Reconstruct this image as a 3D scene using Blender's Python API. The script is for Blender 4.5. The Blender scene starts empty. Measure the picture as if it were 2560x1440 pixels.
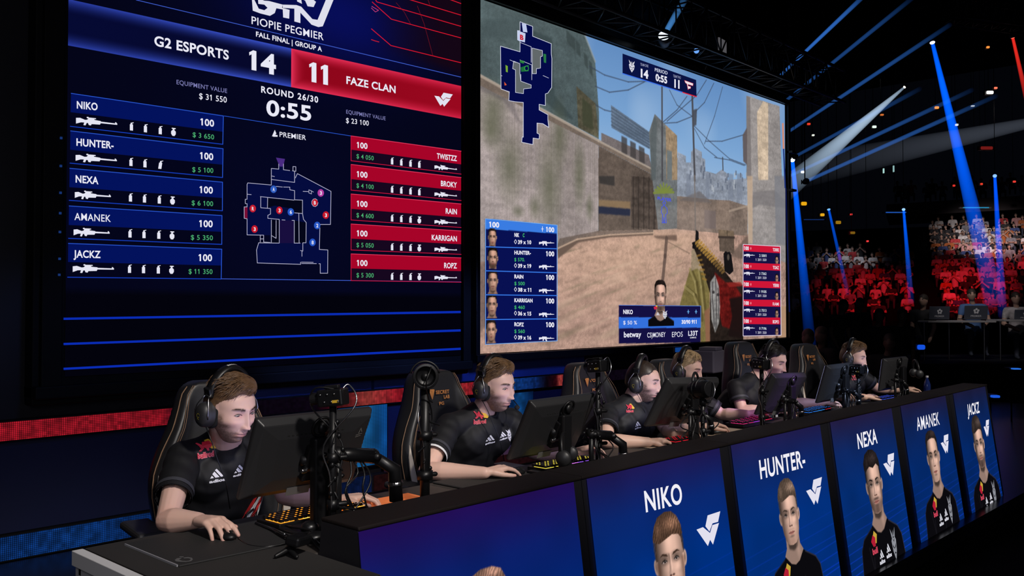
import bpy, math, random
import numpy as np
from mathutils import Vector, Matrix
from mathutils.bvhtree import BVHTree
random.seed(7); RNG = np.random.default_rng(7)
SC = bpy.context.scene; COL = SC.collection; R = math.radians
# ---------------------------------------------------------------- camera
FPX = 2270.0; HC = 1.5
YAW = math.atan2(2120, FPX); PIT = math.atan2(45, FPX)
_fh = np.array([math.cos(YAW), math.sin(YAW), 0]); _rt = np.array([math.sin(YAW), -math.cos(YAW), 0])
_F = _fh*math.cos(PIT)+np.array([0, 0, math.sin(PIT)]); _U = np.cross(_rt, _F); CAMP = np.array([0, 0, HC])
cd = bpy.data.cameras.new('camera'); cam = bpy.data.objects.new('camera', cd); COL.objects.link(cam)
cd.sensor_width = 36; cd.lens = FPX/2560*36; cd.clip_start = .05; cd.clip_end = 300
_M = Matrix((_rt.tolist(), _U.tolist(), (-_F).tolist())).transposed().to_4x4(); _M.translation = (0, 0, HC)
cam.matrix_world = _M; SC.camera = cam
def ray(u, v): return _F+_rt*((u-1280)/FPX)-_U*((v-720)/FPX)
def aty(u, v, y): d = ray(u, v); return CAMP+d*(y/d[1])          # the point of a plane y = const that the photo shows at u, v
def atz(u, v, z): d = ray(u, v); return CAMP+d*((z-HC)/d[2])
def atd(u, v, dep): return CAMP+ray(u, v)*dep
# ---------------------------------------------------------------- world, lights, exposure
SC.view_settings.view_transform = 'Standard'; SC.view_settings.look = 'None'
SC.view_settings.exposure = 0; SC.view_settings.gamma = 1; SC.view_settings.use_curve_mapping = False
SC.cycles.max_bounces = 5; SC.cycles.diffuse_bounces = 2; SC.cycles.glossy_bounces = 2; SC.cycles.transmission_bounces = 3; SC.cycles.transparent_max_bounces = 12; SC.cycles.volume_bounces = 0
W = bpy.data.worlds.new('arena_dark'); SC.world = W; W.use_nodes = True
W.node_tree.nodes['Background'].inputs[0].default_value = (.25, .32, .6, 1); W.node_tree.nodes['Background'].inputs[1].default_value = .0035
def lamp(name, kind, loc, aim, power, col=(1, 1, 1), size=.3, ang=60, blend=.5):
    l = bpy.data.lights.new(name, kind); l.energy = power; l.color = col
    if kind == 'AREA': l.size = size
    else: l.shadow_soft_size = size
    if kind == 'SPOT': l.spot_size = R(ang); l.spot_blend = blend
    o = bpy.data.objects.new(name, l); COL.objects.link(o); o.location = loc
    o.rotation_euler = (Vector(aim)-Vector(loc)).to_track_quat('-Z', 'Y').to_euler(); return o
for i, (x, p) in enumerate([(1.3, 250), (2.9, 250), (4.3, 210), (5.7, 210), (7.2, 210)]):
    lamp('stage_key_light', 'SPOT', (x-.5, -1.5, 4.6), (x+.5, 3.0, .95), p*3.6, (1, .93, .86), .2, 23, .7)
lamp('added_face_fill', 'AREA', (-.8, -1.2, 2.6), (3, 3.2, 1), 36, (.92, .9, 1), 1.6)  # added soft fill to brighten the faces, no such lamp on the stage
for x, pw in ((2.3, 14), (4.4, 120), (5.6, 110), (7.0, 70)): lamp('added_blue_wash', 'SPOT', (x, 4.3, 2.2), (x, 6.0, .85), pw, (.17, .3, 1), .15, 55, .8)  # added spots without visible lamps, to turn the backdrop bluer
lamp('added_purple_spot', 'SPOT', (6.5, .1, 3.2), (5.47, 2.6, 1.0), 800, (.4, .1, 1), .1, 6, .5)  # narrow added spot that tints the back of one monitor purple
lamp('added_blue_spot', 'SPOT', (5.4, .0, 3.2), (6.25, 2.6, .97), 700, (.35, .55, 1), .1, 8, .6)  # another added spot, aimed to tint a monitor back blue
lamp('red_wash_light', 'SPOT', (4.2, 4.9, 1.0), (4.4, 5.6, 0), 5, (1, .04, .08), .1, 80, .8)
# ---------------------------------------------------------------- materials
def lin(c):
    c = np.asarray(c, float); return np.where(c <= .04045, c/12.92, ((c+.055)/1.055)**2.4)
def s8(*c): return tuple(float(x) for x in lin(np.array(c)/255))
def mat(name, col=(.5, .5, .5), rough=.5, metal=0, emit=None, es=1, spec=.5, coat=0, sss=0, bump=0, bscale=200, trans=0, alpha=1, var=0, vscale=8):
    m = bpy.data.materials.new(name); m.use_nodes = True; nt = m.node_tree; b = nt.nodes['Principled BSDF']
    b.inputs['Base Color'].default_value = (*col, 1); b.inputs['Roughness'].default_value = rough; b.inputs['Metallic'].default_value = metal
    b.inputs['Specular IOR Level'].default_value = spec; b.inputs['Coat Weight'].default_value = coat
    b.inputs['Transmission Weight'].default_value = trans; b.inputs['Alpha'].default_value = alpha
    if sss: b.inputs['Subsurface Weight'].default_value = sss; b.inputs['Subsurface Radius'].default_value = (.01, .004, .002); b.inputs['Subsurface Scale'].default_value = 1
    if emit: b.inputs['Emission Color'].default_value = (*emit, 1); b.inputs['Emission Strength'].default_value = es
    if bump or var:
        tc = nt.nodes.new('ShaderNodeTexCoord'); n = nt.nodes.new('ShaderNodeTexNoise'); n.inputs['Scale'].default_value = bscale if bump else vscale; nt.links.new(tc.outputs['Object'], n.inputs['Vector'])
    if bump:
        bp = nt.nodes.new('ShaderNodeBump'); bp.inputs['Strength'].default_value = bump; bp.inputs['Distance'].default_value = .002
        nt.links.new(n.outputs[0], bp.inputs['Height']); nt.links.new(bp.outputs[0], b.inputs['Normal'])
    if var:
        mx = nt.nodes.new('ShaderNodeMix'); mx.data_type = 'RGBA'; mx.inputs[6].default_value = (*[c*(1-var) for c in col], 1); mx.inputs[7].default_value = (*[min(1, c*(1+var)) for c in col], 1)
        nt.links.new(n.outputs[0], mx.inputs[0]); nt.links.new(mx.outputs[2], b.inputs['Base Color'])
    return m
_em = {}
def glow(*c, es=1.0):                                             # something that gives off light: screens, lamps; c in 0..255 as seen
    k = (c, es)
    if k not in _em:
        m = bpy.data.materials.new('emitter'); m.use_nodes = True; nt = m.node_tree; nt.nodes.clear()
        e = nt.nodes.new('ShaderNodeEmission'); o = nt.nodes.new('ShaderNodeOutputMaterial'); e.inputs[0].default_value = (*s8(*c), 1); e.inputs[1].default_value = es
        nt.links.new(e.outputs[0], o.inputs[0]); _em[k] = m
    return _em[k]
def attr_mat(name, emit=False, rough=.5, sss=0, es=1.0, bump=0, bscale=300, spec=.5):    # colour from the point attribute 'Col'
    m = bpy.data.materials.new(name); m.use_nodes = True; nt = m.node_tree; a = nt.nodes.new('ShaderNodeAttribute'); a.attribute_name = 'Col'
    if emit:
        nt.nodes.remove(nt.nodes['Principled BSDF']); e = nt.nodes.new('ShaderNodeEmission'); e.inputs[1].default_value = es
        nt.links.new(a.outputs['Color'], e.inputs[0]); nt.links.new(e.outputs[0], nt.nodes['Material Output'].inputs[0])
    else:
        b = nt.nodes['Principled BSDF']; nt.links.new(a.outputs['Color'], b.inputs['Base Color']); b.inputs['Roughness'].default_value = rough; b.inputs['Specular IOR Level'].default_value = spec
        if sss: b.inputs['Subsurface Weight'].default_value = sss; b.inputs['Subsurface Radius'].default_value = (.01, .004, .002); b.inputs['Subsurface Scale'].default_value = .6
        if bump:
            tc = nt.nodes.new('ShaderNodeTexCoord'); n = nt.nodes.new('ShaderNodeTexNoise'); n.inputs['Scale'].default_value = bscale; nt.links.new(tc.outputs['Object'], n.inputs['Vector'])
            bp = nt.nodes.new('ShaderNodeBump'); bp.inputs['Strength'].default_value = bump; bp.inputs['Distance'].default_value = .001
            nt.links.new(n.outputs[0], bp.inputs['Height']); nt.links.new(bp.outputs[0], b.inputs['Normal'])
    return m
# ---------------------------------------------------------------- objects
def tag(o, label=None, cat=None, group=None, kind=None):
    if label: o['label'] = label
    if cat: o['category'] = cat
    if group: o['group'] = group
    if kind: o['kind'] = kind
    return o
def thing(name, label, cat, loc=(0, 0, 0), group=None, rz=0):
    o = bpy.data.objects.new(name, None); COL.objects.link(o); o.location = loc; o.rotation_euler = (0, 0, rz); o.empty_display_size = .1
    return tag(o, label, cat, group)
def wloc(o):
    v = Vector((0, 0, 0))
    while o is not None: v += o.location; o = o.parent
    return v
def dup(o, parent=None):
    c = o.copy(); COL.objects.link(c); c.parent = parent
    for ch in list(o.children): dup(ch, c)
    return c
def link_mesh(name, me, mats, parent=None):
    for m in (mats if isinstance(mats, (list, tuple)) else [mats]): me.materials.append(m)
    o = bpy.data.objects.new(name, me); COL.objects.link(o); o.parent = parent; return o
def frame(d):
    d = np.asarray(d, float); d = d/np.linalg.norm(d); a = np.array([0, 0, 1.]) if abs(d[2]) < .9 else np.array([1., 0, 0])
    u = np.cross(a, d); u /= np.linalg.norm(u); return u, np.cross(d, u), d
def rotm(rx=0, ry=0, rz=0):
    from mathutils import Euler
    return np.array(Euler((R(rx), R(ry), R(rz))).to_matrix())
class MB:
    def __init__(s): s.V = []; s.F = []; s.I = []; s.mi = 0
    def add(s, v, f, mi=None):
        o = len(s.V); s.V.extend([tuple(map(float, p)) for p in v]); s.F.extend([tuple(i+o for i in q) for q in f]); s.I.extend([s.mi if mi is None else mi]*len(f)); return s
    def box(s, c, d, rot=None, taper=1.0):
        x, y, z = [k/2 for k in d]; P = np.array([[sx*x*(taper if sz > 0 else 1), sy*y*(taper if sz > 0 else 1), sz*z] for sz in (-1, 1) for sy in (-1, 1) for sx in (-1, 1)])
        if rot is not None: P = P@np.asarray(rot).T
        return s.add(P+np.asarray(c), [(0, 2, 3, 1), (4, 5, 7, 6), (0, 1, 5, 4), (2, 6, 7, 3), (0, 4, 6, 2), (1, 3, 7, 5)])
    def tube(s, pts, r, n=8, cap=True, flat=1.0):
        pts = [np.asarray(p, float) for p in pts]; m = len(pts); rs = [r]*m if np.isscalar(r) else list(r)
        t = [pts[min(i+1, m-1)]-pts[max(i-1, 0)] for i in range(m)]; u, w, _ = frame(t[0]); V = []
        for i in range(m):
            d = t[i]/(np.linalg.norm(t[i])+1e-12); u = u-d*np.dot(u, d); u /= np.linalg.norm(u)+1e-12; w = np.cross(d, u)
            for k in range(n):
                a = 2*math.pi*k/n; V.append(pts[i]+rs[i]*(u*math.cos(a)+w*flat*math.sin(a)))
        F = [(i*n+k, i*n+(k+1) % n, (i+1)*n+(k+1) % n, (i+1)*n+k) for i in range(m-1) for k in range(n)]
        if cap: F += [tuple(range(n-1, -1, -1)), tuple((m-1)*n+k for k in range(n))]
        return s.add(V, F)
    def capsule(s, p0, p1, r0, r1, n=14):
        p0 = np.asarray(p0, float); p1 = np.asarray(p1, float); d = p1-p0; L = np.linalg.norm(d)+1e-9; d = d/L; P = []; Q = []
        for a in (-80, -55, -28, 0): P.append(p0+d*r0*math.sin(R(a))); Q.append(r0*math.cos(R(a)))
        for a in (0, 28, 55, 80): P.append(p1+d*r1*math.sin(R(a))); Q.append(r1*math.cos(R(a)))
        return s.tube(P, Q, n)
    def chain(s, pts, rs, n=14):
        for i in range(len(pts)-1): s.capsule(pts[i], pts[i+1], rs[i], rs[i+1], n)
        return s
    def cyl(s, p0, p1, r0, r1=None, n=16): return s.tube([p0, p1], [r0, r0 if r1 is None else r1], n)
    def ell(s, c, r, rot=None, n=16, m=10):
        V = []; r = np.ones(3)*np.asarray(r)
        for i in range(m+1):
            th = math.pi*i/m
            for k in range(n):
                a = 2*math.pi*k/n; V.append([r[0]*math.sin(th)*math.cos(a), r[1]*math.sin(th)*math.sin(a), r[2]*math.cos(th)])
        V = np.array(V); V = V if rot is None else V@np.asarray(rot).T
        return s.add(V+np.asarray(c), [(i*n+k, (i+1)*n+k, (i+1)*n+(k+1) % n, i*n+(k+1) % n) for i in range(m) for k in range(n)])
    def lathe(s, prof, c, axis=(0, 0, 1), n=24):
        u, w, d = frame(axis); c = np.asarray(c, float); V = [c+d*h+(u*math.cos(2*math.pi*k/n)+w*math.sin(2*math.pi*k/n))*r for r, h in prof for k in range(n)]; m = len(prof)
        return s.add(V, [(i*n+k, i*n+(k+1) % n, (i+1)*n+(k+1) % n, (i+1)*n+k) for i in range(m-1) for k in range(n)]+[tuple(range(n-1, -1, -1)), tuple((m-1)*n+k for k in range(n))])
    def prism(s, poly, d):                                        # 3-D polygon pushed along d
        P = np.array(poly, float); n = len(P); d = np.asarray(d, float)
        return s.add(np.vstack([P, P+d]), [tuple(range(n-1, -1, -1)), tuple(range(n, 2*n))]+[(k, (k+1) % n, n+(k+1) % n, n+k) for k in range(n)])
    def poly(s, pts, mi=None): return s.add(pts, [tuple(range(len(pts)))], mi)
    def mesh(s, name, off=None):
        me = bpy.data.meshes.new(name); V = np.array(s.V, float).reshape(-1, 3)
        if off is not None: V = V-np.asarray(off)
        me.from_pydata(V.tolist(), [], s.F); me.polygons.foreach_set('material_index', s.I); me.update(); return me
    def build(s, name, mats, parent=None, smooth=False, bevel=0, seg=2, sub=0, label=None):
        me = s.mesh(name, wloc(parent) if parent is not None else None)
        if smooth: me.polygons.foreach_set('use_smooth', [True]*len(me.polygons))
        o = link_mesh(name, me, mats, parent)
        if bevel:
            b = o.modifiers.new('bevel', 'BEVEL'); b.width = bevel; b.segments = seg; b.limit_method = 'ANGLE'; b.angle_limit = R(40)
        if sub: q = o.modifiers.new('sub', 'SUBSURF'); q.levels = q.render_levels = sub
        if label: o['label'] = label
        return o
    def fused(s, name, voxel, smooth=6, factor=.5):               # one continuous skin round all the shapes
        tmp = bpy.data.objects.new('tmp', s.mesh('tmp')); COL.objects.link(tmp)
        m = tmp.modifiers.new('r', 'REMESH'); m.mode = 'VOXEL'; m.voxel_size = voxel
        if smooth: q = tmp.modifiers.new('s', 'SMOOTH'); q.iterations = smooth; q.factor = factor
        bpy.context.view_layer.update(); dg = bpy.context.evaluated_depsgraph_get()
        me = bpy.data.meshes.new_from_object(tmp.evaluated_get(dg)); me.name = name; bpy.data.objects.remove(tmp)
        me.polygons.foreach_set('use_smooth', [True]*len(me.polygons)); return me
def set_cols(me, cols):
    a = me.color_attributes.new('Col', 'FLOAT_COLOR', 'POINT'); c = np.ones((len(me.vertices), 4), np.float32); c[:, :3] = cols; a.data.foreach_set('color', c.ravel())
def verts(me):
    v = np.empty(len(me.vertices)*3, np.float32); me.vertices.foreach_get('co', v); return v.reshape(-1, 3).astype(float)
def grid_mesh(name, P, cols):                                     # P h x w x 3
    h, w = P.shape[:2]; me = bpy.data.meshes.new(name); i = np.arange(h*w).reshape(h, w)
    q = np.stack([i[:-1, :-1], i[:-1, 1:], i[1:, 1:], i[1:, :-1]], -1).reshape(-1, 4)
    me.vertices.add(h*w); me.vertices.foreach_set('co', P.astype(np.float32).ravel()); me.loops.add(q.size); me.polygons.add(len(q))
    me.loops.foreach_set('vertex_index', q.ravel().astype(np.int32)); me.polygons.foreach_set('loop_start', np.arange(len(q), dtype=np.int32)*4); me.polygons.foreach_set('loop_total', np.full(len(q), 4, np.int32))
    me.update(calc_edges=True); set_cols(me, cols.reshape(-1, 3)); return me
# ---------------------------------------------------------------- lettering: outlines as mesh
def text_mesh(txt, bold=.012, track=1.0):
    bold = min(bold, .008) if ('$' in txt or 'M' in txt) else bold
    c = bpy.data.curves.new('t', 'FONT'); c.body = txt; c.offset = bold; c.space_character = track; c.resolution_u = 5
    o = bpy.data.objects.new('t', c); COL.objects.link(o); bpy.context.view_layer.update(); dg = bpy.context.evaluated_depsgraph_get()
    me = o.evaluated_get(dg).to_mesh(); V = verts(me); F = [tuple(p.vertices) for p in me.polygons]
    o.evaluated_get(dg).to_mesh_clear(); bpy.data.objects.remove(o); bpy.data.curves.remove(c)
    if '1' in txt and not any(ch in txt for ch in 'Il|'):         # a flag on each plain stroke of a 1
        par = list(range(len(V)))
        def find(a):
            while par[a] != a: par[a] = par[par[a]]; a = par[a]
            return a
        for f in F:
            for a in f[1:]: par[find(a)] = find(f[0])
        gr = {}
        for a in range(len(V)): gr.setdefault(find(a), []).append(a)
        V0 = V[:, 0].max(); V = V.tolist()
        for g in gr.values():
            q = np.array([V[a] for a in g]); w, h = np.ptp(q[:, 0]), np.ptp(q[:, 1])
            if .6 < h < .8 and q[:, 1].min() > -.04 and w < .24*h and len(g) < 30 and not (txt[0] == '$' and q[:, 0].mean() < V0*.12): x0, t = q[:, 0].min(), q[:, 1].max(); n = len(V); V += [[x0+.01, t, 0], [x0+.01, t-.17, 0], [x0-.11, t-.23, 0], [x0-.11, t-.10, 0]]; F.append((n, n+3, n+2, n+1))
        V = np.array(V)
    return V, F
_tc = {}
def text_on(mb, txt, p0, p1, up, mi=0, bold=.02, track=1.05):     # baseline from p0 to p1, up = vector of a capital's height
    k = (txt, bold, track)
    if k not in _tc: _tc[k] = text_mesh(txt, bold, track)
    V, F = _tc[k]; p0 = np.asarray(p0, float); p1 = np.asarray(p1, float); up = np.asarray(up, float)
    x0, x1 = V[:, 0].min(), V[:, 0].max(); P = p0+(p1-p0)*((V[:, :1]-x0)/(x1-x0))+up*(V[:, 1:2]/.72)
    return mb.add(P, F, mi)
# ---------------------------------------------------------------- a picture for a screen, painted as numbers
def blur(a, n):
    for _ in range(n):
        p = np.pad(a, [(1, 1), (1, 1)]+[(0, 0)]*(a.ndim-2), 'edge'); a = (p[:-2, 1:-1]+2*p[1:-1, 1:-1]+p[2:, 1:-1])/4
        p = np.pad(a, [(1, 1), (1, 1)]+[(0, 0)]*(a.ndim-2), 'edge'); a = (p[1:-1, :-2]+2*p[1:-1, 1:-1]+p[1:-1, 2:])/4
    return a
def noise2(h, w, cells, seed=0):
    g = np.random.default_rng(seed).random((cells+2, int(cells*w/h)+3)); y = np.linspace(0, cells, h); x = np.linspace(0, cells*w/h, w); yi = y.astype(int); xi = x.astype(int)
    fy = (y-yi)[:, None]; fx = (x-xi)[None]; fy = fy*fy*(3-2*fy); fx = fx*fx*(3-2*fx); a = lambda j, i: g[np.ix_(yi+j, xi+i)]
    return a(0, 0)*(1-fy)*(1-fx)+a(0, 1)*(1-fy)*fx+a(1, 0)*fy*(1-fx)+a(1, 1)*fy*fx
class Pic:
    def __init__(s, w, h, x0, y0, x1, y1, col=(0, 0, 0)):
        s.w, s.h = w, h; s.x = np.linspace(x0, x1, w)[None].repeat(h, 0); s.y = np.linspace(y0, y1, h)[:, None].repeat(w, 1); s.a = np.zeros((h, w, 3))+np.array(col, float)
        s.dx = abs(x1-x0)/w; s.dy = abs(y1-y0)/h
    def mask(s, pts, soft=0):
        pts = np.asarray(pts, float); x, y = s.x, s.y; acc = np.zeros((s.h, s.w)); x0, y0 = pts.min(0); x1, y1 = pts.max(0)
        J = np.nonzero((y[:, 0] >= y0-2*s.dy) & (y[:, 0] <= y1+2*s.dy))[0]; I = np.nonzero((x[0] >= x0-2*s.dx) & (x[0] <= x1+2*s.dx))[0]
        if len(J) and len(I):
            sl = np.ix_(J, I)
            for ox in (-.25, .25):
                for oy in (-.25, .25):
                    X = x[sl]+ox*s.dx; Y = y[sl]+oy*s.dy; ins = np.zeros(X.shape, bool)
                    for (ax, ay), (bx, by) in zip(pts, np.roll(pts, -1, 0)):
                        if ay != by: ins ^= ((ay > Y) != (by > Y)) & (X < (bx-ax)*(Y-ay)/(by-ay)+ax)
                    acc[sl] += ins*.25
        return blur(acc, soft) if soft else acc
    def put(s, m, col, al=1):
        m = (m*al)[..., None]; s.a = s.a*(1-m)+(np.array(col, float) if not (isinstance(col, np.ndarray) and col.ndim == 3) else col)*m; return s
    def poly(s, pts, col, al=1, soft=0): return s.put(s.mask(pts, soft), col, al)
    def ell(s, cx, cy, rx, ry, col, al=1, soft=.15, rot=0):
        c, n = math.cos(R(rot)), math.sin(R(rot)); X = s.x-cx; Y = s.y-cy; d = np.hypot((X*c+Y*n)/rx, (Y*c-X*n)/ry); return s.put(np.clip((1+soft-d)/(2*soft), 0, 1), col, al)
    def line(s, pts, wd, col, al=1, soft=0):
        for a, b in zip(pts[:-1], pts[1:]):
            a = np.array(a, float); b = np.array(b, float); d = b-a; L = np.hypot(*d)+1e-9; t = np.clip(((s.x-a[0])*d[0]+(s.y-a[1])*d[1])/L**2, 0, 1)
            r = np.hypot(s.x-a[0]-t*d[0], s.y-a[1]-t*d[1]); px = max(s.dx, s.dy)*.6; s.put(np.clip((wd/2+px-r)/(2*px), 0, 1), col, al)
        return s

def spl(pts, k=6):                                                 # a smooth curve through points
    P = [np.array(p, float) for p in pts]; o = []
    for i in range(len(P)-1):
        a = P[max(i-1, 0)]; b = P[i]; c = P[i+1]; d = P[min(i+2, len(P)-1)]
        for t in np.linspace(0, 1, k+1)[:-1]: o.append(.5*((2*b)+(-a+c)*t+(2*a-5*b+4*c-d)*t*t+(-a+3*b-3*c+d)*t**3))
    return o+[P[-1]]
# ================================================================ the setting
M_black = mat('matte_black', (.003, .003, .004), .7, spec=.2); M_blackg = mat('satin_black', (.005, .005, .006), .38, spec=.4); M_dark = mat('charcoal', (.02, .02, .022), .55)
M_floor = mat('stage_floor', (.012, .012, .016), .28, var=.4, vscale=3); M_hall = mat('hall_floor', (.003, .003, .004), .85, spec=.15)
M_steel = mat('steel', (.3, .3, .32), .3, 1); M_wire = mat('bright_wire', (.45, .45, .47), .28, 1); M_white = mat('white_paint', (.7, .7, .72), .4)
ZF = -.04
def struct(name, mb, m, **k): return tag(mb.build(name, m, **k), kind='structure')
struct('floor', MB().box((6, 4.0, ZF-.05), (20, 3.9, .1)), M_floor)
struct('floor_arena', MB().box((30, 2, -.3), (110, 90, .1)), M_hall)
struct('ceiling', MB().box((30, 2, 22), (110, 90, .2)), M_black)
M_wall = mat('backdrop_blue', (.004, .008, .05), .5, var=.35, vscale=1.5); M_wall_lit = mat('backdrop_blue_lit', (.02, .045, .24), .5, var=.35, vscale=1.5); M_wall2 = mat('backdrop_dark', (.006, .006, .012), .5)  # upper boards get a lit copy of the blue, light put into its colour
wm = MB().box((5, 6.1, 2.6), (14.2, .1, 5.4))
struct('wall_back', wm, M_wall2)
YW = 6.0
def wq(mb, u0, v0, u1, v1, mi=0): # a board on the back wall from photo corners (all edges level)
    a = aty(u0, v0, YW+.03); b = aty(u1, v1, YW+.03); mb.box(((a[0]+b[0])/2, YW+.03, (a[2]+b[2])/2), (abs(b[0]-a[0]), .05, abs(a[2]-b[2])), None); return mb
pn = MB(); pn.box((4.17, 6.03, .93), (1.1, .05, .25)); pn.box((5.35, 6.03, .93), (1.2, .05, .25)); pn.box((5.26, 6.03, .40), (.76, .05, .52)); pn.box((2.3, 6.03, .4), (1.4, .05, .55)); pn.box((6.6, 6.03, .45), (1.8, .05, .4)); pn.box((8.4, 6.03, .6), (1.6, .05, .7))
for i, o in enumerate([(4.17, .93, 1.1, .25), (5.35, .93, 1.2, .25), (5.26, .40, .76, .52), (2.2, .4, 1.9, .55), (6.6, .45, 1.8, .4), (6.8, .93, 1.5, .25)]):
    tag(MB().box((o[0], 6.03, o[1]), (o[2], .05, o[3])).build('trim_%d' % (i+1), M_wall_lit if o[1] > .9 else M_wall), kind='structure')
struct('trim_8', MB().box((6.5, 5.93, .135), (3.3, .14, .05)), mat('ledge', (.11, .05, .09), .5))
# LED strips: a mesh of small lamps; each lit stretch has its own colour along the strip
def strip(name, x0, x1, z0, z1, stops, label, y=5.97):
    n = max(2, int((x1-x0)/.0112)); h = max(2, int((z1-z0)/.0112)); xs = np.linspace(x0, x1, n*3+1); zs = np.linspace(z0, z1, h*3+1)
    X, Z = np.meshgrid(xs, zs); P = np.stack([X, np.full_like(X, y), Z], -1); sx = [s[0] for s in stops]
    c = np.stack([np.interp(X, sx, [s[1][k] for s in stops]) for k in range(3)], -1); jx = np.arange(n*3+1)[None] % 3; jz = np.arange(h*3+1)[:, None] % 3
    dots = ((jx == 1) & (jz > -1))*.5+.5; dots = dots*(((jz == 1))*.4+.6); c = c*dots[..., None]*(.75+.5*noise2(*X.shape, 5, 3)[..., None])
    t = thing(name, label, 'led strip', (x0, y, z0)); me = grid_mesh('lit_face', P-np.array([x0, y, z0]), lin(np.clip(c, 0, 400)/255)); link_mesh('lit_face', me, attr_mat('led', True), t)
    MB().box(((x0+x1)/2, y+.03, (z0+z1)/2), (x1-x0+.02, .05, z1-z0+.02)).build('housing', M_black, t); return t
rd = (232, 34, 56); rb = (255, 96, 88); dk = (18, 8, 26); bl = (25, 95, 205); dr = (70, 10, 22)
strip('led_strip', 1.5, 12.65, .688, .80, [(1.5, rd), (2.9, rd), (3.0, (120, 18, 40)), (3.3, dk), (4.15, dk), (4.35, (110, 16, 30)), (4.65, rb), (5.0, rd), (5.35, rb), (6.0, rd), (6.25, dk), (6.4, bl), (6.75, (20, 60, 150)), (6.9, dk), (7.05, dr), (7.1, rb), (7.3, rd), (7.4, dk), (10.0, dk), (10.06, rd), (10.25, rd), (10.3, dk), (12.3, dk), (12.36, rb), (12.6, rd), (12.65, dk)], 'upper lit strip along the back wall glowing red with blue gaps')
strip('led_strip', 1.3, 4.7, -.03, .112, [(1.3, (15, 60, 140)), (2.4, (20, 80, 175)), (3.0, (14, 55, 130)), (4.3, (10, 30, 80)), (4.7, (20, 40, 100))], 'low blue dotted strip at the foot of the back wall')
strip('led_strip', 4.72, 7.6, -.03, .1, [(4.72, (48, 18, 20)), (5.5, (60, 20, 22)), (7.6, (30, 10, 16))], 'low dim dark red mesh strip at the wall foot right of the blue')
strip('led_tile', 4.36, 4.86, .19, .68, [(4.36, (20, 90, 190)), (4.6, (40, 150, 235)), (4.86, (20, 110, 215))], 'bright blue dotted panel on the wall behind the first monitor')
strip('led_tile', 6.35, 6.7, .4, .66, [(6.35, (10, 50, 120)), (6.5, (25, 110, 200)), (6.7, (8, 40, 100))], 'small blue dotted panel on the wall beside the second player')
t = MB().box((6.9, 5.3, ZF+.006), (3.4, 1.0, .012)).build('floor_mat', mat('red_floor', (.11, .008, .014), .45)); tag(t, 'dark red floor board in front of the back wall', 'floor mat')
t = MB().box((4.9, 5.45, ZF+.006), (.9, .7, .012)).build('floor_mat', bpy.data.materials['red_floor']); tag(t, 'small dark red floor board behind the second chair', 'floor mat')
# ================================================================ the two big screens
YS = 5.9
def S(u, v): p = aty(u, v, YS); return (p[0], p[2])
def SP(*pts): return [S(u, v) for u, v in pts]
def P3(u, v, k=1): p = aty(u, v, YS); return (p[0], YS-.0015*k-.0005, p[2])
class Layers(MB):                                                 # flat shapes of a picture on a screen, materials by colour
    def __init__(s, fn): super().__init__(); s.mats = []; s.ix = {}; s.fn = fn
    def m(s, c):
        c = tuple(c)
        if c not in s.ix: s.ix[c] = len(s.mats); s.mats.append(glow(*c))
        return s.ix[c]
    def pg(s, pts, c, k=1): s.poly([s.fn(u, v, k) for u, v in pts], s.m(c)); return s
    def ln(s, a, b, w, c, k=1):
        a = np.array(a, float); b = np.array(b, float); d = b-a; L = np.hypot(*d)+1e-9; n = np.array([-d[1], d[0]])/L*w/2; e = d/L*w*.25; return s.pg([a+n-e, a-n-e, b-n+e, b+n+e], c, k)
    def pl(s, pts, w, c, k=1, close=False):
        pts = list(pts)+([pts[0]] if close else [])
        for a, b in zip(pts[:-1], pts[1:]): s.ln(a, b, w, c, k)
        return s
    def tx(s, t, u0, v0, u1, v1, h, c=(232, 232, 245), k=3, bold=.026, track=1.05, lean=0):
        p0 = np.array(s.fn(u0, v0, k)); p1 = np.array(s.fn(u1, v1, k)); up = np.array(s.fn(u0+lean, v0-h, k))-p0; text_on(s, t, p0, p1, up, s.m(c), bold, track); return s
    def shape(s, pts, o, ux, uy, c, k=3):                        # unit-square outline placed by photo origin and axes
        return s.pg([(o[0]+x*ux[0]+y*uy[0], o[1]+x*ux[1]+y*uy[1]) for x, y in pts], c, k)
    def disc(s, u, v, ru, rv, c, k=3, n=20): return s.pg([(u+ru*math.cos(2*math.pi*i/n), v+rv*math.sin(2*math.pi*i/n)) for i in range(n)], c, k)
W_UP = [(.5, 1), (1, 1), (.853, .68), (.636, .69), (.473, .457), (.353, .67)]; W_LO = [(0, .657), (.255, .67), (.484, .407), (.62, .636), (.88, .636), (.527, 0), (.446, .186), (.326, .007)]
def logo_w(L, a, b, c, col=(225, 225, 240)):                      # a = (0,.657), b = (1,1), c = (.326,.007)
    A = np.array([[0, .657, 1], [1, 1, 1], [.326, .007, 1]]); T = np.linalg.solve(A, np.array([a, b, c], float))
    for q in (W_UP, W_LO): L.pg([tuple(np.array([x, y, 1])@T) for x, y in q], col, 3)
RIFLE = [(0, .75), (.1, .8), (.22, .62), (.27, .66), (.3, .8), (.26, .86), (.26, .98), (.3, 1), (.31, .93), (.48, .93), (.49, .84), (.44, .8), (.45, .72), (.6, .66), (.6, .6), (.95, .56), (.95, .7), (.97, .7), (1, .55), (1, .42), (.6, .42), (.58, .25), (.38, .22), (.36, .05), (.31, .08), (.29, .3), (.26, .3), (.23, 0), (.18, .02), (.2, .32), (.12, .3), (0, .1)]
AK = [(0, .75), (.2, .8), (.22, .95), (.5, .95), (.52, .75), (.75, .72), (.75, .9), (.77, .9), (.78, .72), (1, .68), (1, .58), (.55, .5), (.5, .45), (.54, .05), (.46, 0), (.4, .42), (.33, .42), (.3, .05), (.24, .08), (.25, .42), (.15, .42), (0, .25)]
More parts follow.
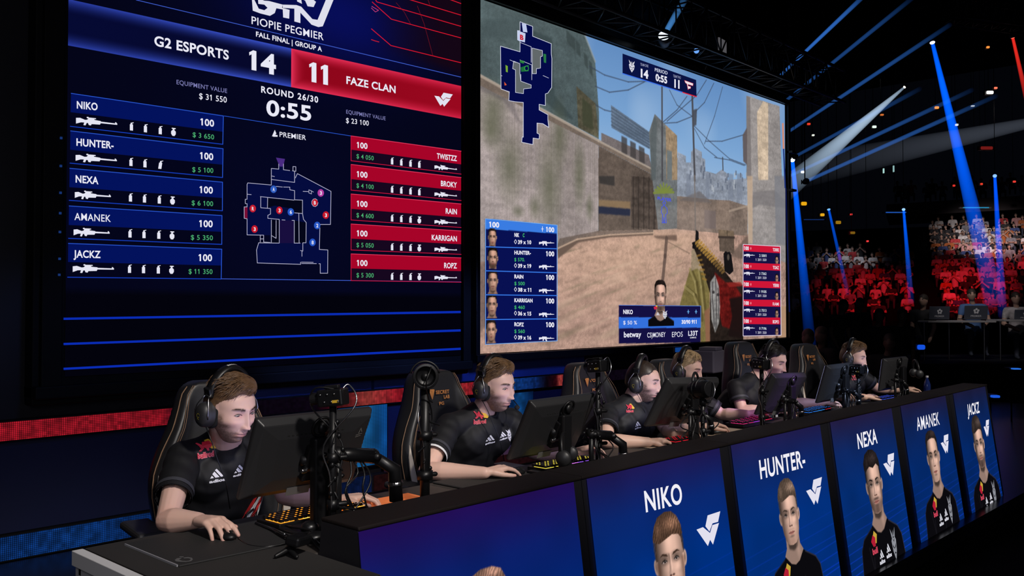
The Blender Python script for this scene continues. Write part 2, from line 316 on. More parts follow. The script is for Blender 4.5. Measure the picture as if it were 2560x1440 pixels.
CANI = [(.2, 0), (.8, 0), (.8, .75), (.65, .78), (.65, .9), (.95, .98), (.9, 1.05), (.35, .95), (.35, .78), (.2, .75)]
NADE = [(.3, 0), (.7, 0), (.95, .25), (.95, .55), (.65, .75), (.7, .85), (.95, .9), (.9, 1), (.2, 1), (.15, .9), (.4, .85), (.35, .75), (.05, .55), (.05, .25)]
WHT = (228, 228, 242)
tS = thing('scoreboard_screen', 'huge left screen showing the score table with blue and red team bars', 'screen', (4, 6, 1.0))
MB().box((3.9, 5.975, 2.75), (3.7, .13, 3.72)).build('housing', M_black, tS, bevel=.01)
MB().box((3.9, 5.95, .97), (3.7, .2, .08))  .build('lower_rail', M_black, tS, bevel=.01)
for x, w in ((2.15, .12), (5.70, .09)): fr = MB(); fr.box((x, 5.9, 2.75), (w, .06, 3.6)); fr.build('side_frame', M_black, tS, bevel=.006)
px = Pic(420, 440, 2.238, 1.06, 5.645, 4.4, (4, 5, 24))
px.put(np.exp(-((px.x-4.3)/.9)**2-((px.y-3.8)/.45)**2), (8, 14, 92), .95); px.put(np.clip((px.x-4.6)/.8, 0, 1)*np.clip((px.y-3.55)/.1, 0, 1), (24, 6, 18), .8); px.put(np.exp(-((px.x-3.9)/1.1)**2-((px.y-2.2)/1.0)**2), (5, 8, 42), .5)
px.put(np.clip((1.62-px.y)/.05, 0, 1), (3, 3, 12), 1)
link_mesh('display', grid_mesh('display', np.stack([px.x, np.full_like(px.x, YS), px.y], -1)-np.array([4, 6, 1.0]), lin(np.clip(px.a, 0, 255)/255)), attr_mat('display_light', True), tS)
for nm_, xa, xb in (('blue_team_bar', 2.238, 3.864), ('red_team_bar', 3.864, 5.645)):
    X, Q = np.meshgrid(np.linspace(xa, xb, 90), np.linspace(0, 1, 60)); b0 = 3.134+(X-2.26)*.0157; b1 = 3.426+(X-2.26)*.0168; e = np.minimum(Q, 1-Q)*2; g = np.clip(1-e/.62, 0, 1)**1.5; A = lambda *c: np.array(c, float)
    if nm_[0] == 'b': c = A(6, 8, 42)+(A(62, 88, 214)-A(6, 8, 42))*(g*.9)[..., None]; c = c+(A(5, 14, 70)-c)*(np.exp(-((X-2.2)/.9)**2)*.3)[..., None]
    else: c = A(140, 6, 26)+(A(236, 52, 92)-A(140, 6, 26))*(np.maximum(g, np.clip(1-(X-3.864)/.14, 0, 1)**2)*.92)[..., None]; c = c+(A(176, 12, 40)-c)*(np.clip((X-3.9)/1.6, 0, 1)*.35)[..., None]
    link_mesh(nm_, grid_mesh(nm_, np.stack([X, np.full_like(X, YS-.001), b0+(b1-b0)*Q], -1)-np.array([4, 6, 1.0]), lin(c/255)), bpy.data.materials['display_light'], tS)
L = Layers(P3)
ib = (62, 92, 205); B1 = (40, 84, 205)
L.ln((340, 0), (1152, 193), 1.6, ib); L.ln((560, 290), (877, 340), 1.4, B1); L.ln((553, 697), (1152, 705), 1.6, ib)
for v0, v1 in ((797, 780), (860, 826), (922, 872)): L.ln((160, v0), (1150, v1), 5.5, (10, 44, 178))
# team bars and headings
L.tx('G2 ESPORTS', 385, 113.7, 571, 149.5, 25); L.tx('4', 651, 179, 689, 186, 49, bold=.035)
for u, v in ((628, 175), (778, 205), (807, 211)): L.pg([(u, v), (u+12, v+2.3), (u+12, v-46.5), (u+4, v-49), (u-6, v-44), (u-5.5, v-36), (u, v-39)], (232, 232, 245), 3)
0; L.tx('FAZE CLAN', 865, 209, 988, 233, 19)
L.tx('EQUIPMENT VALUE', 440.5, 210.5, 567, 233, 11.5, (120, 120, 175)); L.tx('$ 31 550', 497, 247, 566, 257, 15); L.tx('ROUND 26/30', 652, 231, 794.5, 257, 16, track=1.2); L.tx('0:55', 665, 287.5, 777, 302, 39, bold=.025)
L.tx('EQUIPMENT VALUE', 864.5, 284, 963, 301, 10, (120, 120, 175)); L.tx('$ 23 100', 864, 307, 921, 314.5, 13); L.tx('PREMIER', 698, 342, 764, 350.5, 13, bold=.05); L.tx('FALL FINAL | GROUP A', 639, 91, 804, 129, 12.5)
L.tx('PIOPIE PEGMIER', 628, 60, 808, 101, 20, bold=.06)
logo_w(L, (1085, 239.5), (1131, 236.3), (1100, 265))
for q in ([(679, 341), (686, 325), (690, 334), (684, 341)], [(683.5, 337), (693, 338), (693, 342), (682, 342)]): L.pg(q, WHT, 3)
# big white block emblem at the top, cut by the frame
for q in ([(626, -40), (640, -40), (634, -2), (646, 22), (660, 26), (668, 20), (660, 12), (645, 10), (644, -4), (660, 2), (672, 3), (706, 12), (704, 20), (723, 25), (722, 47), (707, 44), (706, 24), (690, 21), (686, 33), (674, 40), (650, 34), (631, 27)], [(706, 12), (740, 13), (752, 17), (780, 48), (793, 50), (826, -30), (845, -30), (806, 66), (795, 68), (778, 62), (750, 32), (750, 58), (735, 54), (735, 22), (706, 20)], [(745, -40), (754, 10), (742, 4), (736, -40)], [(745, -30), (789, 5), (783, 18), (768, 16), (762, 2), (745, -6)]): L.pg(q, (222, 222, 236), 3)
rl = (214, 22, 46)
for a in ([(932, -10), (942, 5), (1152, 66)], [(930, 5), (978, 48), (1152, 95)], [(928, 72), (977, 114), (1152, 157)], [(1010, -5), (1152, 38)], [(1100, -10), (1152, 9)]): L.pl(a, 1.8, rl)
for a in ([(990, 7), (1010, 30), (1026, 60)], [(1043, 15), (1060, 60), (1082, 140)], [(1068, -5), (1074, 12)]): L.pl(a, .9, (120, 20, 34))
L.pl([(929, 16), (946, 26), (938, 30), (928, 20)], 1.5, (190, 60, 120)); L.pl([(928, 99), (936, 102), (947, 105)], 2, (190, 26, 46))
# player rows
rows = [('NIKO', 'NIKO', '$ 3 650', (191, 271, 243, 276), (500, 312.5, 534, 317), (480.5, 342.5, 534, 349), [(177, 233.7), (557.5, 290), (176, 280.5), (556, 329.5), (175, 316), (556, 361)]),
 ('HUNTER-', '', '$ 5 100', (190, 364, 283, 372), (499, 397, 532, 400.5), (479.6, 429.7, 532, 432.5), [(175.5, 327.5), (556.7, 372), (174.9, 374.3), (555.4, 411.8), (174, 408), (555.4, 444)]),
 ('NEXA', '', '$ 6 100', (188, 456, 245, 460.6), (498, 482, 531, 484), (478, 513, 531.6, 515.5), [(173.5, 421), (555.4, 455.6), (173, 468), (555, 495), (172, 501), (555, 527)]),
 ('AMANEK', '', '$ 5 350', (185, 550, 276, 555), (497, 567, 530.6, 568), (476, 599.2, 531, 600.7), [(172, 515), (554, 539), (171.4, 562.5), (553.8, 579.6), (170.4, 596), (553.5, 611)]),
 ('JACKZ', '', '$ 11 350', (182.8, 643.5, 250.6, 645), (495.5, 652, 529, 652.7), (470.4, 684.4, 530, 685), [(170, 608.6), (553.5, 623), (169.6, 655), (552.8, 663.8), (168, 693), (552, 697.6)])]
for i, (nm, _, mon, n4, h4, m4, c) in enumerate(rows):
    tl, tr, dl, dr_, bl_, br = c; L.pg([tl, tr, br, bl_], (4, 5, 26), 1); L.pg([tl, tr, dr_, dl], (3, 18, 92), 2); L.ln(tl, tr, 1.8, B1, 3); L.ln(bl_, br, 2, (22, 62, 190), 3); L.ln(tr, br, 1.8, B1, 3)
    L.tx(nm, *n4[:4], 18.5, k=4); L.tx('100', *h4, 17, k=4); L.tx(mon, *m4, 12.5, (74, 172, 112), k=4)
    sl = (br[1]-bl_[1])/(br[0]-bl_[0]); y = lambda u: dl[1]+(dr_[1]-dl[1])/(dr_[0]-dl[0])*(u-dl[0])
    ux = (103 if i in (0, 1, 4) else 90); L.shape(RIFLE, (n4[0]-2, y(n4[0])+29-i*.5), (ux, ux*sl*.85), (0, -22), WHT, 4)
    for j, u in enumerate((321, 356, 393, 426)):
        if i == 1 and j == 3: continue
        v = y(u)+26+sl*5-i*.6; L.shape(NADE if j == 3 else CANI, (u-i*1.2, v), (13, 13*sl), (3 if (i == 1 and j == 2) else 0, -20), WHT, 4)
names = [('TWISTZZ', '$ 4 050', 1091), ('BROKY', '$ 4 100', 1101), ('RAIN', '$ 4 600', 1113), ('KARRIGAN', '$ 5 050', 1078), ('ROPZ', '$ 5 300', 1109)]
rv = [(340, 378, 374, 411, 402, 435.5), (411.3, 444, 447.7, 477, 475.4, 501.5), (485, 510, 522, 543.7, 550, 569), (560, 577.5, 596.5, 610.5, 625, 636), (634.8, 644.8, 671, 677.8, 701.5, 705.5)]
for i, (nm, mon, nu) in enumerate(names):
    a = rv[i]; U0, U1 = 876.7, 1152; ip = lambda p, q, u: p+(q-p)*(u-U0)/(U1-U0); top = lambda u, f: ip(a[0]+(a[2]-a[0])*f, a[1]+(a[3]-a[1])*f, u); low = lambda u, f: ip(a[2]+(a[4]-a[2])*f, a[3]+(a[5]-a[3])*f, u)
    L.pg([(U0, a[0]), (U1, a[1]), (U1, a[5]), (U0, a[4])], (22, 7, 30), 1); L.pg([(U0, a[0]), (U1, a[1]), (U1, a[3]), (U0, a[2])], (166, 4, 40), 2)
    L.ln((U0, a[0]), (U1, a[1]), 1.4, (235, 60, 100), 3); L.ln((U0, a[4]), (U1, a[5]), 1.6, (196, 20, 62), 3); L.ln((U0, a[0]), (U0, a[4]), 1.6, (196, 20, 62), 3)
    L.tx('100', 891, top(891, .8), 917.5, top(917.5, .8), 14.5, k=4); L.tx(nm, nu, top(nu, .8), 1141, top(1141, .8), 13.5, k=4); L.tx(mon, 890, low(890, .72), 933, low(933, .72), 11.5, (74, 172, 112), k=4)
    sl = (a[5]-a[4])/(U1-U0)
    for j, u in enumerate((974, 997, 1020, 1042)): L.shape(NADE if (j == 3 and i > 1) else CANI, (u, low(u, .88)), (10, 10*sl), (0, -17), WHT, 4)
    L.shape(RIFLE, (1085, low(1085, .85)), (56, 56*sl), (0, -13), WHT, 4)
# plan of rooms in the middle
mc = (178, 178, 205); nv = (5, 12, 62); mz = lambda x, y: (560+x*.2639, 340+y*.2639)
MP = lambda *p: [mz(*q) for q in p]
L.pg(MP((218, 450), (445, 465), (445, 308), (515, 315), (515, 265), (560, 265), (560, 320), (665, 335), (690, 360), (1008, 525), (1005, 840), (905, 840), (905, 1075), (980, 1080), (978, 1300), (908, 1300), (908, 1210), (725, 1215), (312, 1205), (308, 1075), (325, 1012), (435, 1012), (435, 940), (215, 938)), nv, 1)
L.pg(MP((410, 590), (740, 608), (740, 735), (665, 730), (650, 690), (480, 660), (410, 680)), (4, 6, 24), 2); L.pg(MP((445, 795), (520, 795), (520, 1012), (435, 1012)), (4, 6, 24), 2); L.pg(MP((665, 800), (775, 820), (775, 1012), (665, 1015)), (4, 6, 24), 2); L.pg(MP((525, 800), (662, 800), (662, 1015), (525, 1015)), (24, 14, 62), 2)
L.pg(MP((490, 205), (575, 218), (558, 290), (525, 290)), (74, 44, 130), 2); L.pg(MP((190, 672), (220, 675), (220, 782), (190, 778)), (120, 14, 52), 2)
for p in (((515, 265), (515, 315), (445, 308), (445, 465)), ((560, 265), (560, 320), (620, 328)), ((645, 330), (665, 335), (665, 440), (445, 412)), ((650, 290), (677, 292), (677, 335), (650, 332), (650, 290)), ((672, 398), (692, 357), (1010, 525), (1005, 838), (905, 838)), ((445, 465), (222, 445), (215, 460), (215, 600), (198, 600), (198, 640), (215, 642), (215, 672), (188, 672), (188, 780), (215, 785), (215, 937), (372, 940), (372, 1005), (435, 1010)), ((490, 478), (550, 484)), ((560, 484), (620, 485), (620, 510), (665, 518), (665, 605)), ((340, 575), (410, 582), (660, 608)), ((410, 582), (408, 685)), ((345, 580), (345, 680), (437, 688), (437, 740), (412, 752), (412, 780), (520, 790), (520, 1015), (325, 1012), (305, 1080), (312, 1203), (722, 1216)), ((445, 795), (445, 1010)), ((490, 800), (490, 970), (450, 945)), ((665, 605), (740, 608), (740, 735), (665, 728)), ((545, 795), (575, 797)), ((640, 800), (662, 800), (662, 1015), (718, 1015)), ((740, 735), (750, 790), (775, 820), (773, 1012), (743, 1012), (743, 1090), (720, 1085)), ((735, 1090), (735, 1140)), ((905, 870), (900, 1075), (980, 1080), (978, 1300), (908, 1300), (908, 1210), (895, 1210)), ((722, 1195), (722, 1216)), ((730, 1195), (842, 1197)), ((732, 1208), (872, 1209)), ((218, 552), (255, 556)), ((745, 525), (800, 528)), ((340, 940), (340, 1005)), ((340, 975), (372, 975)), ((705, 730), (708, 1010)), ((450, 380), (475, 385))): L.pl(MP(*p), 1.4, mc, 3)
L.pl(MP((800, 510), (825, 520), (825, 550), (800, 540), (800, 510)), 1.2, mc, 3); L.ln(mz(812, 515), mz(845, 532), 1.2, mc, 3)
for x, y, c, ch in ((465, 505, (46, 92, 190), 'A'), (268, 688, (196, 30, 48), 'R'), (520, 705, (196, 24, 42), '3'), (628, 720, (38, 86, 196), '6'), (285, 882, (196, 22, 40), '3'), (912, 540, (178, 60, 160), '3'), (855, 632, (196, 22, 40), 'B'), (960, 750, (196, 22, 40), '3'), (878, 848, (38, 86, 196), '2'), (834, 1008, (38, 86, 196), '8')):
    u, v = mz(x, y); L.disc(u, v, 8, 9.4, c, 4)
    if ch == 'B': L.pl([(u+8*math.cos(i*.7), v+10*math.sin(i*.7)) for i in range(9)], 1.2, mc, 5)
    L.tx(ch, u-2.6, v+4.4, u+2.6, v+4.8, 9, k=5)
L.build('score_graphics', L.mats, tS)
# small blue indicator lamps on the dark left edge
for i, v in enumerate((345, 415, 482, 533, 580, 647, 687)):
    p = aty(153-i*.8, v, 5.86); MB().box(p, (.012, .01, .014)).build('indicator_lamp', glow(22, 50, 110), tS)
# ---------------------------------------------------------------- portraits as they show on the screens (a picture, painted)
def portrait(p, cx, cy, s, hair=(78, 56, 44), beard=.5, style='quiff', bc=(60, 42, 34), skin=(222, 182, 164), body=True, det=True, seed=1, tache=0):
    # s = height of the face from crown to chin, y up
    T = lambda pts: [(cx+x*s, cy+y*s) for x, y in pts]; d = s/p.dy; sf = lambda k: max(0, min(14, int(k*d/60)))
    A = np.array; E = lambda x, y, rx, ry, c, al=1, soft=.2, rot=0: p.ell(cx+x*s, cy+y*s, rx*s, ry*s, c, al, soft, rot)
    if body:
        p.poly(T([(-.22, -.6), (-.4, -.68), (-.8, -.82), (-.95, -.98), (-1.04, -1.5), (-1.08, -2.6), (1.08, -2.6), (1.04, -1.5), (.95, -1.0), (.8, -.84), (.42, -.68), (.24, -.58)]), (11, 10, 14), 1, sf(.5))
        p.line(T([(-.4, -.69), (-.8, -.83), (-.95, -1.0), (-1.03, -1.5)]), .02*s, (40, 40, 52), .7); p.line(T([(.42, -.69), (.8, -.85), (.95, -1.02), (1.03, -1.5)]), .025*s, (52, 52, 66), .8)
        for a in ([(-.5, -1.5), (-.46, -1.2)], [(.3, -1.1), (.1, -1.5)], [(-.62, -1.0), (-.5, -1.45)]): p.line(T(a), .04*s, (26, 25, 31), .6)
    p.poly(T([(-.25, -.2), (.25, -.2), (.26, -.52), (.36, -.64), (.16, -.8), (0, -.84), (-.16, -.8), (-.36, -.64), (-.26, -.52)]), A(skin)*.66, 1, sf(.6))
    p.poly(T([(-.2, -.3), (.2, -.3), (.16, -.56), (0, -.6), (-.17, -.55)]), A(skin)*.24, .85, sf(3)); p.ell(cx+.17*s, cy-.62*s, .06*s, .1*s, A(skin)*.85, .6, .8)
    for sx in (-1, 1): E(sx*.345, -.02, .05, .105, A(skin)*(.75 if sx < 0 else .92), 1, .15, -8*sx); E(sx*.35, -.02, .022, .06, A(skin)*.45, .7, .5, -8*sx)
    face = T([(-.31, .3), (-.335, .1), (-.325, -.1), (-.295, -.27), (-.235, -.4), (-.14, -.485), (0, -.505), (.14, -.485), (.235, -.4), (.295, -.27), (.325, -.1), (.335, .1), (.31, .3), (.2, .44), (0, .48), (-.2, .44)])
    m = p.mask(face, sf(.5)); X = (p.x-cx)/s; Y = (p.y-cy)/s; sh = 1-.5*np.clip((np.abs(X-.04)-.1)/.25, 0, 1)**1.2; sh = sh-.2*np.clip(-X*3.2, 0, 1)+.3*np.exp(-((np.abs(X)-.318)/.02)**2)*(Y < .05)+.1*np.exp(-((X-.0)/.1)**2-((Y-.26)/.12)**2)+.1*np.exp(-((X-.17)/.07)**2-((Y+.1)/.07)**2)+.04*np.exp(-((X+.17)/.07)**2-((Y+.1)/.07)**2)-.1*np.clip((-Y-.3)/.2, 0, 1)
    p.put(m, np.clip(A(skin)[None, None]*sh[..., None]*A([1, .99, .98]), 0, 255))
    bm = m*np.clip(np.maximum((-Y-.2)/.12, (np.abs(X)-.22)/.06*(Y < .02)*(Y > -.35)), 0, 1)*(1-np.exp(-(X/.105)**4-((Y+.285)/.035)**4)*.9)
    if beard: p.put(blur(bm, sf(2)), bc, beard*.8); p.put(blur(m*np.exp(-(X/.12)**4-((Y+.24)/.024)**4), sf(2)), bc, min(1, beard*.75+tache)); p.put(m*np.exp(-(X/.075)**4-((Y+.42)/.07)**4), bc, beard*.5)
    if det:
        for sx in (-1, 1):
            E(sx*.14, .045, .1, .055, A(skin)*.36, .8, .8); E(sx*.142, .016, .058, .019, (176, 158, 152), 1, .3); E(sx*.142+.004, .019, .026, .021, (34, 28, 28), 1, .25); E(sx*.142+.012, .026, .006, .005, (235, 235, 235), .9, .3)
            p.line(T([(sx*.208, .012), (sx*.18, .03), (sx*.14, .037), (sx*.085, .014)]), .016*s, A(skin)*.14, .95); p.line(T([(sx*.205, -.008), (sx*.14, -.022), (sx*.09, -.002)]), .008*s, A(skin)*.5, .6)
            p.poly(T([(sx*.055, .07), (sx*.08, .105), (sx*.18, .125), (sx*.25, .085), (sx*.18, .098), (sx*.09, .075)]), A(hair)*.45, .9, sf(.5)); E(sx*.2, -.16, .07, .035, A(skin)*.6, .3, .9)
        p.poly(T([(-.055, .1), (-.03, .05), (-.04, -.1), (-.075, -.16), (-.03, -.18), (-.012, -.06), (-.012, .1)]), A(skin)*.42, .7, sf(2)); p.line(T([(.008, .08), (.012, -.12)]), .03*s, np.minimum(255, A(skin)*1.12), .5)
        E(0, -.155, .075, .04, A(skin)*.88, .6, .6); E(-.035, -.178, .026, .013, (50, 26, 22), .85, .6); E(.035, -.178, .026, .013, (50, 26, 22), .85, .6)
        p.poly(T([(-.115, -.29), (-.05, -.265), (0, -.272), (.05, -.265), (.115, -.29), (0, -.298)]), (140, 84, 78), .8, sf(.4)); p.poly(T([(-.11, -.292), (0, -.298), (.11, -.292), (.05, -.332), (-.05, -.332)]), (172, 112, 102), .75, sf(.4)); p.line(T([(-.118, -.29), (-.05, -.296), (0, -.3), (.05, -.296), (.118, -.29)]), .009*s, (70, 30, 32), .9)
        E(0, -.355, .07, .018, A(skin)*.38, .6, .8)
    H = {'quiff': [(-.345, .02), (-.365, .2), (-.36, .36), (-.3, .5), (-.2, .6), (-.02, .645), (.14, .63), (.26, .55), (.34, .42), (.362, .22), (.345, .03), (.315, .12), (.3, .26), (.25, .31), (.1, .33), (-.08, .29), (-.22, .26), (-.29, .28), (-.315, .12)],
         'short': [(-.345, .02), (-.36, .2), (-.34, .36), (-.26, .49), (-.1, .545), (.1, .545), (.26, .49), (.34, .36), (.36, .2), (.345, .02), (.315, .1), (.3, .26), (.22, .36), (.05, .385), (-.1, .375), (-.23, .35), (-.3, .25), (-.315, .1)],
         'wave': [(-.345, .0), (-.37, .22), (-.37, .42), (-.26, .57), (-.06, .64), (.14, .62), (.28, .54), (.36, .4), (.37, .22), (.345, .0), (.315, .12), (.3, .3), (.2, .36), (.04, .3), (-.12, .34), (-.24, .3), (-.3, .26), (-.315, .1)]}[style]
    hm = p.mask(T(H), sf(.5)); side = np.clip((np.abs(X)-.3)/.05, 0, 1)*(Y < .3)
    n = noise2(p.h, p.w, max(6, int(p.h/ (d*.05))) if d > 40 else 8, seed); th = X*1.6-Y*.9+.05*np.sin(X*9+seed)+.25*X*Y; st = (.5+.5*np.sin(th*70+4*n))*.6+.4*noise2(p.h, p.w, max(8, int(p.h/(d*.02))) if d > 60 else 8, seed+9); hl = np.exp(-((X-.08-.05*(seed % 3))/.2)**2-((Y-.48)/.09)**2)+.4*np.exp(-((X+.22)/.06)**2-((Y-.42)/.1)**2)
    hc = A(hair)[None, None]*(.42+.4*st*(1 if d > 60 else .5)+.75*hl*(.6+.5*st))[..., None]; hc = hc*(1-side[..., None]*.0); p.put(hm*(1-.45*side), np.clip(hc, 0, 255))
def crest(L, f, k=4, c=(214, 214, 226), dkc=(14, 14, 20)):       # horned mask emblem of plain facets; f maps 0..1 to the surface
    for q in ([(.5, 0), (.18, .3), (.08, .62), (.3, .74), (.5, .68), (.7, .74), (.92, .62), (.82, .3)], [(.2, .72), (.06, 1), (.3, .86), (.42, .72)], [(.8, .72), (.94, 1), (.7, .86), (.58, .72)], [(.42, .74), (.5, .95), (.58, .74)]): L.pg([f(*p) for p in q], c, k)
    for q in ([(.2, .52), (.44, .4), (.4, .36), (.24, .42)], [(.8, .52), (.56, .4), (.6, .36), (.76, .42)], [(.3, .2), (.5, .28), (.7, .2), (.5, .22)], [(.47, .4), (.53, .4), (.5, .3)], [(.3, .7), (.5, .56), (.7, .7), (.5, .62)]): L.pg([f(*p) for p in q], dkc, k+1)
def stripes3(L, f, k=4, c=(226, 226, 236)):                      # three slanted bars over a small word
    for q in ([(.0, .38), (.14, .55), (.26, .38)], [(.2, .66), (.34, .82), (.66, .38), (.38, .38)], [(.4, .9), (.54, 1), (1, .38), (.78, .38)]): L.pg([f(*p) for p in q], c, k)
# ---------------------------------------------------------------- right screen
tG = thing('game_screen', 'huge right screen showing a sunlit street from behind a rifle', 'screen', (8.9, 6, 1.0))
MB().box((8.93, 5.975, 2.7), (6.2, .13, 3.42)).build('housing', M_black, tG, bevel=.01)
fr = MB(); fr.box((8.92, 5.93, 1.02), (6.2, .14, .07)); fr.box((8.92, 5.93, 4.38), (6.2, .14, .07)); fr.box((5.83, 5.92, 2.7), (.05, .12, 3.3)); fr.box((12.03, 5.92, 2.7), (.06, .12, 3.4)); fr.build('bezel', M_blackg, tG, bevel=.006)
x0, x1, z0, z1 = 5.858, 11.96, 1.062, 4.335
p = Pic(760, 408, x0, z0, x1, z1, (0, 0, 0))
Z5 = lambda *q: SP(*[(1180+x*.3125, y*.3125) for x, y in q]); Z6 = lambda *q: SP(*[(1180+x*.3125, 440+y*.3125) for x, y in q])
yy = ((p.y-z0)/(z1-z0)); sky = np.stack([np.interp(yy, [.4, .75, 1], a) for a in ((182, 122, 98), (205, 164, 140), (228, 210, 192))], -1); p.a = sky
p.put(np.clip(noise2(p.h, p.w, 5, 4)-.5, 0, 1), (215, 225, 238), .55)
nz = (.5*noise2(p.h, p.w, 120, 11)+.5*np.repeat(noise2(p.h, p.w//4, 90, 12), 4, 1))[..., None]; nb = (.6*noise2(p.h, p.w, 5, 5)+.4*noise2(p.h, p.w, 22, 6))[..., None]; nf = RNG.random((p.h, p.w, 1))
def tex(c, a=.22, b=.18, f=.06): return np.clip(np.array(c)*(1+a*(nb-.5)*2+b*(nz-.5)*2+f*(nf-.5)*2), 0, 255)
# ground
p.poly(Z6((0, 690), (680, 590), (1010, 440), (1640, 415), (2200, 460), (2520, 600), (2520, 1330), (0, 1440)), tex((172, 140, 126), .12, .22, .1))
p.ell(*S(1570, 660), 1.5, .35, (214, 178, 148), .45, .9); p.ell(*S(1480, 800), 2.0, .4, (186, 150, 134), .4, .9); p.ell(*S(1700, 600), .8, .12, (228, 190, 160), .4, .9)
p.poly(Z6((0, 690), (520, 690), (300, 1000), (0, 1330)), (70, 62, 62), .5, 8); p.poly(Z6((1450, 480), (1640, 470), (1640, 520), (1480, 500)), (70, 55, 50), .6, 2)
p.poly(Z6((2200, 480), (2330, 560), (2330, 700), (2060, 640)), (96, 82, 74), .7, 3)
for q in range(90):
    a = RNG.random(4); u = 1390+a[0]*400; v = 615+a[1]*235; kk = (v-590)/200; p.ell(*S(u, v), (.04+.16*a[2])*(.5+kk), (.008+.022*a[3])*(.5+kk), [(112, 92, 80), (214, 184, 160), (124, 116, 92)][q % 3], .34, .9, rot=14)
# left houses
p.poly(Z5((0, -300), (905, -300), (905, 285), (985, 490), (1015, 890), (1015, 1115), (0, 560)), tex((82, 96, 98), .12, .1)); p.poly(Z5((470, 240), (640, 300), (660, 760), (820, 960), (700, 920), (470, 700)), (52, 64, 66), .6, 3); p.poly(Z5((120, 150), (390, 150), (480, 330), (60, 300)), (64, 76, 78), .5, 10)
p.poly(Z5((835, 690), (990, 830), (1012, 1105), (850, 1020)), tex((88, 84, 68), .1, .2)); p.poly(Z5((880, 780), (960, 850), (970, 1040), (885, 1000)), (62, 66, 50), .8, 1)
for a in ((755, 240, 36), (790, 275, 34), (830, 320, 34), (895, 420, 30), (935, 480, 26)): p.poly(Z5((a[0], a[1]), (a[0]+a[2], a[1]+a[2]), (a[0]+a[2]+4, a[1]+140), (a[0]+4, a[1]+95)), (56, 66, 66), .7, 1)
p.line(Z5((905, 285), (985, 490)), .03, (150, 158, 160), .6)
# long plaster wall and ledge
wl = Z5((0, 640), (1012, 1165), (1012, 1440))+Z6((1008, 440), (680, 600), (0, 700)); m = p.mask(wl); p.put(m, tex((160, 148, 146), .12, .12))
dr2 = np.clip(noise2(p.h, p.w, 3, 8)*.6+noise2(1, p.w, 40, 9)*.6-.55, 0, 1)*2; p.put(m*np.clip(dr2, 0, 1), (112, 104, 92), .6)
for a in ((170, 880, 60, 90), (700, 1080, 40, 110), (150, 1050, 40, 60), (500, 1660, 24, 40), (370, 1690, 26, 20), (940, 1660, 20, 50), (300, 1330, 60, 120), (620, 1500, 60, 160), (860, 1400, 30, 120)): u, v = 1180+a[0]*.3125, a[1]*.3125; c = S(u, v); p.ell(c[0], c[1], a[2]*.0022, a[3]*.002, (84, 88, 66), .6, .9)
p.put(m*np.clip((2.4-p.y)/1.2, 0, 1), (92, 78, 70), .45); p.poly(Z5((60, 660), (320, 800), (400, 1010), (240, 800), (60, 720)), (86, 80, 84), .4, 5)
p.poly(Z5((0, 560), (1012, 1120), (1440, 1345), (1445, 1400), (1012, 1165), (0, 650)), tex((120, 106, 96), .1, .1)); p.line(Z5((0, 568), (1012, 1125), (1440, 1350)), .03, (176, 162, 148), .8)
# street front in the middle
p.poly(Z5((1012, 1165), (1445, 1400))+Z6((1480, 0), (1490, 430), (1010, 440)), tex((96, 84, 76), .15, .15)); p.poly(Z6((1014, 240), (1265, 262), (1265, 320), (1014, 300)), (38, 44, 66), .9, 1); p.poly(Z6((1014, 190), (1265, 205), (1265, 262), (1014, 240)), (150, 122, 88), .7, 1)
p.poly(Z6((1275, 0), (1480, 20), (1480, 430), (1275, 410)), tex((78, 68, 62), .1, .25)); p.poly(Z6((1014, 0), (1140, 0), (1140, 80), (1020, 60)), (52, 50, 50), .8, 1)
for a in range(5): p.line(Z6((1290+a*42, 10), (1290+a*42, 420)), .02, (48, 42, 40), .6)
p.poly(Z5((1112, 840), (1418, 1055), (1422, 1195), (1116, 1022)), tex((96, 112, 132), .1, .1)); 
for a in range(6): p.line(Z5((1114, 860+a*28), (1420, 1072+a*22)), .012, (70, 82, 98), .7)
p.poly(Z5((1035, 1062), (1170, 1125), (1415, 1240), (1440, 1345), (1035, 1130)), tex((112, 104, 104), .1, .1))
for a in range(3): p.poly(Z5((1195+a*70, 1085+a*40), (1240+a*70, 1108+a*40), (1242+a*70, 1240+a*36), (1197+a*70, 1216+a*36)), (66, 62, 62), .8, 1)
p.poly(Z5((1415, 1060), (1462, 912), (1520, 970), (1640, 1085), (1645, 1440))+Z6((1645, 420), (1490, 430), (1440, 0)), tex((106, 110, 112), .15, .15)); p.poly(Z5((1550, 1000), (1640, 1085), (1645, 1440), (1555, 1440)), tex((142, 122, 98), .2, .2)); p.poly(Z5((1560, 1200), (1600, 1210), (1600, 1440), (1560, 1440)), (98, 112, 120), .8, 1); p.poly(Z5((1425, 1080), (1462, 930), (1480, 980), (1470, 1440), (1430, 1440)), (84, 92, 94), .7, 2)
# far town
p.poly(Z5((1645, 1215), (1710, 1248), (1712, 1300), (1752, 1300), (1752, 1215), (1782, 1185), (1838, 1215), (1840, 1262), (1866, 1275), (1866, 1370), (1900, 1375), (1950, 1392), (2000, 1355), (2045, 1392), (2045, 1440), (2200, 1425))+Z6((2210, 240), (1640, 200)), tex((140, 148, 162), .12, .16))
for i in range(34):
    a = RNG.random(3); u = 1185+1180-1180+ (1650+a[0]*540)*.3125; v = 440+(a[1]*150-20)*.3125+ (0 if a[0] > .4 else -20); c = S(u, v); p.poly([(c[0], c[1]), (c[0]+.035, c[1]), (c[0]+.035, c[1]+.06), (c[0], c[1]+.06)], (98, 106, 122) if a[2] < .7 else (176, 182, 190), .8)
for x, w in ((1715, 36), (1870, 30), (2050, 40), (2120, 44)): p.poly(Z6((x, -20), (x+w, -14), (x+w, 190), (x, 185)), (118, 126, 142), .6, 1)
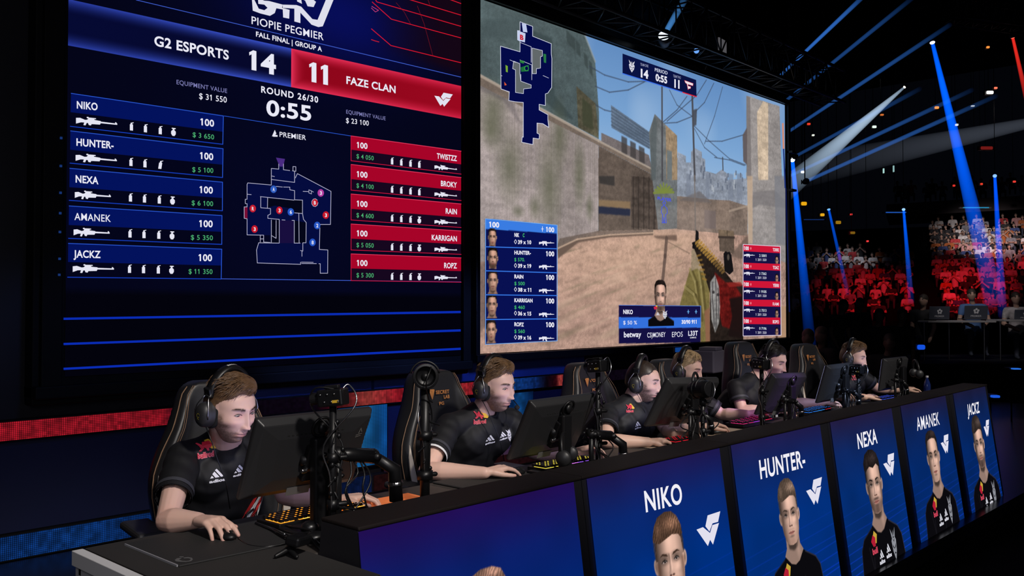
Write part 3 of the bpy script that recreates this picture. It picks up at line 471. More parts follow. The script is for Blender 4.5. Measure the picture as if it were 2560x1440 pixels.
p.poly(Z6((1640, 160), (1940, 190), (2060, 195), (2205, 240), (2205, 480), (1640, 425)), tex((128, 112, 102), .15, .15)); p.poly(Z6((1860, 270), (1950, 280), (1950, 425), (1860, 418)), (112, 100, 98), .8, 1); p.poly(Z6((1955, 200), (2060, 205), (2060, 440), (1955, 430)), tex((138, 120, 108), .1, .1)); p.line(Z6((2060, 280), (2205, 240)), .03, (170, 152, 136), .7); p.poly(Z6((1650, 195), (1820, 120), (1920, 215)), (104, 98, 98), .7, 2)
p.poly(Z6((1480, 250), (1900, 250), (1900, 440), (1480, 440)), (200, 180, 170), .18, 20)
# kerb
p.poly(Z6((680, 575), (840, 500), (1100, 465), (1450, 448), (1450, 472), (1100, 492), (850, 532), (690, 660)), (104, 86, 76), .95, 1); p.line(Z6((680, 575), (840, 500), (1100, 465), (1450, 448)), .035, (196, 168, 146), .8); p.poly(Z6((700, 500), (1005, 440), (1450, 430), (1450, 448), (1100, 465), (840, 500), (680, 575)), tex((112, 98, 90), .1, .1), .9)
p.line(Z6((1556, 500), (1545, 640), (1524, 850)), .06, (86, 70, 64), .75); p.line(Z6((1556, 520), (1740, 620)), .015, (110, 92, 80), .5)
# poles and wires
for a, w in ((((1520, 690), (1522, 1440)), .03), (((1762, 770), (1782, 1440)), .04), (((2005, 1262), (2008, 1360)), .025)): p.line(Z5(*a), w, (70, 68, 72), .9)
p.line(Z6((1780, 0), (1788, 430)), .03, (120, 112, 108), .8)
for a in (((940, 530), (1060, 600), (1250, 655), (1400, 650)), ((985, 690), (1100, 738), (1250, 720), (1380, 655)), ((990, 840), (1060, 880), (1110, 892)), ((1530, 975), (1640, 880), (1720, 770)), ((1540, 985), (1640, 980), (1765, 930)), ((1580, 720), (1640, 840), (1760, 930)), ((1935, 665), (1860, 820), (1790, 890)), ((1780, 1010), (1900, 1130), (2060, 1270), (2190, 1320)), ((2005, 695), (1940, 930), (1860, 1150)), ((1870, 1130), (2000, 1130), (2185, 1075)), ((1780, 1030), (1860, 1180), (1960, 1260)), ((1875, 640), (1800, 760), (1560, 970)), ((1940, 1260), (2060, 1280), (2180, 1325))): p.line(Z5(*a), .012, (58, 66, 84), .75)
p.poly(Z5((1770, 880), (1800, 870), (1795, 1000), (1775, 1010)), (64, 62, 66), .8, 1)
for i in range(9): a = R(20+i*18); u, v = 1180+1535*.3125, 440+130*.3125; p.line([S(u, v), S(u+26*math.cos(a), v-22*math.sin(a)+8*abs(math.cos(a)))], .03, (122, 136, 62), .9)
# right pillar
p.poly(Z5((2195, 765), (2460, 850), (2480, 1440))+Z6((2520, 0), (2520, 700), (2210, 560), (2200, 0)), tex((150, 144, 142), .12, .12)); p.poly(Z5((2280, 900), (2330, 810), (2370, 830), (2370, 1440), (2290, 1440)), tex((206, 184, 158), .15, .15), .9, 1); p.poly(Z5((2195, 765), (2225, 775), (2235, 1440), (2195, 1440)), (112, 106, 106), .7, 1); p.poly(Z5((2165, 1080), (2200, 1020), (2200, 1320), (2170, 1290)), (96, 84, 82), .9, 1)
p.poly(Z6((2200, 0), (2245, 0), (2245, 540), (2210, 540)), (196, 168, 140), .7, 1); p.poly(Z6((2245, 130), (2420, 110), (2520, 210), (2520, 260), (2300, 230), (2245, 260)), (112, 108, 110), .6, 2); p.poly(Z6((2420, 0), (2520, 0), (2520, 560), (2430, 540)), (120, 122, 130), .7, 2)
p.poly(Z6((2460, 1040), (2520, 1040), (2520, 1300), (2460, 1300)), (176, 140, 110), .9, 2)
# barrel and crate
p.poly(Z6((1972, 428), (2092, 440), (2098, 490), (1972, 486)), tex((120, 102, 84), .1, .2)); p.poly(Z6((1976, 486), (2096, 490), (2098, 625), (1980, 600)), tex((98, 84, 74), .1, .2)); p.line(Z6((1974, 488), (2098, 492)), .03, (60, 50, 46), .9); p.line(Z6((2040, 440), (2042, 486)), .02, (70, 60, 50), .8)
# sleeve, glove and rifle
p.poly(Z6((1745, 740), (1800, 725), (1850, 760), (1900, 900), (1900, 1330), (1830, 1330), (1825, 1180), (1660, 1040), (1690, 930)), tex((118, 106, 62), .1, .12), 1, 1)
for a in (((1760, 760), (1800, 860), (1840, 1150)), ((1720, 900), (1790, 960), (1830, 1060)), ((1830, 770), (1850, 900), (1870, 1100))): p.line(Z6(*a), .06, (84, 74, 40), .7); p.line([(q[0]-.05, q[1]+.02) for q in Z6(*a)], .04, (160, 146, 96), .6)
p.poly(Z6((1756, 600), (1790, 560), (1835, 640), (1840, 770), (1800, 740), (1752, 760)), tex((152, 134, 110), .1, .1), 1, 1)
p.poly(Z6((1790, 430), (1812, 445), (1815, 530), (1785, 540)), (26, 24, 26), 1, 0); p.poly(Z6((1758, 535), (1790, 520), (1925, 640), (2010, 745), (2090, 850), (2170, 875), (2170, 1310), (1900, 1330), (1905, 940), (1850, 760), (1800, 640)), tex((38, 30, 26), .2, .3), 1, 0)
for i in range(14): a = i/13; u0 = 1800+a*215; v0 = 528+a*232; p.line(Z6((u0-16, v0+14), (u0+22, v0-14)), .035, (170, 130, 62) if i < 9 else (120, 92, 50), .85)
for i in range(6): p.line(Z6((1800+i*9, 640+i*36), (1830+i*9, 630+i*40)), .025, (150, 112, 50), .7)
p.poly(Z6((1940, 770), (2040, 860), (2110, 880), (2160, 960), (2160, 1260), (2000, 1200), (1960, 1000)), tex((104, 24, 22), .3, .3), 1, 2); p.poly(Z6((2060, 980), (2165, 960), (2165, 1300), (2050, 1280), (2080, 1120)), (28, 18, 18), .95, 3); p.poly(Z6((2030, 850), (2150, 850), (2170, 880), (2060, 890)), (150, 40, 36), .8, 1)
p.poly(Z6((2012, 620), (2030, 600), (2045, 610), (2060, 604), (2075, 630), (2092, 760), (2060, 790), (2020, 760)), (22, 20, 22), 1, 0); p.ell(*S(1180+2050*.3125, 440+650*.3125), .03, .04, (90, 80, 72), .9, .2)
p.poly(Z6((1765, 530), (1785, 525), (1785, 585), (1762, 580)), (22, 20, 22), 1, 0)
p.poly(Z6((1905, 850), (1945, 790), (1975, 880), (1985, 1050), (1975, 1180), (1945, 1255), (1915, 1150)), tex((150, 148, 146), .2, .2), .95, 1)
for a in (((1925, 850), (1922, 960), (1932, 1080), (1938, 1200)), ((1948, 820), (1954, 960), (1956, 1100), (1950, 1230)), ((1968, 900), (1976, 1010), (1970, 1140))): p.line(Z6(*a), .022, (66, 62, 64), .8)
for a in ((1932, 930), (1968, 950)): c = Z6(a)[0]; p.ell(c[0], c[1], .03, .02, (40, 36, 38), .8)
p.poly(Z6((1860, 1080), (1900, 1050), (1905, 1330), (1870, 1330)), (140, 96, 74), .9, 2)
# pictures inside the panels
for i, (u, v, sz, bd, b) in enumerate([(1231, 600, .14, .3, 1), (1233, 652, .17, .8, 1), (1232, 708, .17, .4, 1), (1230, 768, .17, .3, 1), (1229, 832, .17, .3, 1)]): pass
link = []
def hud_box(corners, col): p.poly(SP(*corners), col)
hb = [(1213, 547), (1392, 563), (1392, 852), (1213, 861)]; p.poly(SP(*hb), (8, 16, 82)); p.poly(SP((1213, 547), (1392, 563), (1392, 584), (1213, 572)), (58, 124, 226))
for i, (u, v, sz, bd, hs, hc) in enumerate([(1231, 593, .125, .35, 'short', (40, 30, 26)), (1232, 645, .15, .95, 'short', (26, 20, 18)), (1232, 702, .15, .4, 'short', (44, 32, 28)), (1230, 762, .15, .35, 'short', (30, 24, 22)), (1228, 826, .15, .35, 'short', (40, 30, 26))]):
    c = S(u, v); q0 = [(1214, 574), (1214, 621), (1214, 681), (1213, 740), (1213, 800)][i]; ov = [S(u, [616, 673, 734, 795, 858][i])[1]]; sub = p.a.copy(); portrait(p, c[0], c[1], sz*1.25, hc, bd, hs, skin=(206, 160, 140), det=True); keep = (p.y > ov[0])*(p.x > S(1214, 700)[0])*(p.x < S(1262, 700)[0]); p.a = np.where(keep[..., None] > 0, p.a, sub)
rbx = [(1857, 611), (1950, 616), (1952, 838), (1857, 840)]; p.poly(SP(*rbx), (22, 18, 66))
for i, v in enumerate((652, 697, 742, 786, 831)):
    c = S(1942, v); sub = p.a.copy(); portrait(p, c[0], c[1], .13, (22, 18, 18), .5, 'short', skin=(176, 136, 118), seed=i); keep = (p.x < S(1950, 700)[0])*(p.y > c[1]-.12)*(p.y < c[1]+.12); p.a = np.where(keep[..., None] > 0, p.a, sub)
p.poly(SP((1547, 763), (1751, 765), (1751, 856), (1547, 859)), (20, 16, 66)); p.poly(SP((1547, 793), (1751, 794), (1751, 819), (1547, 821)), (52, 112, 220))
c = S(1651, 740); sub = p.a.copy(); portrait(p, c[0], c[1], .345, (34, 26, 24), .8, 'short', bc=(40, 28, 24), skin=(226, 184, 166)); keep = (p.y > S(1650, 816)[1])*(p.x > S(1620, 700)[0])*(p.x < S(1685, 700)[0]); p.a = np.where(keep[..., None] > 0, p.a, sub)
link_mesh('display', grid_mesh('display', np.stack([p.x, np.full_like(p.x, YS), p.y], -1)-np.array([8.9, 6, 1.0]), lin(np.clip(p.a, 0, 255)/255)), bpy.data.materials['display_light'], tG)
L = Layers(P3); NB = (54, 118, 226)
# small plan, top left
m5 = lambda *q: [(1180+x*.3125, y*.3125) for x, y in q]; nv = (4, 10, 72); wh = (214, 218, 238)
PL = m5((382, 175), (483, 212), (483, 290), (632, 350), (632, 432), (637, 470), (635, 700), (605, 745), (585, 752), (585, 845), (535, 835), (535, 880), (605, 918), (605, 960), (612, 1020), (565, 990), (518, 985), (518, 1065), (537, 1075), (535, 1112), (487, 1105), (485, 1157), (395, 1138), (400, 1095), (408, 1098), (408, 820), (345, 815), (292, 805), (296, 735), (230, 712), (226, 370), (382, 415), (382, 330), (362, 318), (362, 245), (382, 248))
L.pg(PL, nv, 1); L.pl(PL, 1.3, wh, 2, True)
for q in ((478, 385), (560, 405), (560, 450), (545, 455), (545, 545), (512, 550), (512, 590), (480, 590)), ((330, 490), (380, 510), (380, 590), (388, 650), (470, 680), (470, 705), (410, 712), (408, 750), (345, 740), (345, 560), (322, 550)): L.pg(m5(*q), (98, 104, 106), 2); L.pl(m5(*q), 1.1, wh, 3, True)
for q in (((470, 375), (470, 500)), ((380, 480), (475, 520)), ((475, 520), (475, 640)), ((382, 340), (470, 375)), ((565, 605), (610, 625)), ((388, 650), (388, 595)), ((300, 480), (345, 500)), ((230, 605), (238, 608))): L.pl(m5(*q), 1, wh, 3)
L.pg(m5((362, 245), (425, 268), (420, 340), (365, 325)), (196, 206, 236), 3); L.tx('B', *m5((380, 315))[0], *m5((408, 322))[0], 12, (200, 30, 50), 4, .05); L.pg(m5((395, 185), (430, 195), (440, 260), (405, 255)), (190, 200, 235), 3)
for q, c in (((265, 520), (283, 530), (283, 580), (268, 575)), (120, 170, 50)), (((380, 480), (418, 490), (410, 510), (380, 500)), (40, 130, 60)), (((568, 430), (590, 435), (590, 505), (572, 500)), (40, 120, 70)), (((385, 540), (450, 520), (450, 570), (390, 575)), (30, 110, 60)), (((255, 655), (275, 680), (258, 685)), (220, 90, 50)): L.pg(m5(*q), c, 3)
L.disc(*m5((432, 548))[0], 6, 7, (50, 150, 70), 4); L.disc(*m5((432, 548))[0], 4, 5, nv, 5)
# match bar
L.pg([(1556, 134), (1740, 200), (1741, 241), (1556, 183)], (10, 18, 66), 1); L.ln((1556, 184), (1706, 231), 2.4, (58, 110, 230), 2); L.ln((1706, 231), (1741, 242), 2.4, (215, 30, 50), 2)
crest(L, lambda x, y: (1570+x*17, 179-y*30+x*5), 3, dkc=(30, 34, 80))
L.tx('14', 1601, 192, 1620, 196.5, 20, k=3, bold=.05); L.tx('0:55', 1638, 201, 1667, 209, 17, k=3, bold=.04); L.tx('11', 1685, 218, 1698, 221, 20, k=3, bold=.05); L.tx('TEAM ONE', 1600, 164, 1620, 169, 7, (150, 156, 190), 3); L.tx('PERIOD', 1636, 178, 1668, 187, 8.5, (190, 196, 220), 3); L.tx('TEAM TWO', 1682, 193, 1701, 198, 7, (150, 156, 190), 3)
for q in ([(1710, 201), (1732, 209), (1731, 215), (1719, 211), (1719, 215), (1726, 217), (1725, 222), (1721, 222), (1719, 225), (1716, 210), (1712, 207)],): L.pg(q, (236, 226, 232), 3); L.pl(q, .8, (200, 30, 60), 4, True)
# left list
H6 = lambda x, y: (1180+x*.3125, 440+y*.3125)
L.pl(hb, 1.5, (110, 170, 240), 3, True)
for a, b in (((1213, 617), (1392, 622)), ((1213, 677), (1392, 682)), ((1213, 737), (1392, 739)), ((1213, 799), (1392, 797))): L.ln(a, b, 2.4, NB, 3)
L.tx('100', *H6(133, 407), *H6(214, 412), 13, k=4, bold=.04); L.tx('100', *H6(588, 445), *H6(654, 450), 12, k=4, bold=.04); L.shape([(.4, 0), (.6, 0), (.6, .4), (1, .5), (.6, .6), (.6, 1), (.4, 1), (.4, .6), (0, .5), (.4, .4)], H6(548, 445), (7, 0), (0, -13), WHT, 4)
for i, (nm, r, mon, y) in enumerate([('NIK', 360, 'C', 485), ('HUNTER-', 467, '$ 570.', 627), ('RAIN', 407, '$ 500', 818), ('KARRIGAN', 481, '$ 460', 1008), ('ROPZ', 411, '$ 560', 1200)]):
    L.tx(nm, *H6(335, y), *H6(r+14*(i == 0), y+3), 9.5, k=4, bold=.04)
    if i: L.tx(mon, *H6(335, y+55), *H6(418, y+56), 9, (66, 190, 110), 4, .04); L.tx('100', *H6(588, y+15-i*2), *H6(654, y+17-i*2), 12, k=4, bold=.04)
    else: L.tx(mon, *H6(402, y+3), *H6(416, y+3), 9, (66, 190, 110), 4, .04)
    yb = y+(58 if i == 0 else 106); L.tx(['39 x 10', '39 x 19', '38 x 11', '36 x 15', '39 x 16'][i], *H6(364, yb), *H6(470, yb+2), 9.5, k=4, bold=.04); L.pl([H6(344, yb), H6(354, yb-17), H6(344, yb-34), H6(334, yb-17)], 1.2, WHT, 4, True); L.shape(AK, H6(532, yb+14), (38, 1), (0, -12), WHT, 4)
# right list
L.pl(rbx, 1.5, (225, 210, 230), 3, True)
for i, v in enumerate((611, 656, 701, 748, 793)):
    L.pg([(1857.5, v+.7), (1949.5, v+5-i), (1949.8, v+22-i), (1857.5, v+17)], (206, 22, 54), 2); L.tx('100', 1859, v+13.5, 1871, v+14.2, 9, k=4, bold=.04); L.disc(1876, v+10, 1.2, 3.5, (240, 160, 170), 4, 6); L.tx(['TORRE', 'TOAZ', 'YERRI', 'RAMI', 'BOPO'][i], 1931, v+17-i*.5, 1946, v+17.6-i*.5, 8, k=4)
    L.shape(AK, (1859, v+32), (27, 1), (0, -9), WHT, 4); L.tx(['2 5001', '3 7362', '1 9105', '2 7513', '0 7196'][i], 1897, v+31, 1915, v+31.5, 6.5, (205, 215, 225), 4); L.tx('1 201 320', 1888, v+41, 1915, v+41.5, 6, (190, 190, 210), 4)
# bottom caption
L.pl([(1547, 763), (1751, 765), (1751, 819)], 1, (80, 140, 240), 3); L.tx('NIKO', *H6(1206, 1102), *H6(1283, 1104), 10.5, k=4, bold=.04); L.tx('$ 50 %', *H6(1206, 1187), *H6(1316, 1187), 9.5, k=4); L.tx('30/90 911', *H6(1673, 1182), *H6(1793, 1180), 9.5, k=4, bold=.04)
for x in (1726, 1788): L.shape([(.4, 0), (.6, 0), (.6, .4), (1, .5), (.6, .6), (.6, 1), (.4, 1), (.4, .6), (0, .5), (.4, .4)], H6(x-12, 1102), (8, 0), (0, -10), (110, 180, 240), 4)
L.tx('betway', *H6(1211, 1290), *H6(1350, 1286), 14, k=4, bold=.025); L.tx('CS)MONEY', *H6(1398, 1292), *H6(1544, 1286), 12.5, k=4, bold=.04); L.tx('EPOS', *H6(1596, 1289), *H6(1682, 1285), 13.5, k=4, bold=.0); L.tx('L33T', *H6(1726, 1277), *H6(1803, 1275), 12, k=4, bold=.03); L.tx('GAMING', *H6(1740, 1299), *H6(1790, 1298), 4, k=4)
# lit outline figure down the street
L.pl([H6(*q) for q in ((1532, 200), (1545, 215), (1535, 235), (1556, 260), (1558, 300), (1545, 310), (1550, 375), (1536, 375), (1534, 330), (1530, 375), (1518, 375), (1522, 310), (1510, 290), (1515, 250), (1530, 235), (1522, 215))], 1.4, (58, 82, 235), 4, True); L.tx('PLAYER', *H6(1480, 190), *H6(1592, 205), 8, (70, 80, 235), 4)
crest(L, lambda x, y: H6(1518+x*42, 1145-y*70), 5); stripes3(L, lambda x, y: H6(1466+x*30, 1130-y*42), 5)
L.pg([H6(1448, 1050), H6(1475, 1035), H6(1478, 1062), H6(1455, 1070)], (200, 40, 70), 5); L.pg([H6(1462, 1040), H6(1475, 1032), H6(1478, 1050)], (220, 190, 60), 6)
L.build('overlay_graphics', L.mats, tG)
# ================================================================ podium row with lit fronts
tz, bz = .845, -.075
def yt(x): return 2.157+(x-1.645)*.0175
def yb(x): return yt(x)-.13
_a = np.array([1.645, yt(1.645), tz]); _n = np.cross(np.array([8.2, yt(8.2), tz])-_a, np.array([1.645, yb(1.645), bz])-_a); _n /= np.linalg.norm(_n); _n = _n if _n[1] < 0 else -_n
def PF(u, v, k=0): d = ray(u, v); t = np.dot(_a-CAMP, _n)/np.dot(d, _n); return CAMP+d*t+_n*(.004+.0012*k)
_up = np.array([0, yt(1.645)-yb(1.645), tz-bz]); HP = np.linalg.norm(_up); _up /= HP; _ax = np.array([8.2, yt(8.2), tz])-_a; _ax /= np.linalg.norm(_ax)
def pl2(q): q = np.asarray(q)-_a; return (float(q@_ax), float(q@_up))      # along the row, height (0 at the top edge)
edges = [1.645, 2.715, 3.845, 4.985, 6.19, 7.19, 8.2]; pan = [(893, 1431), (1463.5, 1795.7), (1824, 2047), (2072.6, 2226), (2248.7, 2361), (2380.4, 2460.5)]
M_cap = mat('podium_cap', (.008, .005, .005), .7, spec=.25, bump=.3, bscale=900); M_pside = mat('podium_side', (.012, .012, .016), .5)
def topv(u): return 1319.5-.2287*(u-893)
dl = attr_mat('panel_light', True)
NM = [None, ('NIKO', (1611, 1279.6, 1703.4, 1257), 53, [(1737.6, 1324), (1797, 1278), (1766, 1365)]), ('HUNTER-', (1898, 1197, 2011, 1166.5), 47, [(2012, 1227.6), (2051.4, 1192.5), (2032, 1262)]), ('NEXA', (2142.4, 1122, 2191, 1107), 38, [(2205, 1160), (2232, 1132), (2222.8, 1190)]), ('AMANEK', (2290.5, 1077, 2346.8, 1061), 34, [(2349, 1108), (2368, 1085), (2362, 1134)]), ('JACKZ', (2417, 1039, 2447, 1031), 28, [(2456.6, 1067.4), (2470, 1048.6), (2464.7, 1092)])]
PT = [((1219, 1415), (1228, 1640), dict(hair=(150, 112, 96), style='short', beard=.2)), ((1662, 1280), (1686, 1502), dict(hair=(116, 84, 66), style='quiff', beard=.55, bc=(96, 62, 48), seed=1)), ((1963.7, 1197), (1979, 1366), dict(hair=(120, 98, 84), style='quiff', beard=.3, bc=(110, 80, 68), seed=2)), ((2174, 1125), (2193, 1288), dict(hair=(44, 36, 36), style='wave', beard=.62, bc=(44, 32, 30), seed=3, tache=.3)), ((2325, 1078), (2340, 1210), dict(hair=(48, 38, 36), style='short', beard=.16, bc=(70, 50, 46), seed=4)), ((2436.4, 1042), (2456, 1174), dict(hair=(70, 58, 54), style='quiff', beard=.85, bc=(48, 36, 34), seed=5))]
PLAB = ['nearest podium, its blue lit front showing only the top of a hairdo', 'second podium from the left whose lit front shows a man with a swept brown quiff', 'podium whose lit front shows a fair haired man, its name ending in a dash', 'podium whose lit front shows a man with dark wavy hair and a thin moustache', 'podium whose lit front shows a clean shaven man with short dark hair', 'farthest podium at the right end whose lit front shows a bearded man']
for i in range(6):
    xa, xb = edges[i], edges[i+1]; t = thing('podium', PLAB[i], 'podium', ((xa+xb)/2, yt(xa)+.1, ZF), 'podiums with lit fronts')
    m = MB(); dpt = .18
    for (A, B) in (((xa+.002, xb-.002),),)[0:1] and [(xa+.002, xb-.002)]:
        P = [(A, yb(A), bz-.04), (B, yb(B), bz-.04), (B, yt(B), tz-.005), (A, yt(A), tz-.005), (A, yt(A)+dpt+.12, bz-.04), (B, yt(B)+dpt+.12, bz-.04), (B, yt(B)+dpt, tz-.005), (A, yt(A)+dpt, tz-.005)]
        m.add(P, [(0, 1, 2, 3), (5, 4, 7, 6), (3, 2, 6, 7), (4, 5, 1, 0), (4, 0, 3, 7), (1, 5, 6, 2)])
    m.build('body', M_pside, t)
    m = MB(); A, B = xa+.001, xb-.001; m.add([(A, yt(A)-.006, tz-.005), (B, yt(B)-.006, tz-.005), (B, yt(B)+dpt+.003, tz-.005), (A, yt(A)+dpt+.003, tz-.005), (A, yt(A)-.004, tz+.007), (B, yt(B)-.004, tz+.007), (B, yt(B)+dpt+.003, tz+.007), (A, yt(A)+dpt+.003, tz+.007)], [(3, 2, 1, 0), (4, 5, 6, 7), (0, 1, 5, 4), (2, 3, 7, 6), (1, 2, 6, 5), (3, 0, 4, 7)]); m.build('top_cap', M_cap, t, bevel=.004)
    u0, u1 = pan[i]; s0 = pl2(PF(u0, topv(u0)))[0]; s1 = pl2(PF(u1, topv(u1)))[0]; h1 = -.007; h0 = -HP+.01
    q = Pic(int(300*(s1-s0)) if i < 4 else 200, 280 if i < 4 else 190, s0, h0, s1, h1, (0, 30, 104)); fy = (q.y-h0)/(h1-h0); fx = (q.x-s0)/(s1-s0)
    cT = [(34, 14, 82), (30, 24, 80), (32, 28, 76), (34, 28, 64), (30, 26, 58), (26, 26, 56)][i]; cB = [(0, 38, 112), (0, 46, 124), (2, 46, 120), (4, 44, 112), (4, 40, 104), (4, 38, 100)][i]
    q.a = np.stack([np.interp(fy, [0, .55, .8, 1], [cB[k], cB[k], .65*cB[k]+.35*cT[k], cT[k]]) for k in range(3)], -1)*(.94+.12*noise2(q.h, q.w, 6, i)[..., None])
    if i:
        for j in range(9): yy0 = h0+(.03+.46*(j/9)**1.25)*(h1-h0); q.line([(s0, yy0-.01), (s1, yy0+.03+.01*(j % 3))], .005, (16, 62, 225), .75*(1-j/10))
    a, b, kw = PT[i]; pa = np.array(pl2(PF(*a))); pb = np.array(pl2(PF(*b))); fs = abs(pa[1]-pb[1])/(1.06 if kw['style'] == 'short' else 1.15); cc = (pa+pb)/2; portrait(q, cc[0], pb[1]+.5*fs, fs*(1.0), **kw)
    me = grid_mesh('display', (_a+q.x[..., None]*_ax+q.y[..., None]*_up+_n*.004), lin(np.clip(q.a, 0, 255)/255)); v = verts(me)-np.array(wloc(t)); me.vertices.foreach_set('co', v.astype(np.float32).ravel()); link_mesh('display', me, dl, t)
    L = Layers(PF)
    if NM[i]:
        nm, n4, hh, lw = NM[i]; L.tx(nm, *n4, hh, (240, 238, 246), bold=.022, lean=-.1*hh, track=1.06); L.build('name_lettering', L.mats, t); L = Layers(PF); logo_w(L, *lw, col=(226, 224, 238)); L.build('team_logo', L.mats, t); L = Layers(PF)
        cx, cy = cc[0]+.01, pb[1]+.5*fs; G = lambda x, y: tuple(_a+(cx+x*fs)*_ax+(cy+y*fs)*_up+_n*.009); L.fn = lambda u, v, k=3: tuple(np.array(G(u, v))+_n*.0008*k)
        vis = lambda y: cy+y*fs > h0+.01
        if i > 1: L.pg([(-.52, -.86), (-.42, -.74), (-.3, -.82), (-.36, -.96), (-.46, -.96)], (196, 160, 60), 3); L.pg([(-.6, -.9), (-.5, -.8), (-.4, -.86), (-.42, -1.0), (-.52, -1.0)], (176, 28, 52), 4); L.tx('bull', -.6, -1.12, -.36, -1.12, -.1, (208, 70, 92), 4, bold=.05)
        if i > 2:
            for bx, by in ((-.32, -1.34), (.02, -1.3)): stripes3(L, lambda x, y: (bx+x*.2, by+y*.24), 4); L.tx('adios', bx-.03, by-.0, bx+.22, by-.0, -.07, (220, 220, 230), 4, bold=.05)
            crest(L, lambda x, y: (.3+x*.26, -1.42+y*.58), 4, c=(140, 142, 150))
        if L.V: L.build('jersey_prints', L.mats, t)
# ================================================================ people
M_skin = attr_mat('skin', rough=.46, sss=.12, bump=.12, bscale=900, spec=.4)
def sm(a, b, x): t = np.clip((x-a)/(b-a), 0, 1); return t*t*(3-2*t)
def gs(x, y, cx, cy, sx, sy): return np.exp(-((x-cx)/sx)**2-((y-cy)/sy)**2)
def head_grid(nu=120, nv=104, wide=1.0, jaw=1.0, nose=1.0, brow=1.0, smile=0, cover=0):
    # local: x to the left of the viewer facing it reversed (x = subject's left +), y forward, z up, origin between the ears at eye height
    a = np.linspace(0, 1, nu, endpoint=False); lon = 2*math.pi*a; lon = lon-.62*np.sin(lon)      # more columns at the front (lon = 0)
    b = np.linspace(0, 1, nv); th = math.pi*(b-.085*np.sin(4*math.pi*b)*0+ .0); LON, TH = np.meshgrid(lon, th)
    dx, dy, dz = np.sin(TH)*np.sin(LON), np.sin(TH)*np.cos(LON), np.cos(TH)
    sq = lambda v, p: np.sign(v)*np.abs(v)**p
    x = .0765*wide*sq(dx, .93); y = np.where(dy > 0, .098*sq(dy, .86), .102*sq(dy, .95)); z = np.where(dz > 0, .118*sq(dz, .95), .121*sq(dz, .9))
    low = sm(.012, -.11, z); x = x*(1-.33/jaw*low**1.3); x = x*(1+.03*np.exp(-((z-.05)/.04)**2)); x = x*(1-.05*np.exp(-((z-.012)/.022)**2)*(y > .02))
    y = np.where(y > 0, y*(1-.1*low), y*(1-.62*sm(-.02, -.09, z))); y = y+.010*sm(.0, .1, -z)*(y > -.02)
    z = z+.0*x
    f = sm(.0, .035, y); X = np.abs(x)
    y = y-f*.013*sm(.055, .10, z)                                   # forehead slopes back
    y = y+f*(.0042*brow*gs(X, z, .026, .026, .022, .009)+.003*gs(x, z, 0, .026, .02, .012))
    y = y-f*(.0112*gs(X, z, .031, .004, .017, .0125)+.004*gs(X, z, .017, .004, .008, .012))
    y = y+f*(.0045*gs(X, z, .031, .003, .0145, .0085))              # the eyeball under the lids
    y = y+f*(.0032*gs(X, z, .031, .0125, .016, .003)-.002*gs(X, z, .031, .0165, .016, .0025)+.0014*gs(X, z, .031, -.0085, .014, .003)-.0025*gs(X, z, .034, -.015, .017, .005))
    x = x+np.sign(x)*f*.003*gs(X, z, .055, -.024, .016, .016); y = y+f*.0062*gs(X, z, .045, -.026, .019, .017)
    y = y-f*.0025*gs(X, z, .046, -.06, .014, .024)
    t = np.clip((.018-z)/.062, 0, 1); ridge = np.where(z < .022, .004+.0185*t**1.2, .005*np.exp(-((z-.022)/.01)**2)); ridge = ridge*np.where(z < -.044, np.exp(-((z+.044)/.0065)**2), 1); wid = .0062+.0035*t
    y = y+f*nose*ridge*np.exp(-(x/wid)**2); y = y+f*nose*(.0105*gs(X, z, .0115, -.0425, .0058, .0075)+.004*gs(x, z, 0, -.046, .012, .007))
    y = y-f*.006*gs(X, z, .0068, -.0512, .0036, .0026); y = y-f*.0035*gs(X, z, .019, -.046, .0035, .009); y = y-f*.0022*gs(X, z, .026, -.058, .006, .011)
    y = y-f*.0022*gs(x, z, 0, -.058, .0035, .006)+f*.0028*gs(X, z, .006, -.058, .0035, .007)
    m = np.clip(1-(X/.026)**2, 0, 1)**.5; zm = -.0722+.07*X
    y = y+f*m*(.0058*np.exp(-((z-zm-.0048)/.0042)**2)+.0066*np.exp(-((z-zm+.0062)/.0052)**2)-.0052*np.exp(-((z-zm)/.0016)**2)); y = y-f*.003*gs(X, z, .028, -.0715, .004, .005)
    y = y-f*.0045*gs(x, z, 0, -.0865, .022, .0045)+f*.0075*gs(x, z, 0, -.103, .019, .012)
    return np.stack([x, y, z], -1)
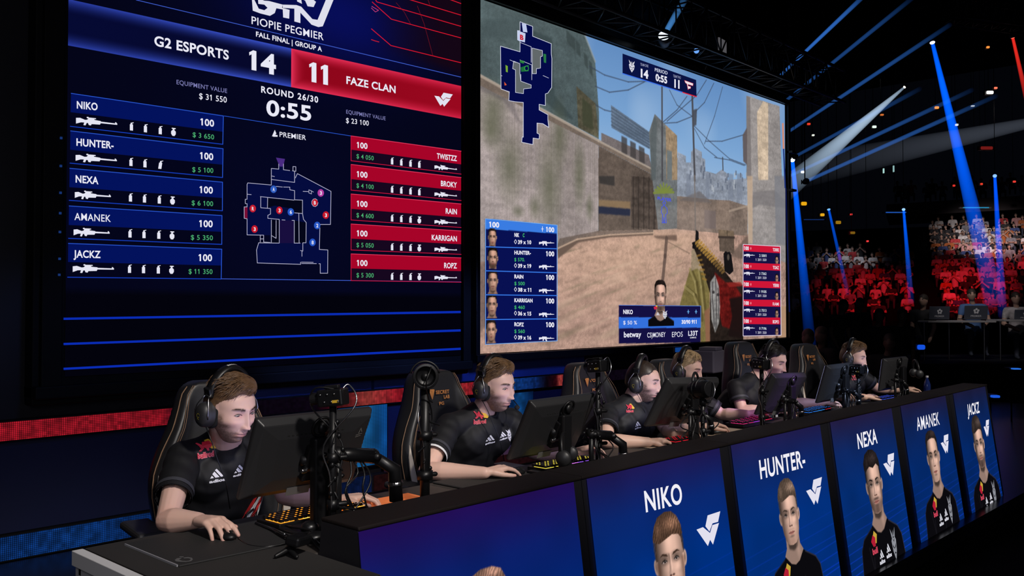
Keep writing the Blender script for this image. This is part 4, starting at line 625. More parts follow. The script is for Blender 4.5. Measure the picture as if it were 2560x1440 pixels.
def skin_cols(P, tone, stub=0, sc=(.12, .08, .06), lips=True, red=1, browc=None):
    x, y, z = P[..., 0], P[..., 1], P[..., 2]; X = np.abs(x); c = np.zeros(P.shape)+np.array(tone); fr = (y > .03)
    blush = gs(X, z, .045, -.03, .02, .018)*fr*.35+gs(x, z, 0, -.042, .014, .012)*fr*.45; c = c*(1-blush[..., None]*red*np.array([.02, .2, .2]))
    if stub:
        zt = z-.030*sm(.026, .062, X); s = np.maximum(sm(-.054, -.07, zt)*sm(-.05, -.02, y), sm(.052, .066, X)*sm(.015, -.02, z)*sm(-.02, .0, y)*sm(.06, .04, y)); s = np.maximum(s, gs(x, z, 0, -.061, .02, .006)*fr); s = s*(1-.75*gs(X, z, .042, -.05, .012, .014)); s = s*(1-.95*np.exp(-(x/.022)**4-((z+.0715)/.0085)**4)*fr)
        s = np.clip(s*(.72+.5*np.random.default_rng(1).random(s.shape)), 0, 1); c = c*(1-(s*stub)[..., None])+np.array(sc)*(s*stub)[..., None]
    if lips: l = np.exp(-(x/.0225)**4-((z+.0722-.05*X)/.0078)**4)*fr*.72; c = c*(1-l[..., None])+np.array([.40, .14, .125])*l[..., None]
    if browc is not None: bl = np.clip((X-.012)/.037, 0, 1); bz = .0205+.0065*np.sin(bl*2.3); b = np.exp(-((z-bz)/(.0042*(1.25-.5*bl)))**2)*sm(.009, .016, X)*sm(.053, .044, X)*fr*.72; c = c*(1-b[..., None])+np.array(browc)*b[..., None]
    e = (gs(X, z, .031, .003, .019, .011)*.25+gs(X, z, .02, .0, .008, .009)*.2)*fr; c = c*(1-e[..., None]*np.array([.5, .9, .8])); n = gs(X, z, .0068, -.0512, .0036, .0024)*fr; return c*(1-.75*n[..., None])
def closed_grid(P, name):
    nv, nu = P.shape[:2]; i = np.arange(nv*nu).reshape(nv, nu); j = np.roll(i, -1, 1)
    return P.reshape(-1, 3), np.stack([i[:-1], i[1:], j[1:], j[:-1]], -1).reshape(-1, 4)
HROT = lambda yaw, pitch, roll=0: rotm(0, 0, yaw)@rotm(-pitch, 0, 0)@rotm(0, roll, 0)   # yaw turns the face from +Y, pitch > 0 looks down
def scalp(P, line, front, sides):                                   # how much hair a scalp point carries, 0..1
    x, y, z = P[..., 0], P[..., 1], P[..., 2]; hl = np.interp(y, [-.11, -.06, -.015, .0, .02, .05, .075, .1], [-.075, -.06, -.028, .0, sides, .058, front, front]); w = z-hl-.006*np.sin(x*90)*(y > .04); return sm(-.003, .008, w)
def hair_on(parent, P, Rm, C, style, col, seed=0, name='hair'):
    st = dict(quiff=(.074, .034, .011, .030), crop=(.083, .044, .003, .003), side=(.073, .034, .009, .018), fringe=(.055, .022, .014, .022))[style]; fr, sd, th, lift = st; rg = np.random.default_rng(seed)
    w = scalp(P, 0, fr, sd); x, y, z = P[..., 0], P[..., 1], P[..., 2]; N = P/np.linalg.norm(P*np.array([1, .8, .75]), axis=-1, keepdims=True); N = N/np.linalg.norm(N, axis=-1, keepdims=True)
    topw = sm(.05, .098, z); t = w*(th*.45+th*.6*topw); fw = sm(.0, .075, y)*topw; t = t+w*lift*(.25+.75*fw)*topw*(1 if style != 'side' else 1+4*x*(1))
    ph = (x*1.0+.35*y)*260+rg.random()*6; t = t+w*topw*(.0034 if style != 'crop' else .0004)*np.sin(ph*.7+3*np.sin(y*60+x*30)); Q = P+N*t[..., None]; Q[..., 1] += w*fw*lift*.55; Q = np.where((w > .02)[..., None], Q, P-N*.004)
    V, F = closed_grid(Q, name); keep = (w.reshape(-1) > .0); F = [tuple(f) for f in F if keep[f].any()]
    mb = MB(); mb.add(V@Rm.T+C, F); base = Q; nv, nu = w.shape; cand = np.argwhere(w > .55); nl = dict(quiff=1500, side=1300, fringe=1200, crop=1500)[style]
    for k in range(nl):
        i, j = cand[rg.integers(len(cand))]; p = base[i, j]; n = N[i, j]; top = float(topw[i, j])
        if style == 'crop': d = np.array([0, -.2, -.7])*(1-top)+np.array([0, .8, .1])*top; L = .010; r = .0012
        else:
            fb = 1 if p[1] > .055 else -.25; up = np.array([.9 if style == 'quiff' else (1.0 if style == 'side' else -.5), (.45 if style == 'quiff' else .55 if style == 'side' else .9)*fb, .5 if style == 'quiff' else .1]); d = up*top+np.array([0, -.55, -.9])*(1-top); L = (.034 if style != 'fringe' else .036)*top+.012*(1-top); r = .0015*top+.0008*(1-top)
        d = d+rg.normal(0, .11, 3); d = d-n*np.dot(d, n)*.8; d /= np.linalg.norm(d)+1e-9; q = [p-n*.002]; cur = d+n*(.16 if p[1] > -.01 else .0)
        for s in range(1, 5): q.append(q[-1]+(cur/np.linalg.norm(cur))*L/4); cur = cur-n*.13-np.array([0, 0, .06])
        mb.tube([Rm@a+C for a in q], [r, r*1.1, r*.9, r*.6, r*.15], 4, cap=False)
    return mb.build(name, col, parent, smooth=True)
M_eye = attr_mat('eyeball', rough=.12); M_hair = {}
def hairmat(name, c, rough=.42): m = mat(name, c, rough, spec=.5, var=.45, vscale=60); return m
def hand(mb, W, fwd, nrm, side, curl=(25, 30, 20), spread=6, thumb=(38, 20), scale=1.0, rk=1.0, lift=(0, 0, 0, 0)):
    # W wrist, fwd along the hand, nrm out of the back of the hand, side = direction of the thumb
    W = np.asarray(W, float); fwd = np.asarray(fwd, float)/np.linalg.norm(fwd); nrm = np.asarray(nrm, float); nrm -= fwd*np.dot(nrm, fwd); nrm /= np.linalg.norm(nrm); sd = np.cross(fwd, nrm); sd *= np.sign(np.dot(sd, side)) or 1; s = scale
    rotv = lambda v, k, a: v*math.cos(a)+np.cross(k, v)*math.sin(a)+k*np.dot(k, v)*(1-math.cos(a)); tips = []
    lens = [(.042, .025, .021), (.047, .029, .022), (.044, .027, .022), (.034, .020, .019)]; off = [.027, .008, -.011, -.029]; kl = [.088, .092, .087, .078]
    for i in range(4):
        k = W+fwd*kl[i]*s+sd*off[i]*s+nrm*(.004 if i in (1, 2) else 0)*s; c0 = W+fwd*.008*s+sd*off[i]*.55*s; mb.capsule(c0, k, .0165*s, (.0128 if i < 3 else .0112)*s*rk)
        ax = sd*1.0; d = rotv(fwd, nrm, R(spread*(1.2-i*.8))*(1 if np.dot(np.cross(nrm, fwd), sd) > 0 else -1)); dn = -nrm; p = k; cu = 0
        for j in range(3):
            cu += R(curl[j]*(1+.12*(i-1))-(lift[i] if j == 0 else 0)); q = d*math.cos(cu)+dn*math.sin(cu); e = p+q*lens[i][j]*s; r0 = (.0102, .0092, .0083)[j]*(1 if i < 3 else .88)*s*rk; r1 = (.0092, .0083, .0068)[j]*(1 if i < 3 else .88)*s*rk; mb.capsule(p, e, r0, r1, 12); p = e
        tips.append((p, q, i))
    mb.capsule(W-fwd*.01, W+fwd*.07*s, .021*s, .02*s); mb.capsule(W+fwd*.02*s+sd*.018*s, W+fwd*.075*s-sd*.02*s, .0155*s, .0145*s)
    t0 = W+fwd*.022*s+sd*.026*s-nrm*.004*s; td = fwd*math.cos(R(thumb[0]))+sd*math.sin(R(thumb[0]))-nrm*.35; td /= np.linalg.norm(td); t1 = t0+td*.042*s; td2 = td*.8+fwd*.45-nrm*.15*math.sin(R(thumb[1])); td2 /= np.linalg.norm(td2); t2 = t1+td2*.03*s; t3 = t2+(td2+fwd*.3)/np.linalg.norm(td2+fwd*.3)*.023*s
    mb.capsule(t0, t1, .0165*s, .0125*s); mb.capsule(t1, t2, .0118*s, .0105*s); mb.capsule(t2, t3, .0105*s, .0082*s); tips.append((t3, td2, 4)); return tips
def lerp(a, b, t): return np.asarray(a, float)*(1-t)+np.asarray(b, float)*t
M_shirt = mat('jersey_black', (.0075, .0075, .009), .62, spec=.35, bump=.25, bscale=1400); M_trim = mat('jersey_grey_band', (.035, .036, .045), .6); M_tr = mat('dark_trousers', (.01, .011, .016), .7)
def person(label, head, yaw, pitch, roll, sh, el, wr, hands, pelvis, tone=(.70, .45, .37), hair=None, stub=.5, sc=(.12, .08, .06), vox=.004, shirt=None, group=None, hk={}, trousers=None, collar=True, sleeve=.62, white_cuff=False, neckfwd=.0, legs=True, torso_r=1.0, seat_dir=(0, -1, 0), detail=1, nails=True):
    """head: centre; sh/el/wr: (subject's right, subject's left); hands: two dicts for hand(); all world metres"""
    H = np.array(head, float); Rm = HROT(yaw, pitch, roll); sh = [np.array(a, float) for a in sh]; el = [np.array(a, float) for a in el]; wr = [np.array(a, float) for a in wr]; pel = np.array(pelvis, float)
    t = thing('person', label, 'person', tuple(np.round([pel[0], pel[1], ZF], 3)), group); nk = (sh[0]+sh[1])/2+np.array([0, 0, .045]); ctr = (sh[0]+sh[1])/2
    P = head_grid(int(120*detail), int(104*detail), **hk); V, F = closed_grid(P, 'h'); skull = H+Rm@np.array([0, -.028, -.055]); jawb = H+Rm@np.array([0, -.015, -.075])
    mb = MB(); mb.chain([skull, lerp(skull, nk, .5), nk+np.array([0, 0, -.02])], [.052, .055, .066], 18)
    mb.chain([ctr+np.array([0, 0, -.04]), lerp(ctr, pel, .5), pel], [.085, .10, .11]); w = sh[1]-sh[0]
    for k in (0, 1):
        mb.chain([ctr+(sh[k]-ctr)*.35-np.array([0, 0, .03]), sh[k]-np.array([0, 0, .01]), lerp(sh[k], el[k], .45), el[k]], [.048, .044, .046, .037]); d = wr[k]-el[k]
        mb.chain([el[k], lerp(el[k], wr[k], .28), lerp(el[k], wr[k], .7), wr[k]], [.038, .0435, .033, .0265]); hd = dict(hands[k]); hd.setdefault('fwd', d); tips = hand(mb, wr[k]+np.asarray(hd['fwd'])/np.linalg.norm(hd['fwd'])*.01, **hd); hands[k]['tips'] = tips
    sd = np.array(seat_dir, float); lat = w/np.linalg.norm(w); lat[2] = 0
    if legs:
        for s in (-1, 1): hip = pel+lat*.09*s; kn = hip+sd*.42+lat*.05*s+np.array([0, 0, -.02]); kn[2] = max(kn[2], .46); an = np.array([kn[0], kn[1], ZF+.1])-sd*.02; mb.chain([hip, kn, an], [.085, .058, .04]); mb.capsule(an+np.array([0, 0, -.055]), an+sd*.16+np.array([0, 0, -.065]), .038, .032)
    me = mb.fused('body', vox, 5); bv = verts(me); bf = [tuple(p.vertices) for p in me.polygons]; bpy.data.meshes.remove(me)
    col = np.zeros(bv.shape)+np.array(tone); n3 = noise2(1, len(bv), 1, 1); loc = (bv-H)@Rm
    st = (sm(-.07, -.1, loc[:, 2])*sm(-.16, -.1, loc[:, 2])*sm(-.03, .0, loc[:, 1]))*stub*.5; col = col*(1-st[:, None])+np.array(sc)*st[:, None]
    for k in (0, 1):
        for (tp, q, i) in hands[k].get('tips', ()): dd = np.linalg.norm(bv-tp, axis=1); col *= (1-np.exp(-(dd/.012)**2)*.18)[:, None]*np.array([1.0, .97, .97]) if False else 1-np.exp(-(dd/.012)**2)[:, None]*np.array([.02, .2, .18])
        dd = np.linalg.norm(bv-el[k], axis=1); col *= 1-np.exp(-(dd/.05)**2)[:, None]*np.array([.02, .12, .12])
    hc = skin_cols(P, tone, stub, sc, browc=np.array(sc)*.8+.01 if hair else None).reshape(-1, 3)
    o = MB(); o.add(bv, bf); o.add(V@Rm.T+H, F); me = o.mesh('body', wloc(t)); me.polygons.foreach_set('use_smooth', [True]*len(me.polygons)); set_cols(me, np.vstack([col, hc])); link_mesh('body', me, M_skin, t)
    if detail >= .6:                                                # eyes, brows, lashes
        for s in (-1, 1):
            c = np.array([s*.031, .0836, .0028]); a = np.linspace(0, 2*math.pi, 20, endpoint=False); rr = np.linspace(0, 1, 13); r_ = .0125; pts = []; cl = []
            for q in rr:
                for g in a: th = q*1.35; pts.append(c+r_*np.array([math.sin(th)*math.cos(g), math.cos(th)-.62, math.sin(th)*math.sin(g)*.46-.07])); ga = math.acos(max(-1, min(1, math.cos(th)*.961-math.sin(th)*math.sin(g)*.275))); cl.append((.004, .004, .005) if ga < .24 else ((.010, .012, .016) if ga < .56 else (.34, .29, .27)))
            e = MB(); e.add(np.array(pts)@Rm.T+H, [(i*20+k, i*20+(k+1) % 20, (i+1)*20+(k+1) % 20, (i+1)*20+k) for i in range(12) for k in range(20)]); m2 = e.mesh('eye', wloc(t)); m2.polygons.foreach_set('use_smooth', [True]*len(m2.polygons)); set_cols(m2, np.array(cl)); link_mesh('eye', m2, M_eye, t)
        bm = MB(); rg = np.random.default_rng(3)
        for s in (-1, 1):
            for k in range(110): q = rg.random(); xx = .012+.037*q; zz = .0205+.0065*math.sin(q*2.3)+rg.normal(0, .0015)*(1.3-q); ii = np.argmin((P[..., 0]-s*xx)**2+(P[..., 2]-zz)**2+(P[..., 1] < .02)*1.0); b0 = P.reshape(-1, 3)[ii]; dv = np.array([s*.9, -.25*q, .25*(1-q)-.2*q]); bm.tube([Rm@b0+H, Rm@(b0+dv*.004+[0, .0010, 0])+H, Rm@(b0+dv*.008+[0, .0003, 0])+H], [.0006, .0006, .0003], 4, cap=False)
            lp = []
            for q in np.linspace(0, 1, 9): xx = .0175+.0275*q; zz = .0035+.0058*math.sin(math.pi*min(1, q*1.05))-.001*q; ii = np.argmin((P[..., 0]-s*xx)**2+(P[..., 2]-zz)**2+(P[..., 1] < .02)*1.0); lp.append([s*xx, P.reshape(-1, 3)[ii][1]+.0016, zz-.0008])
            lp = np.array(lp); yy = lp[:, 1].copy()
            for _ in range(4): yy[1:-1] = (yy[:-2]+2*yy[1:-1]+yy[2:])/4
            lp[:, 1] = yy; bm.tube([Rm@a+H for a in spl(lp, 3)], .0010, 5, cap=False)
        if hair: bm.build('eyebrow', hair[2] if len(hair) > 2 else hair[1], t, smooth=True)
    if hair: hair_on(t, P, Rm, H, hair[0], hair[1], seed=len(label))
    if detail >= .6 and not hk.get('cover'):
        for s in (-1, 1): e = MB(); e.ell(H+Rm@np.array([s*.079, -.008, -.008]), (.008, .018, .031), Rm@rotm(-12, 0, -18*s), 14, 10); m2 = e.mesh('ear', wloc(t)); m2.polygons.foreach_set('use_smooth', [True]*len(m2.polygons)); set_cols(m2, np.zeros((len(m2.vertices), 3))+np.array(tone)*[1, .85, .85]); link_mesh('ear', m2, M_skin, t)
    # shirt
    k_ = torso_r; mb = MB(); up = np.array([0, 0, 1.]); lw = w/np.linalg.norm(w); fw = np.cross(up, lw)*1.0; fw = np.cross(lw, up)
    belly = lerp(ctr, pel, .62); ch = lerp(ctr, pel, .26)
    for s in (-1, 1):
        mb.chain([nk+lw*s*.03-up*.005, lerp(nk, sh[(s+1)//2], .5)-up*.012, sh[(s+1)//2]-up*.004], [.062*k_, .062*k_, .060*k_]); mb.chain([ctr+lw*s*.07-up*.075, ch+lw*s*.065, belly+lw*s*.06, pel+lw*s*.06+up*.03], [.098*k_, .112*k_, .116*k_, .122*k_])
    mb.chain([ctr-up*.035+fw*.012, ch+fw*.022, belly+fw*.024, pel+up*.03+fw*.02], [.098*k_, .120*k_, .126*k_, .130*k_])
    for s in (0, 1):
        e2 = lerp(sh[s], el[s], sleeve); mb.chain([sh[s], lerp(sh[s], el[s], sleeve*.5), e2], [.061*k_, .062*k_, .061*k_])
    me = mb.fused('jersey', max(vox, .005), 18); v = verts(me)
    keep = np.ones(len(v), bool); nd = (H+Rm@np.array([0, -.02, -.1]))-nk; nd = nd/np.linalg.norm(nd); nc = nk+up*.008+fw*.0
    keep &= ~((np.linalg.norm((v-nc)-np.outer((v-nc)@nd, nd), axis=1) < .057) & ((v-nc)@nd > -.035) & ((v-nc)@nd < .06))
    for s in (0, 1): a = (el[s]-sh[s])/np.linalg.norm(el[s]-sh[s]); Ls = np.linalg.norm(el[s]-sh[s])*sleeve; q = (v-sh[s])@a; rad = np.linalg.norm((v-sh[s])-np.outer(q, a), axis=1); keep &= ~((q > Ls+.012) & (q < Ls+.09) & (rad < .070))
    wr_ = .0036*np.sin(v[:, 2]*85+v[:, 0]*45+3*np.sin(v[:, 0]*23))*np.exp(-((v[:, 2]-pel[2]-.12)/.12)**2)
    for s in (0, 1): q = np.linalg.norm(v-lerp(sh[s], el[s], .25), axis=1); wr_ += .0030*np.sin((v@(np.array([.5, .3, .8])))*120+s+2*np.sin(v[:, 2]*31))*np.exp(-(q/.09)**2)
    nn = np.zeros((len(v), 3)); me.vertices.foreach_get('normal', np.ascontiguousarray(nn.reshape(-1))) if False else None
    nrm = np.array([tuple(p.normal) for p in me.vertices]); v = v+nrm*wr_[:, None]; fc = [tuple(p.vertices) for p in me.polygons]; fc = [f for f in fc if all(keep[i] for i in f)]; bpy.data.meshes.remove(me)
    j = MB(); j.add(v, fc); me = j.mesh('jersey', wloc(t)); me.polygons.foreach_set('use_smooth', [True]*len(me.polygons)); jo = link_mesh('jersey', me, shirt or M_shirt, t); so = jo.modifiers.new('thick', 'SOLIDIFY'); so.thickness = .003; so.offset = 1; so.use_rim = True
    bvh = BVHTree.FromPolygons([tuple(p) for p in v], fc)
    if collar:
        from collections import Counter, defaultdict
        ec = Counter(tuple(sorted((f[a], f[(a+1) % len(f)]))) for f in fc for a in range(len(f))); ad = defaultdict(list)
        for (a, b), n_ in ec.items():
            if n_ == 1 and np.linalg.norm(v[a]-nc) < .13: ad[a].append(b); ad[b].append(a)
        best = []; seen = set()
        for a0 in list(ad):
            if a0 in seen: continue
            lp = [a0]; seen.add(a0)
            while True:
                nx = [b for b in ad[lp[-1]] if b not in seen]
                if not nx: break
                seen.add(nx[0]); lp.append(nx[0])
            if len(lp) > len(best): best = lp
        if len(best) > 12:
            q = v[best]
            for _ in range(14): q = (np.roll(q, 1, 0)+2*q+np.roll(q, -1, 0))/4
            q = q[::max(1, len(q)//40)]; q = np.vstack([q, q[:1]]); cm = MB(); cm.tube(list(q+up*.002), .0062, 8, cap=False); cm.build('collar', shirt or M_shirt, t, smooth=True)
    if sleeve < .9:
        for s in (0, 1):
            a = (el[s]-sh[s])/np.linalg.norm(el[s]-sh[s]); e2 = lerp(sh[s], el[s], sleeve)
            m = MB(); m.tube([e2-a*.022, e2-a*.006], [.0675*k_, .0672*k_], 28, cap=False); m.build('sleeve_band', M_trim, t, smooth=True); m = MB(); m.tube([e2-a*.03, e2+a*.012], [.0655*k_, .0645*k_], 28, cap=False); m.build('cuff', shirt or M_shirt, t, smooth=True)
            if white_cuff and s == 0: m = MB(); m.tube([e2-a*.004, e2+a*.024], [.0625*k_, .061*k_], 28, cap=False); m.build('undershirt_cuff', M_white, t, smooth=True)
    if legs:
        m = MB()
        for s in (-1, 1): hip = pel+lat*.09*s; kn = hip+sd*.42+lat*.05*s; kn[2] = max(kn[2]-.02, .46); an = np.array([kn[0], kn[1], ZF+.1])-sd*.02; m.chain([hip, kn, an], [.105, .075, .055])
        m.capsule(pel-lat*.06, pel+lat*.06, .125, .125); me = m.fused('trousers', .012, 4); me.transform(Matrix.Translation(-wloc(t))); link_mesh('trousers', me, trousers or M_tr, t)
    if nails and detail >= 1:
        for k in (0, 1):
            for (tp, q, i) in hands[k].get('tips', ()): pass
    return t, bvh, H, Rm
def decal_fn(bvh, hit, rt_, up_, off=.0055):                        # maps metres on the cloth (right, up) to points just off it
    hit = np.asarray(hit, float); rt_ = np.asarray(rt_, float); up_ = np.asarray(up_, float); n = np.cross(rt_, up_); n /= np.linalg.norm(n)
    def f(u, v, k=0):
        p = hit+rt_*u+up_*v; h = bvh.ray_cast(Vector(p+n*.15), Vector(-n), .4)
        return tuple(np.array(h[0])+n*(off+.0009*k)) if h[0] is not None else tuple(p+n*off)
    return f
def cast_px(bvh, u, v): d = ray(u, v); d = d/np.linalg.norm(d); h = bvh.ray_cast(Vector(CAMP), Vector(d)); return (np.array(h[0]), np.array(h[1])) if h[0] is not None else (None, None)
class Cloth(Layers):
    def m(s, c):
        c = tuple(c)
        if c not in s.ix: s.ix[c] = len(s.mats); s.mats.append(dmat(c))
        return s.ix[c]
    def pg(s, pts, c, k=1):
        q = []
        for a, b in zip(pts, list(pts[1:])+[pts[0]]): q += [lerp(a, b, i/5) for i in range(5)]
        c2 = np.mean(np.array(pts), 0); V = [s.fn(*p, k) for p in q]
        return s.poly(V, s.m(c))
    def tx(s, t, u0, v0, u1, v1, h, c=(232, 232, 245), k=3, bold=.02, track=1.05, lean=0):
        kk = (t, bold, track)
        if kk not in _tc: _tc[kk] = text_mesh(t, bold, track)
        V, F = _tc[kk]; x0, x1 = V[:, 0].min(), V[:, 0].max(); q = (V[:, 0]-x0)/(x1-x0); s.add([s.fn(u0+(u1-u0)*a, v0+(v1-v0)*a-h*b/.72, k) for a, b in zip(q, V[:, 1])], F, s.m(c)); return s
_dm = {}
def dmat(c):
    if c not in _dm: _dm[c] = mat('print_ink', s8(*c), .6)
    return _dm[c]
def badge(t, bvh, u, v, kind, w, tilt=0, fw=None):                  # prints on the jersey where the photo shows them
    p, n = cast_px(bvh, u, v)
    if p is None: print('no cloth at', u, v); return
    n = n if np.dot(n, CAMP-p) > 0 else -n; up = np.array([0, 0, 1.]); up = up-n*np.dot(up, n); up /= np.linalg.norm(up); rt = np.cross(up, n); c, s = math.cos(R(tilt)), math.sin(R(tilt)); r2 = rt*c+up*s; u2 = up*c-rt*s
    f = decal_fn(bvh, p, r2, u2); L = Cloth(lambda a, b, k=0: f((a-.5)*w, (b-.5)*w, k))
    if kind == 'bars':
        def bar(q): L.pg(q, (236, 236, 240), 1)
        for q in ([(.02, .4), (.16, .58), (.28, .4)], [(.2, .68), (.36, .84), (.68, .4), (.38, .4)], [(.4, .92), (.54, 1), (1, .4), (.78, .4)]): bar(q)
        L.tx('adios', -.05, .08, 1.1, .08, -.2, (236, 236, 240), 1, bold=.05)
    elif kind == 'bull':
        L.pg([(.42, 1.0), (.62, 1.05), (1.0, .62), (.92, .5), (.7, .52), (.5, .7)], (222, 176, 34), 1); L.pg([(.3, .9), (.62, .94), (.78, .72), (.66, .56), (.42, .55), (.26, .68)], (196, 20, 48), 2); L.pg([(.28, .74), (.05, .9), (-.02, .86), (.12, .7), (.2, .55), (.08, .42), (.2, .4), (.36, .56)], (206, 40, 66), 2); L.pg([(.45, .56), (.5, .42), (.6, .42), (.58, .56)], (206, 40, 66), 2)
        L.tx('bullred', .0, .08, .82, .16, -.24, (232, 130, 140), 1, bold=.09); L.tx('bullred', .0, .08, .82, .16, -.24, (196, 20, 50), 2, bold=.02)
    elif kind == 'crest':
        L.pg([(.5, 0), (.2, .35), (.1, .85), (.3, 1.0), (.5, .95), (.7, 1.0), (.9, .85), (.8, .35)], (230, 230, 234), 1); L.pg([(.2, .95), (.05, 1.35), (.34, 1.12), (.5, 1.3), (.66, 1.12), (.95, 1.35), (.8, .95)], (230, 230, 234), 1)
        for q in ([(.2, .66), (.44, .55), (.4, .5), (.24, .56)], [(.8, .66), (.56, .55), (.6, .5), (.76, .56)], [(.3, .28), (.5, .36), (.7, .28), (.5, .3)], [(.3, .9), (.5, .76), (.7, .9), (.5, .84)]): L.pg(q, (14, 14, 18), 2)
    elif kind == 'slash':
        for i, c in enumerate(((200, 40, 40), (230, 230, 232), (200, 40, 40), (230, 230, 232))): x = i*.26; L.pg([(x-.1, 0), (x+.08, 0), (x+.46, 1), (x+.28, 1)], c, 1)
        L.pg([(.1, .3), (.5, .5), (.46, .6), (.08, .42)], (20, 20, 24), 2); L.pg([(.4, .1), (.8, .3), (.76, .4), (.38, .2)], (20, 20, 24), 2)
    L.build('printed_badge', L.mats, t)
# ---------------------------------------------------------------- the six players at the desk
M_hbrown = hairmat('hair_brown', (.125, .068, .034)); M_hdark = hairmat('hair_black', (.008, .006, .005)); M_hbuzz = hairmat('hair_buzzed', (.026, .016, .011)); M_hblond = hairmat('hair_blond', (.36, .25, .135)); M_hlight = hairmat('hair_light_brown', (.15, .085, .042)); M_brow = hairmat('brow_brown', (.045, .025, .015)); M_browd = hairmat('brow_dark', (.012, .008, .006))
PL = {}
def J(u, v, y): return aty(u, v, y)
PL[1] = person('man with a brown quiff and stubble in a black jersey, seated nearest at the left', J(574, 1022, 3.0), 190, 12, 2,
  ((1.635, 3.19, .94), (1.96, 3.15, .935)), (atz(417, 1302, .772), (1.96, 3.02, .775)), ((1.509, 2.835, .787), (2.045, 2.80, .775)),
  [dict(fwd=(.05, -1, .10), nrm=(-.05, .12, 1), side=(1, 0, 0), curl=(24, 24, 14), spread=7, thumb=(32, 20), rk=1.05), dict(fwd=(.75, -.5, .06), nrm=(0, .2, 1), side=(-.3, -.6, 0), curl=(28, 38, 22), spread=9)], (1.84, 3.40, .52),
  hair=('quiff', M_hbrown, M_brow), stub=.8, sc=(.10, .055, .035), vox=.0036, hk=dict(cover=1))
PL[2] = person('man with an upswept light brown quiff and short beard, black jersey with white undershirt cuff', J(1237, 966, 3.05), 187, 5, 2,
  ((2.955, 3.17, .93), (3.33, 3.12, .93)), ((2.69, 3.03, .77), (3.36, 2.99, .78)), ((2.815, 2.79, .775), (3.40, 2.80, .785)),
  [dict(fwd=(.85, -.1, .08), nrm=(0, .05, 1), side=(.3, -.5, 0), curl=(22, 24, 16), spread=7, thumb=(34, 15)), dict(fwd=(.4, -.5, .2), nrm=(0, .5, 1), side=(-.6, -.3, 0), curl=(24, 30, 20))], (3.1, 3.40, .52),
  hair=('quiff', M_hlight, M_brow), stub=.8, sc=(.16, .085, .045), vox=.0045, white_cuff=True, hk=dict(cover=1))
PL[3] = person('man with buzzed dark hair and stubble leaning towards a tilted monitor, black jersey', J(1606, 953, 3.06), 198, 7, 3,
  ((4.16, 3.14, .885), (4.52, 3.08, .89)), ((3.93, 2.98, .77), (4.52, 2.98, .77)), ((4.07, 2.80, .77), (4.36, 2.82, .775)),
  [dict(fwd=(.9, -.3, .0), nrm=(0, 0, 1), side=(.3, -.5, 0)), dict(fwd=(.3, -.6, .1), nrm=(0, .2, 1), side=(-.6, -.3, 0), curl=(24, 30, 20))], (4.25, 3.42, .52),
  hair=('crop', M_hbuzz, M_browd), stub=.85, sc=(.05, .032, .025), vox=.005, hk=dict(cover=1, nose=1.15), tone=(.64, .41, .32))
PL[4] = person('fair haired player whose mouth is hidden behind the top of a tilted monitor', J(1716, 925, 3.22), 190, 8, 2,
  ((4.93, 3.24, .86), (5.29, 3.2, .86)), ((4.62, 3.06, .77), (5.36, 3.1, .78)), ((4.68, 2.83, .79), (5.36, 2.92, .80)),
  [dict(fwd=(.85, -.25, .06), nrm=(0, .05, 1), side=(.3, -.6, 0), curl=(22, 26, 18)), dict(fwd=(.85, -.3, .06), nrm=(0, .05, 1), side=(-.3, -.6, 0), curl=(22, 28, 20))], (5.05, 3.5, .5),
  hair=('side', M_hblond, M_hlight), stub=.1, vox=.005, hk=dict(cover=1), tone=(.66, .43, .34))
PL[5] = person('black haired player looking down, face lit beside a pole camera, bare forearm on the desk', J(1930, 903, 3.08), 180, 13, 4,
  ((5.72, 3.2, .93), (6.1, 3.14, .92)), ((5.66, 3.12, .78), (6.25, 3.02, .79)), ((5.78, 2.92, .785), (6.40, 2.88, .79)),
  [dict(fwd=(.8, -.5, .0), nrm=(0, 0, 1), side=(.3, -.5, 0)), dict(fwd=(.8, -.2, .05), nrm=(0, .1, 1), side=(-.3, -.6, 0), curl=(20, 26, 18))], (5.8, 3.45, .52),
  hair=('side', M_hdark, M_browd), stub=.3, vox=.006, hk=dict(cover=1, nose=1.1), detail=.8)
PL[6] = person('smiling fair haired player in a black jersey at the far end of the desk', J(2132, 893, 3.06), 188, 8, 2,
  ((7.28, 3.16, .91), (7.64, 3.1, .91)), ((7.10, 3.05, .78), (7.75, 3.0, .8)), ((7.10, 2.85, .785), (7.92, 2.86, .79)),
  [dict(fwd=(.85, -.2, .04), nrm=(0, .05, 1), side=(.3, -.6, 0), curl=(22, 26, 18)), dict(fwd=(.6, -.5, .05), nrm=(0, .1, 1), side=(-.3, -.6, 0))], (7.4, 3.45, .52),
  hair=('quiff', M_hlight, M_brow), stub=.35, vox=.006, hk=dict(cover=1), detail=.8, tone=(.66, .42, .32))
for i, spec in {1: [('bull', 517, 1124, .075, 0), ('bars', 541, 1190, .052, 4), ('bars', 598, 1176, .046, 8), ('slash', 632, 1272, .11, 0)], 2: [('bull', 1202, 1046, .075, -4), ('bars', 1224, 1098, .05, 6), ('bars', 1256, 1090, .042, 10), ('crest', 1272, 1092, .046, 6), ('slash', 1278, 1150, .08, 0)], 3: [('bull', 1574, 1022, .055, -8), ('bars', 1592, 1063, .045, 6)], 5: [('bull', 1903, 950, .055, -6)], 6: [('bull', 2136, 945, .05, -6), ('bars', 2146, 964, .035, 4)]}.items():
    for k, u, v, w, tl in spec: badge(PL[i][0], PL[i][1], u, v, k, w, tl)
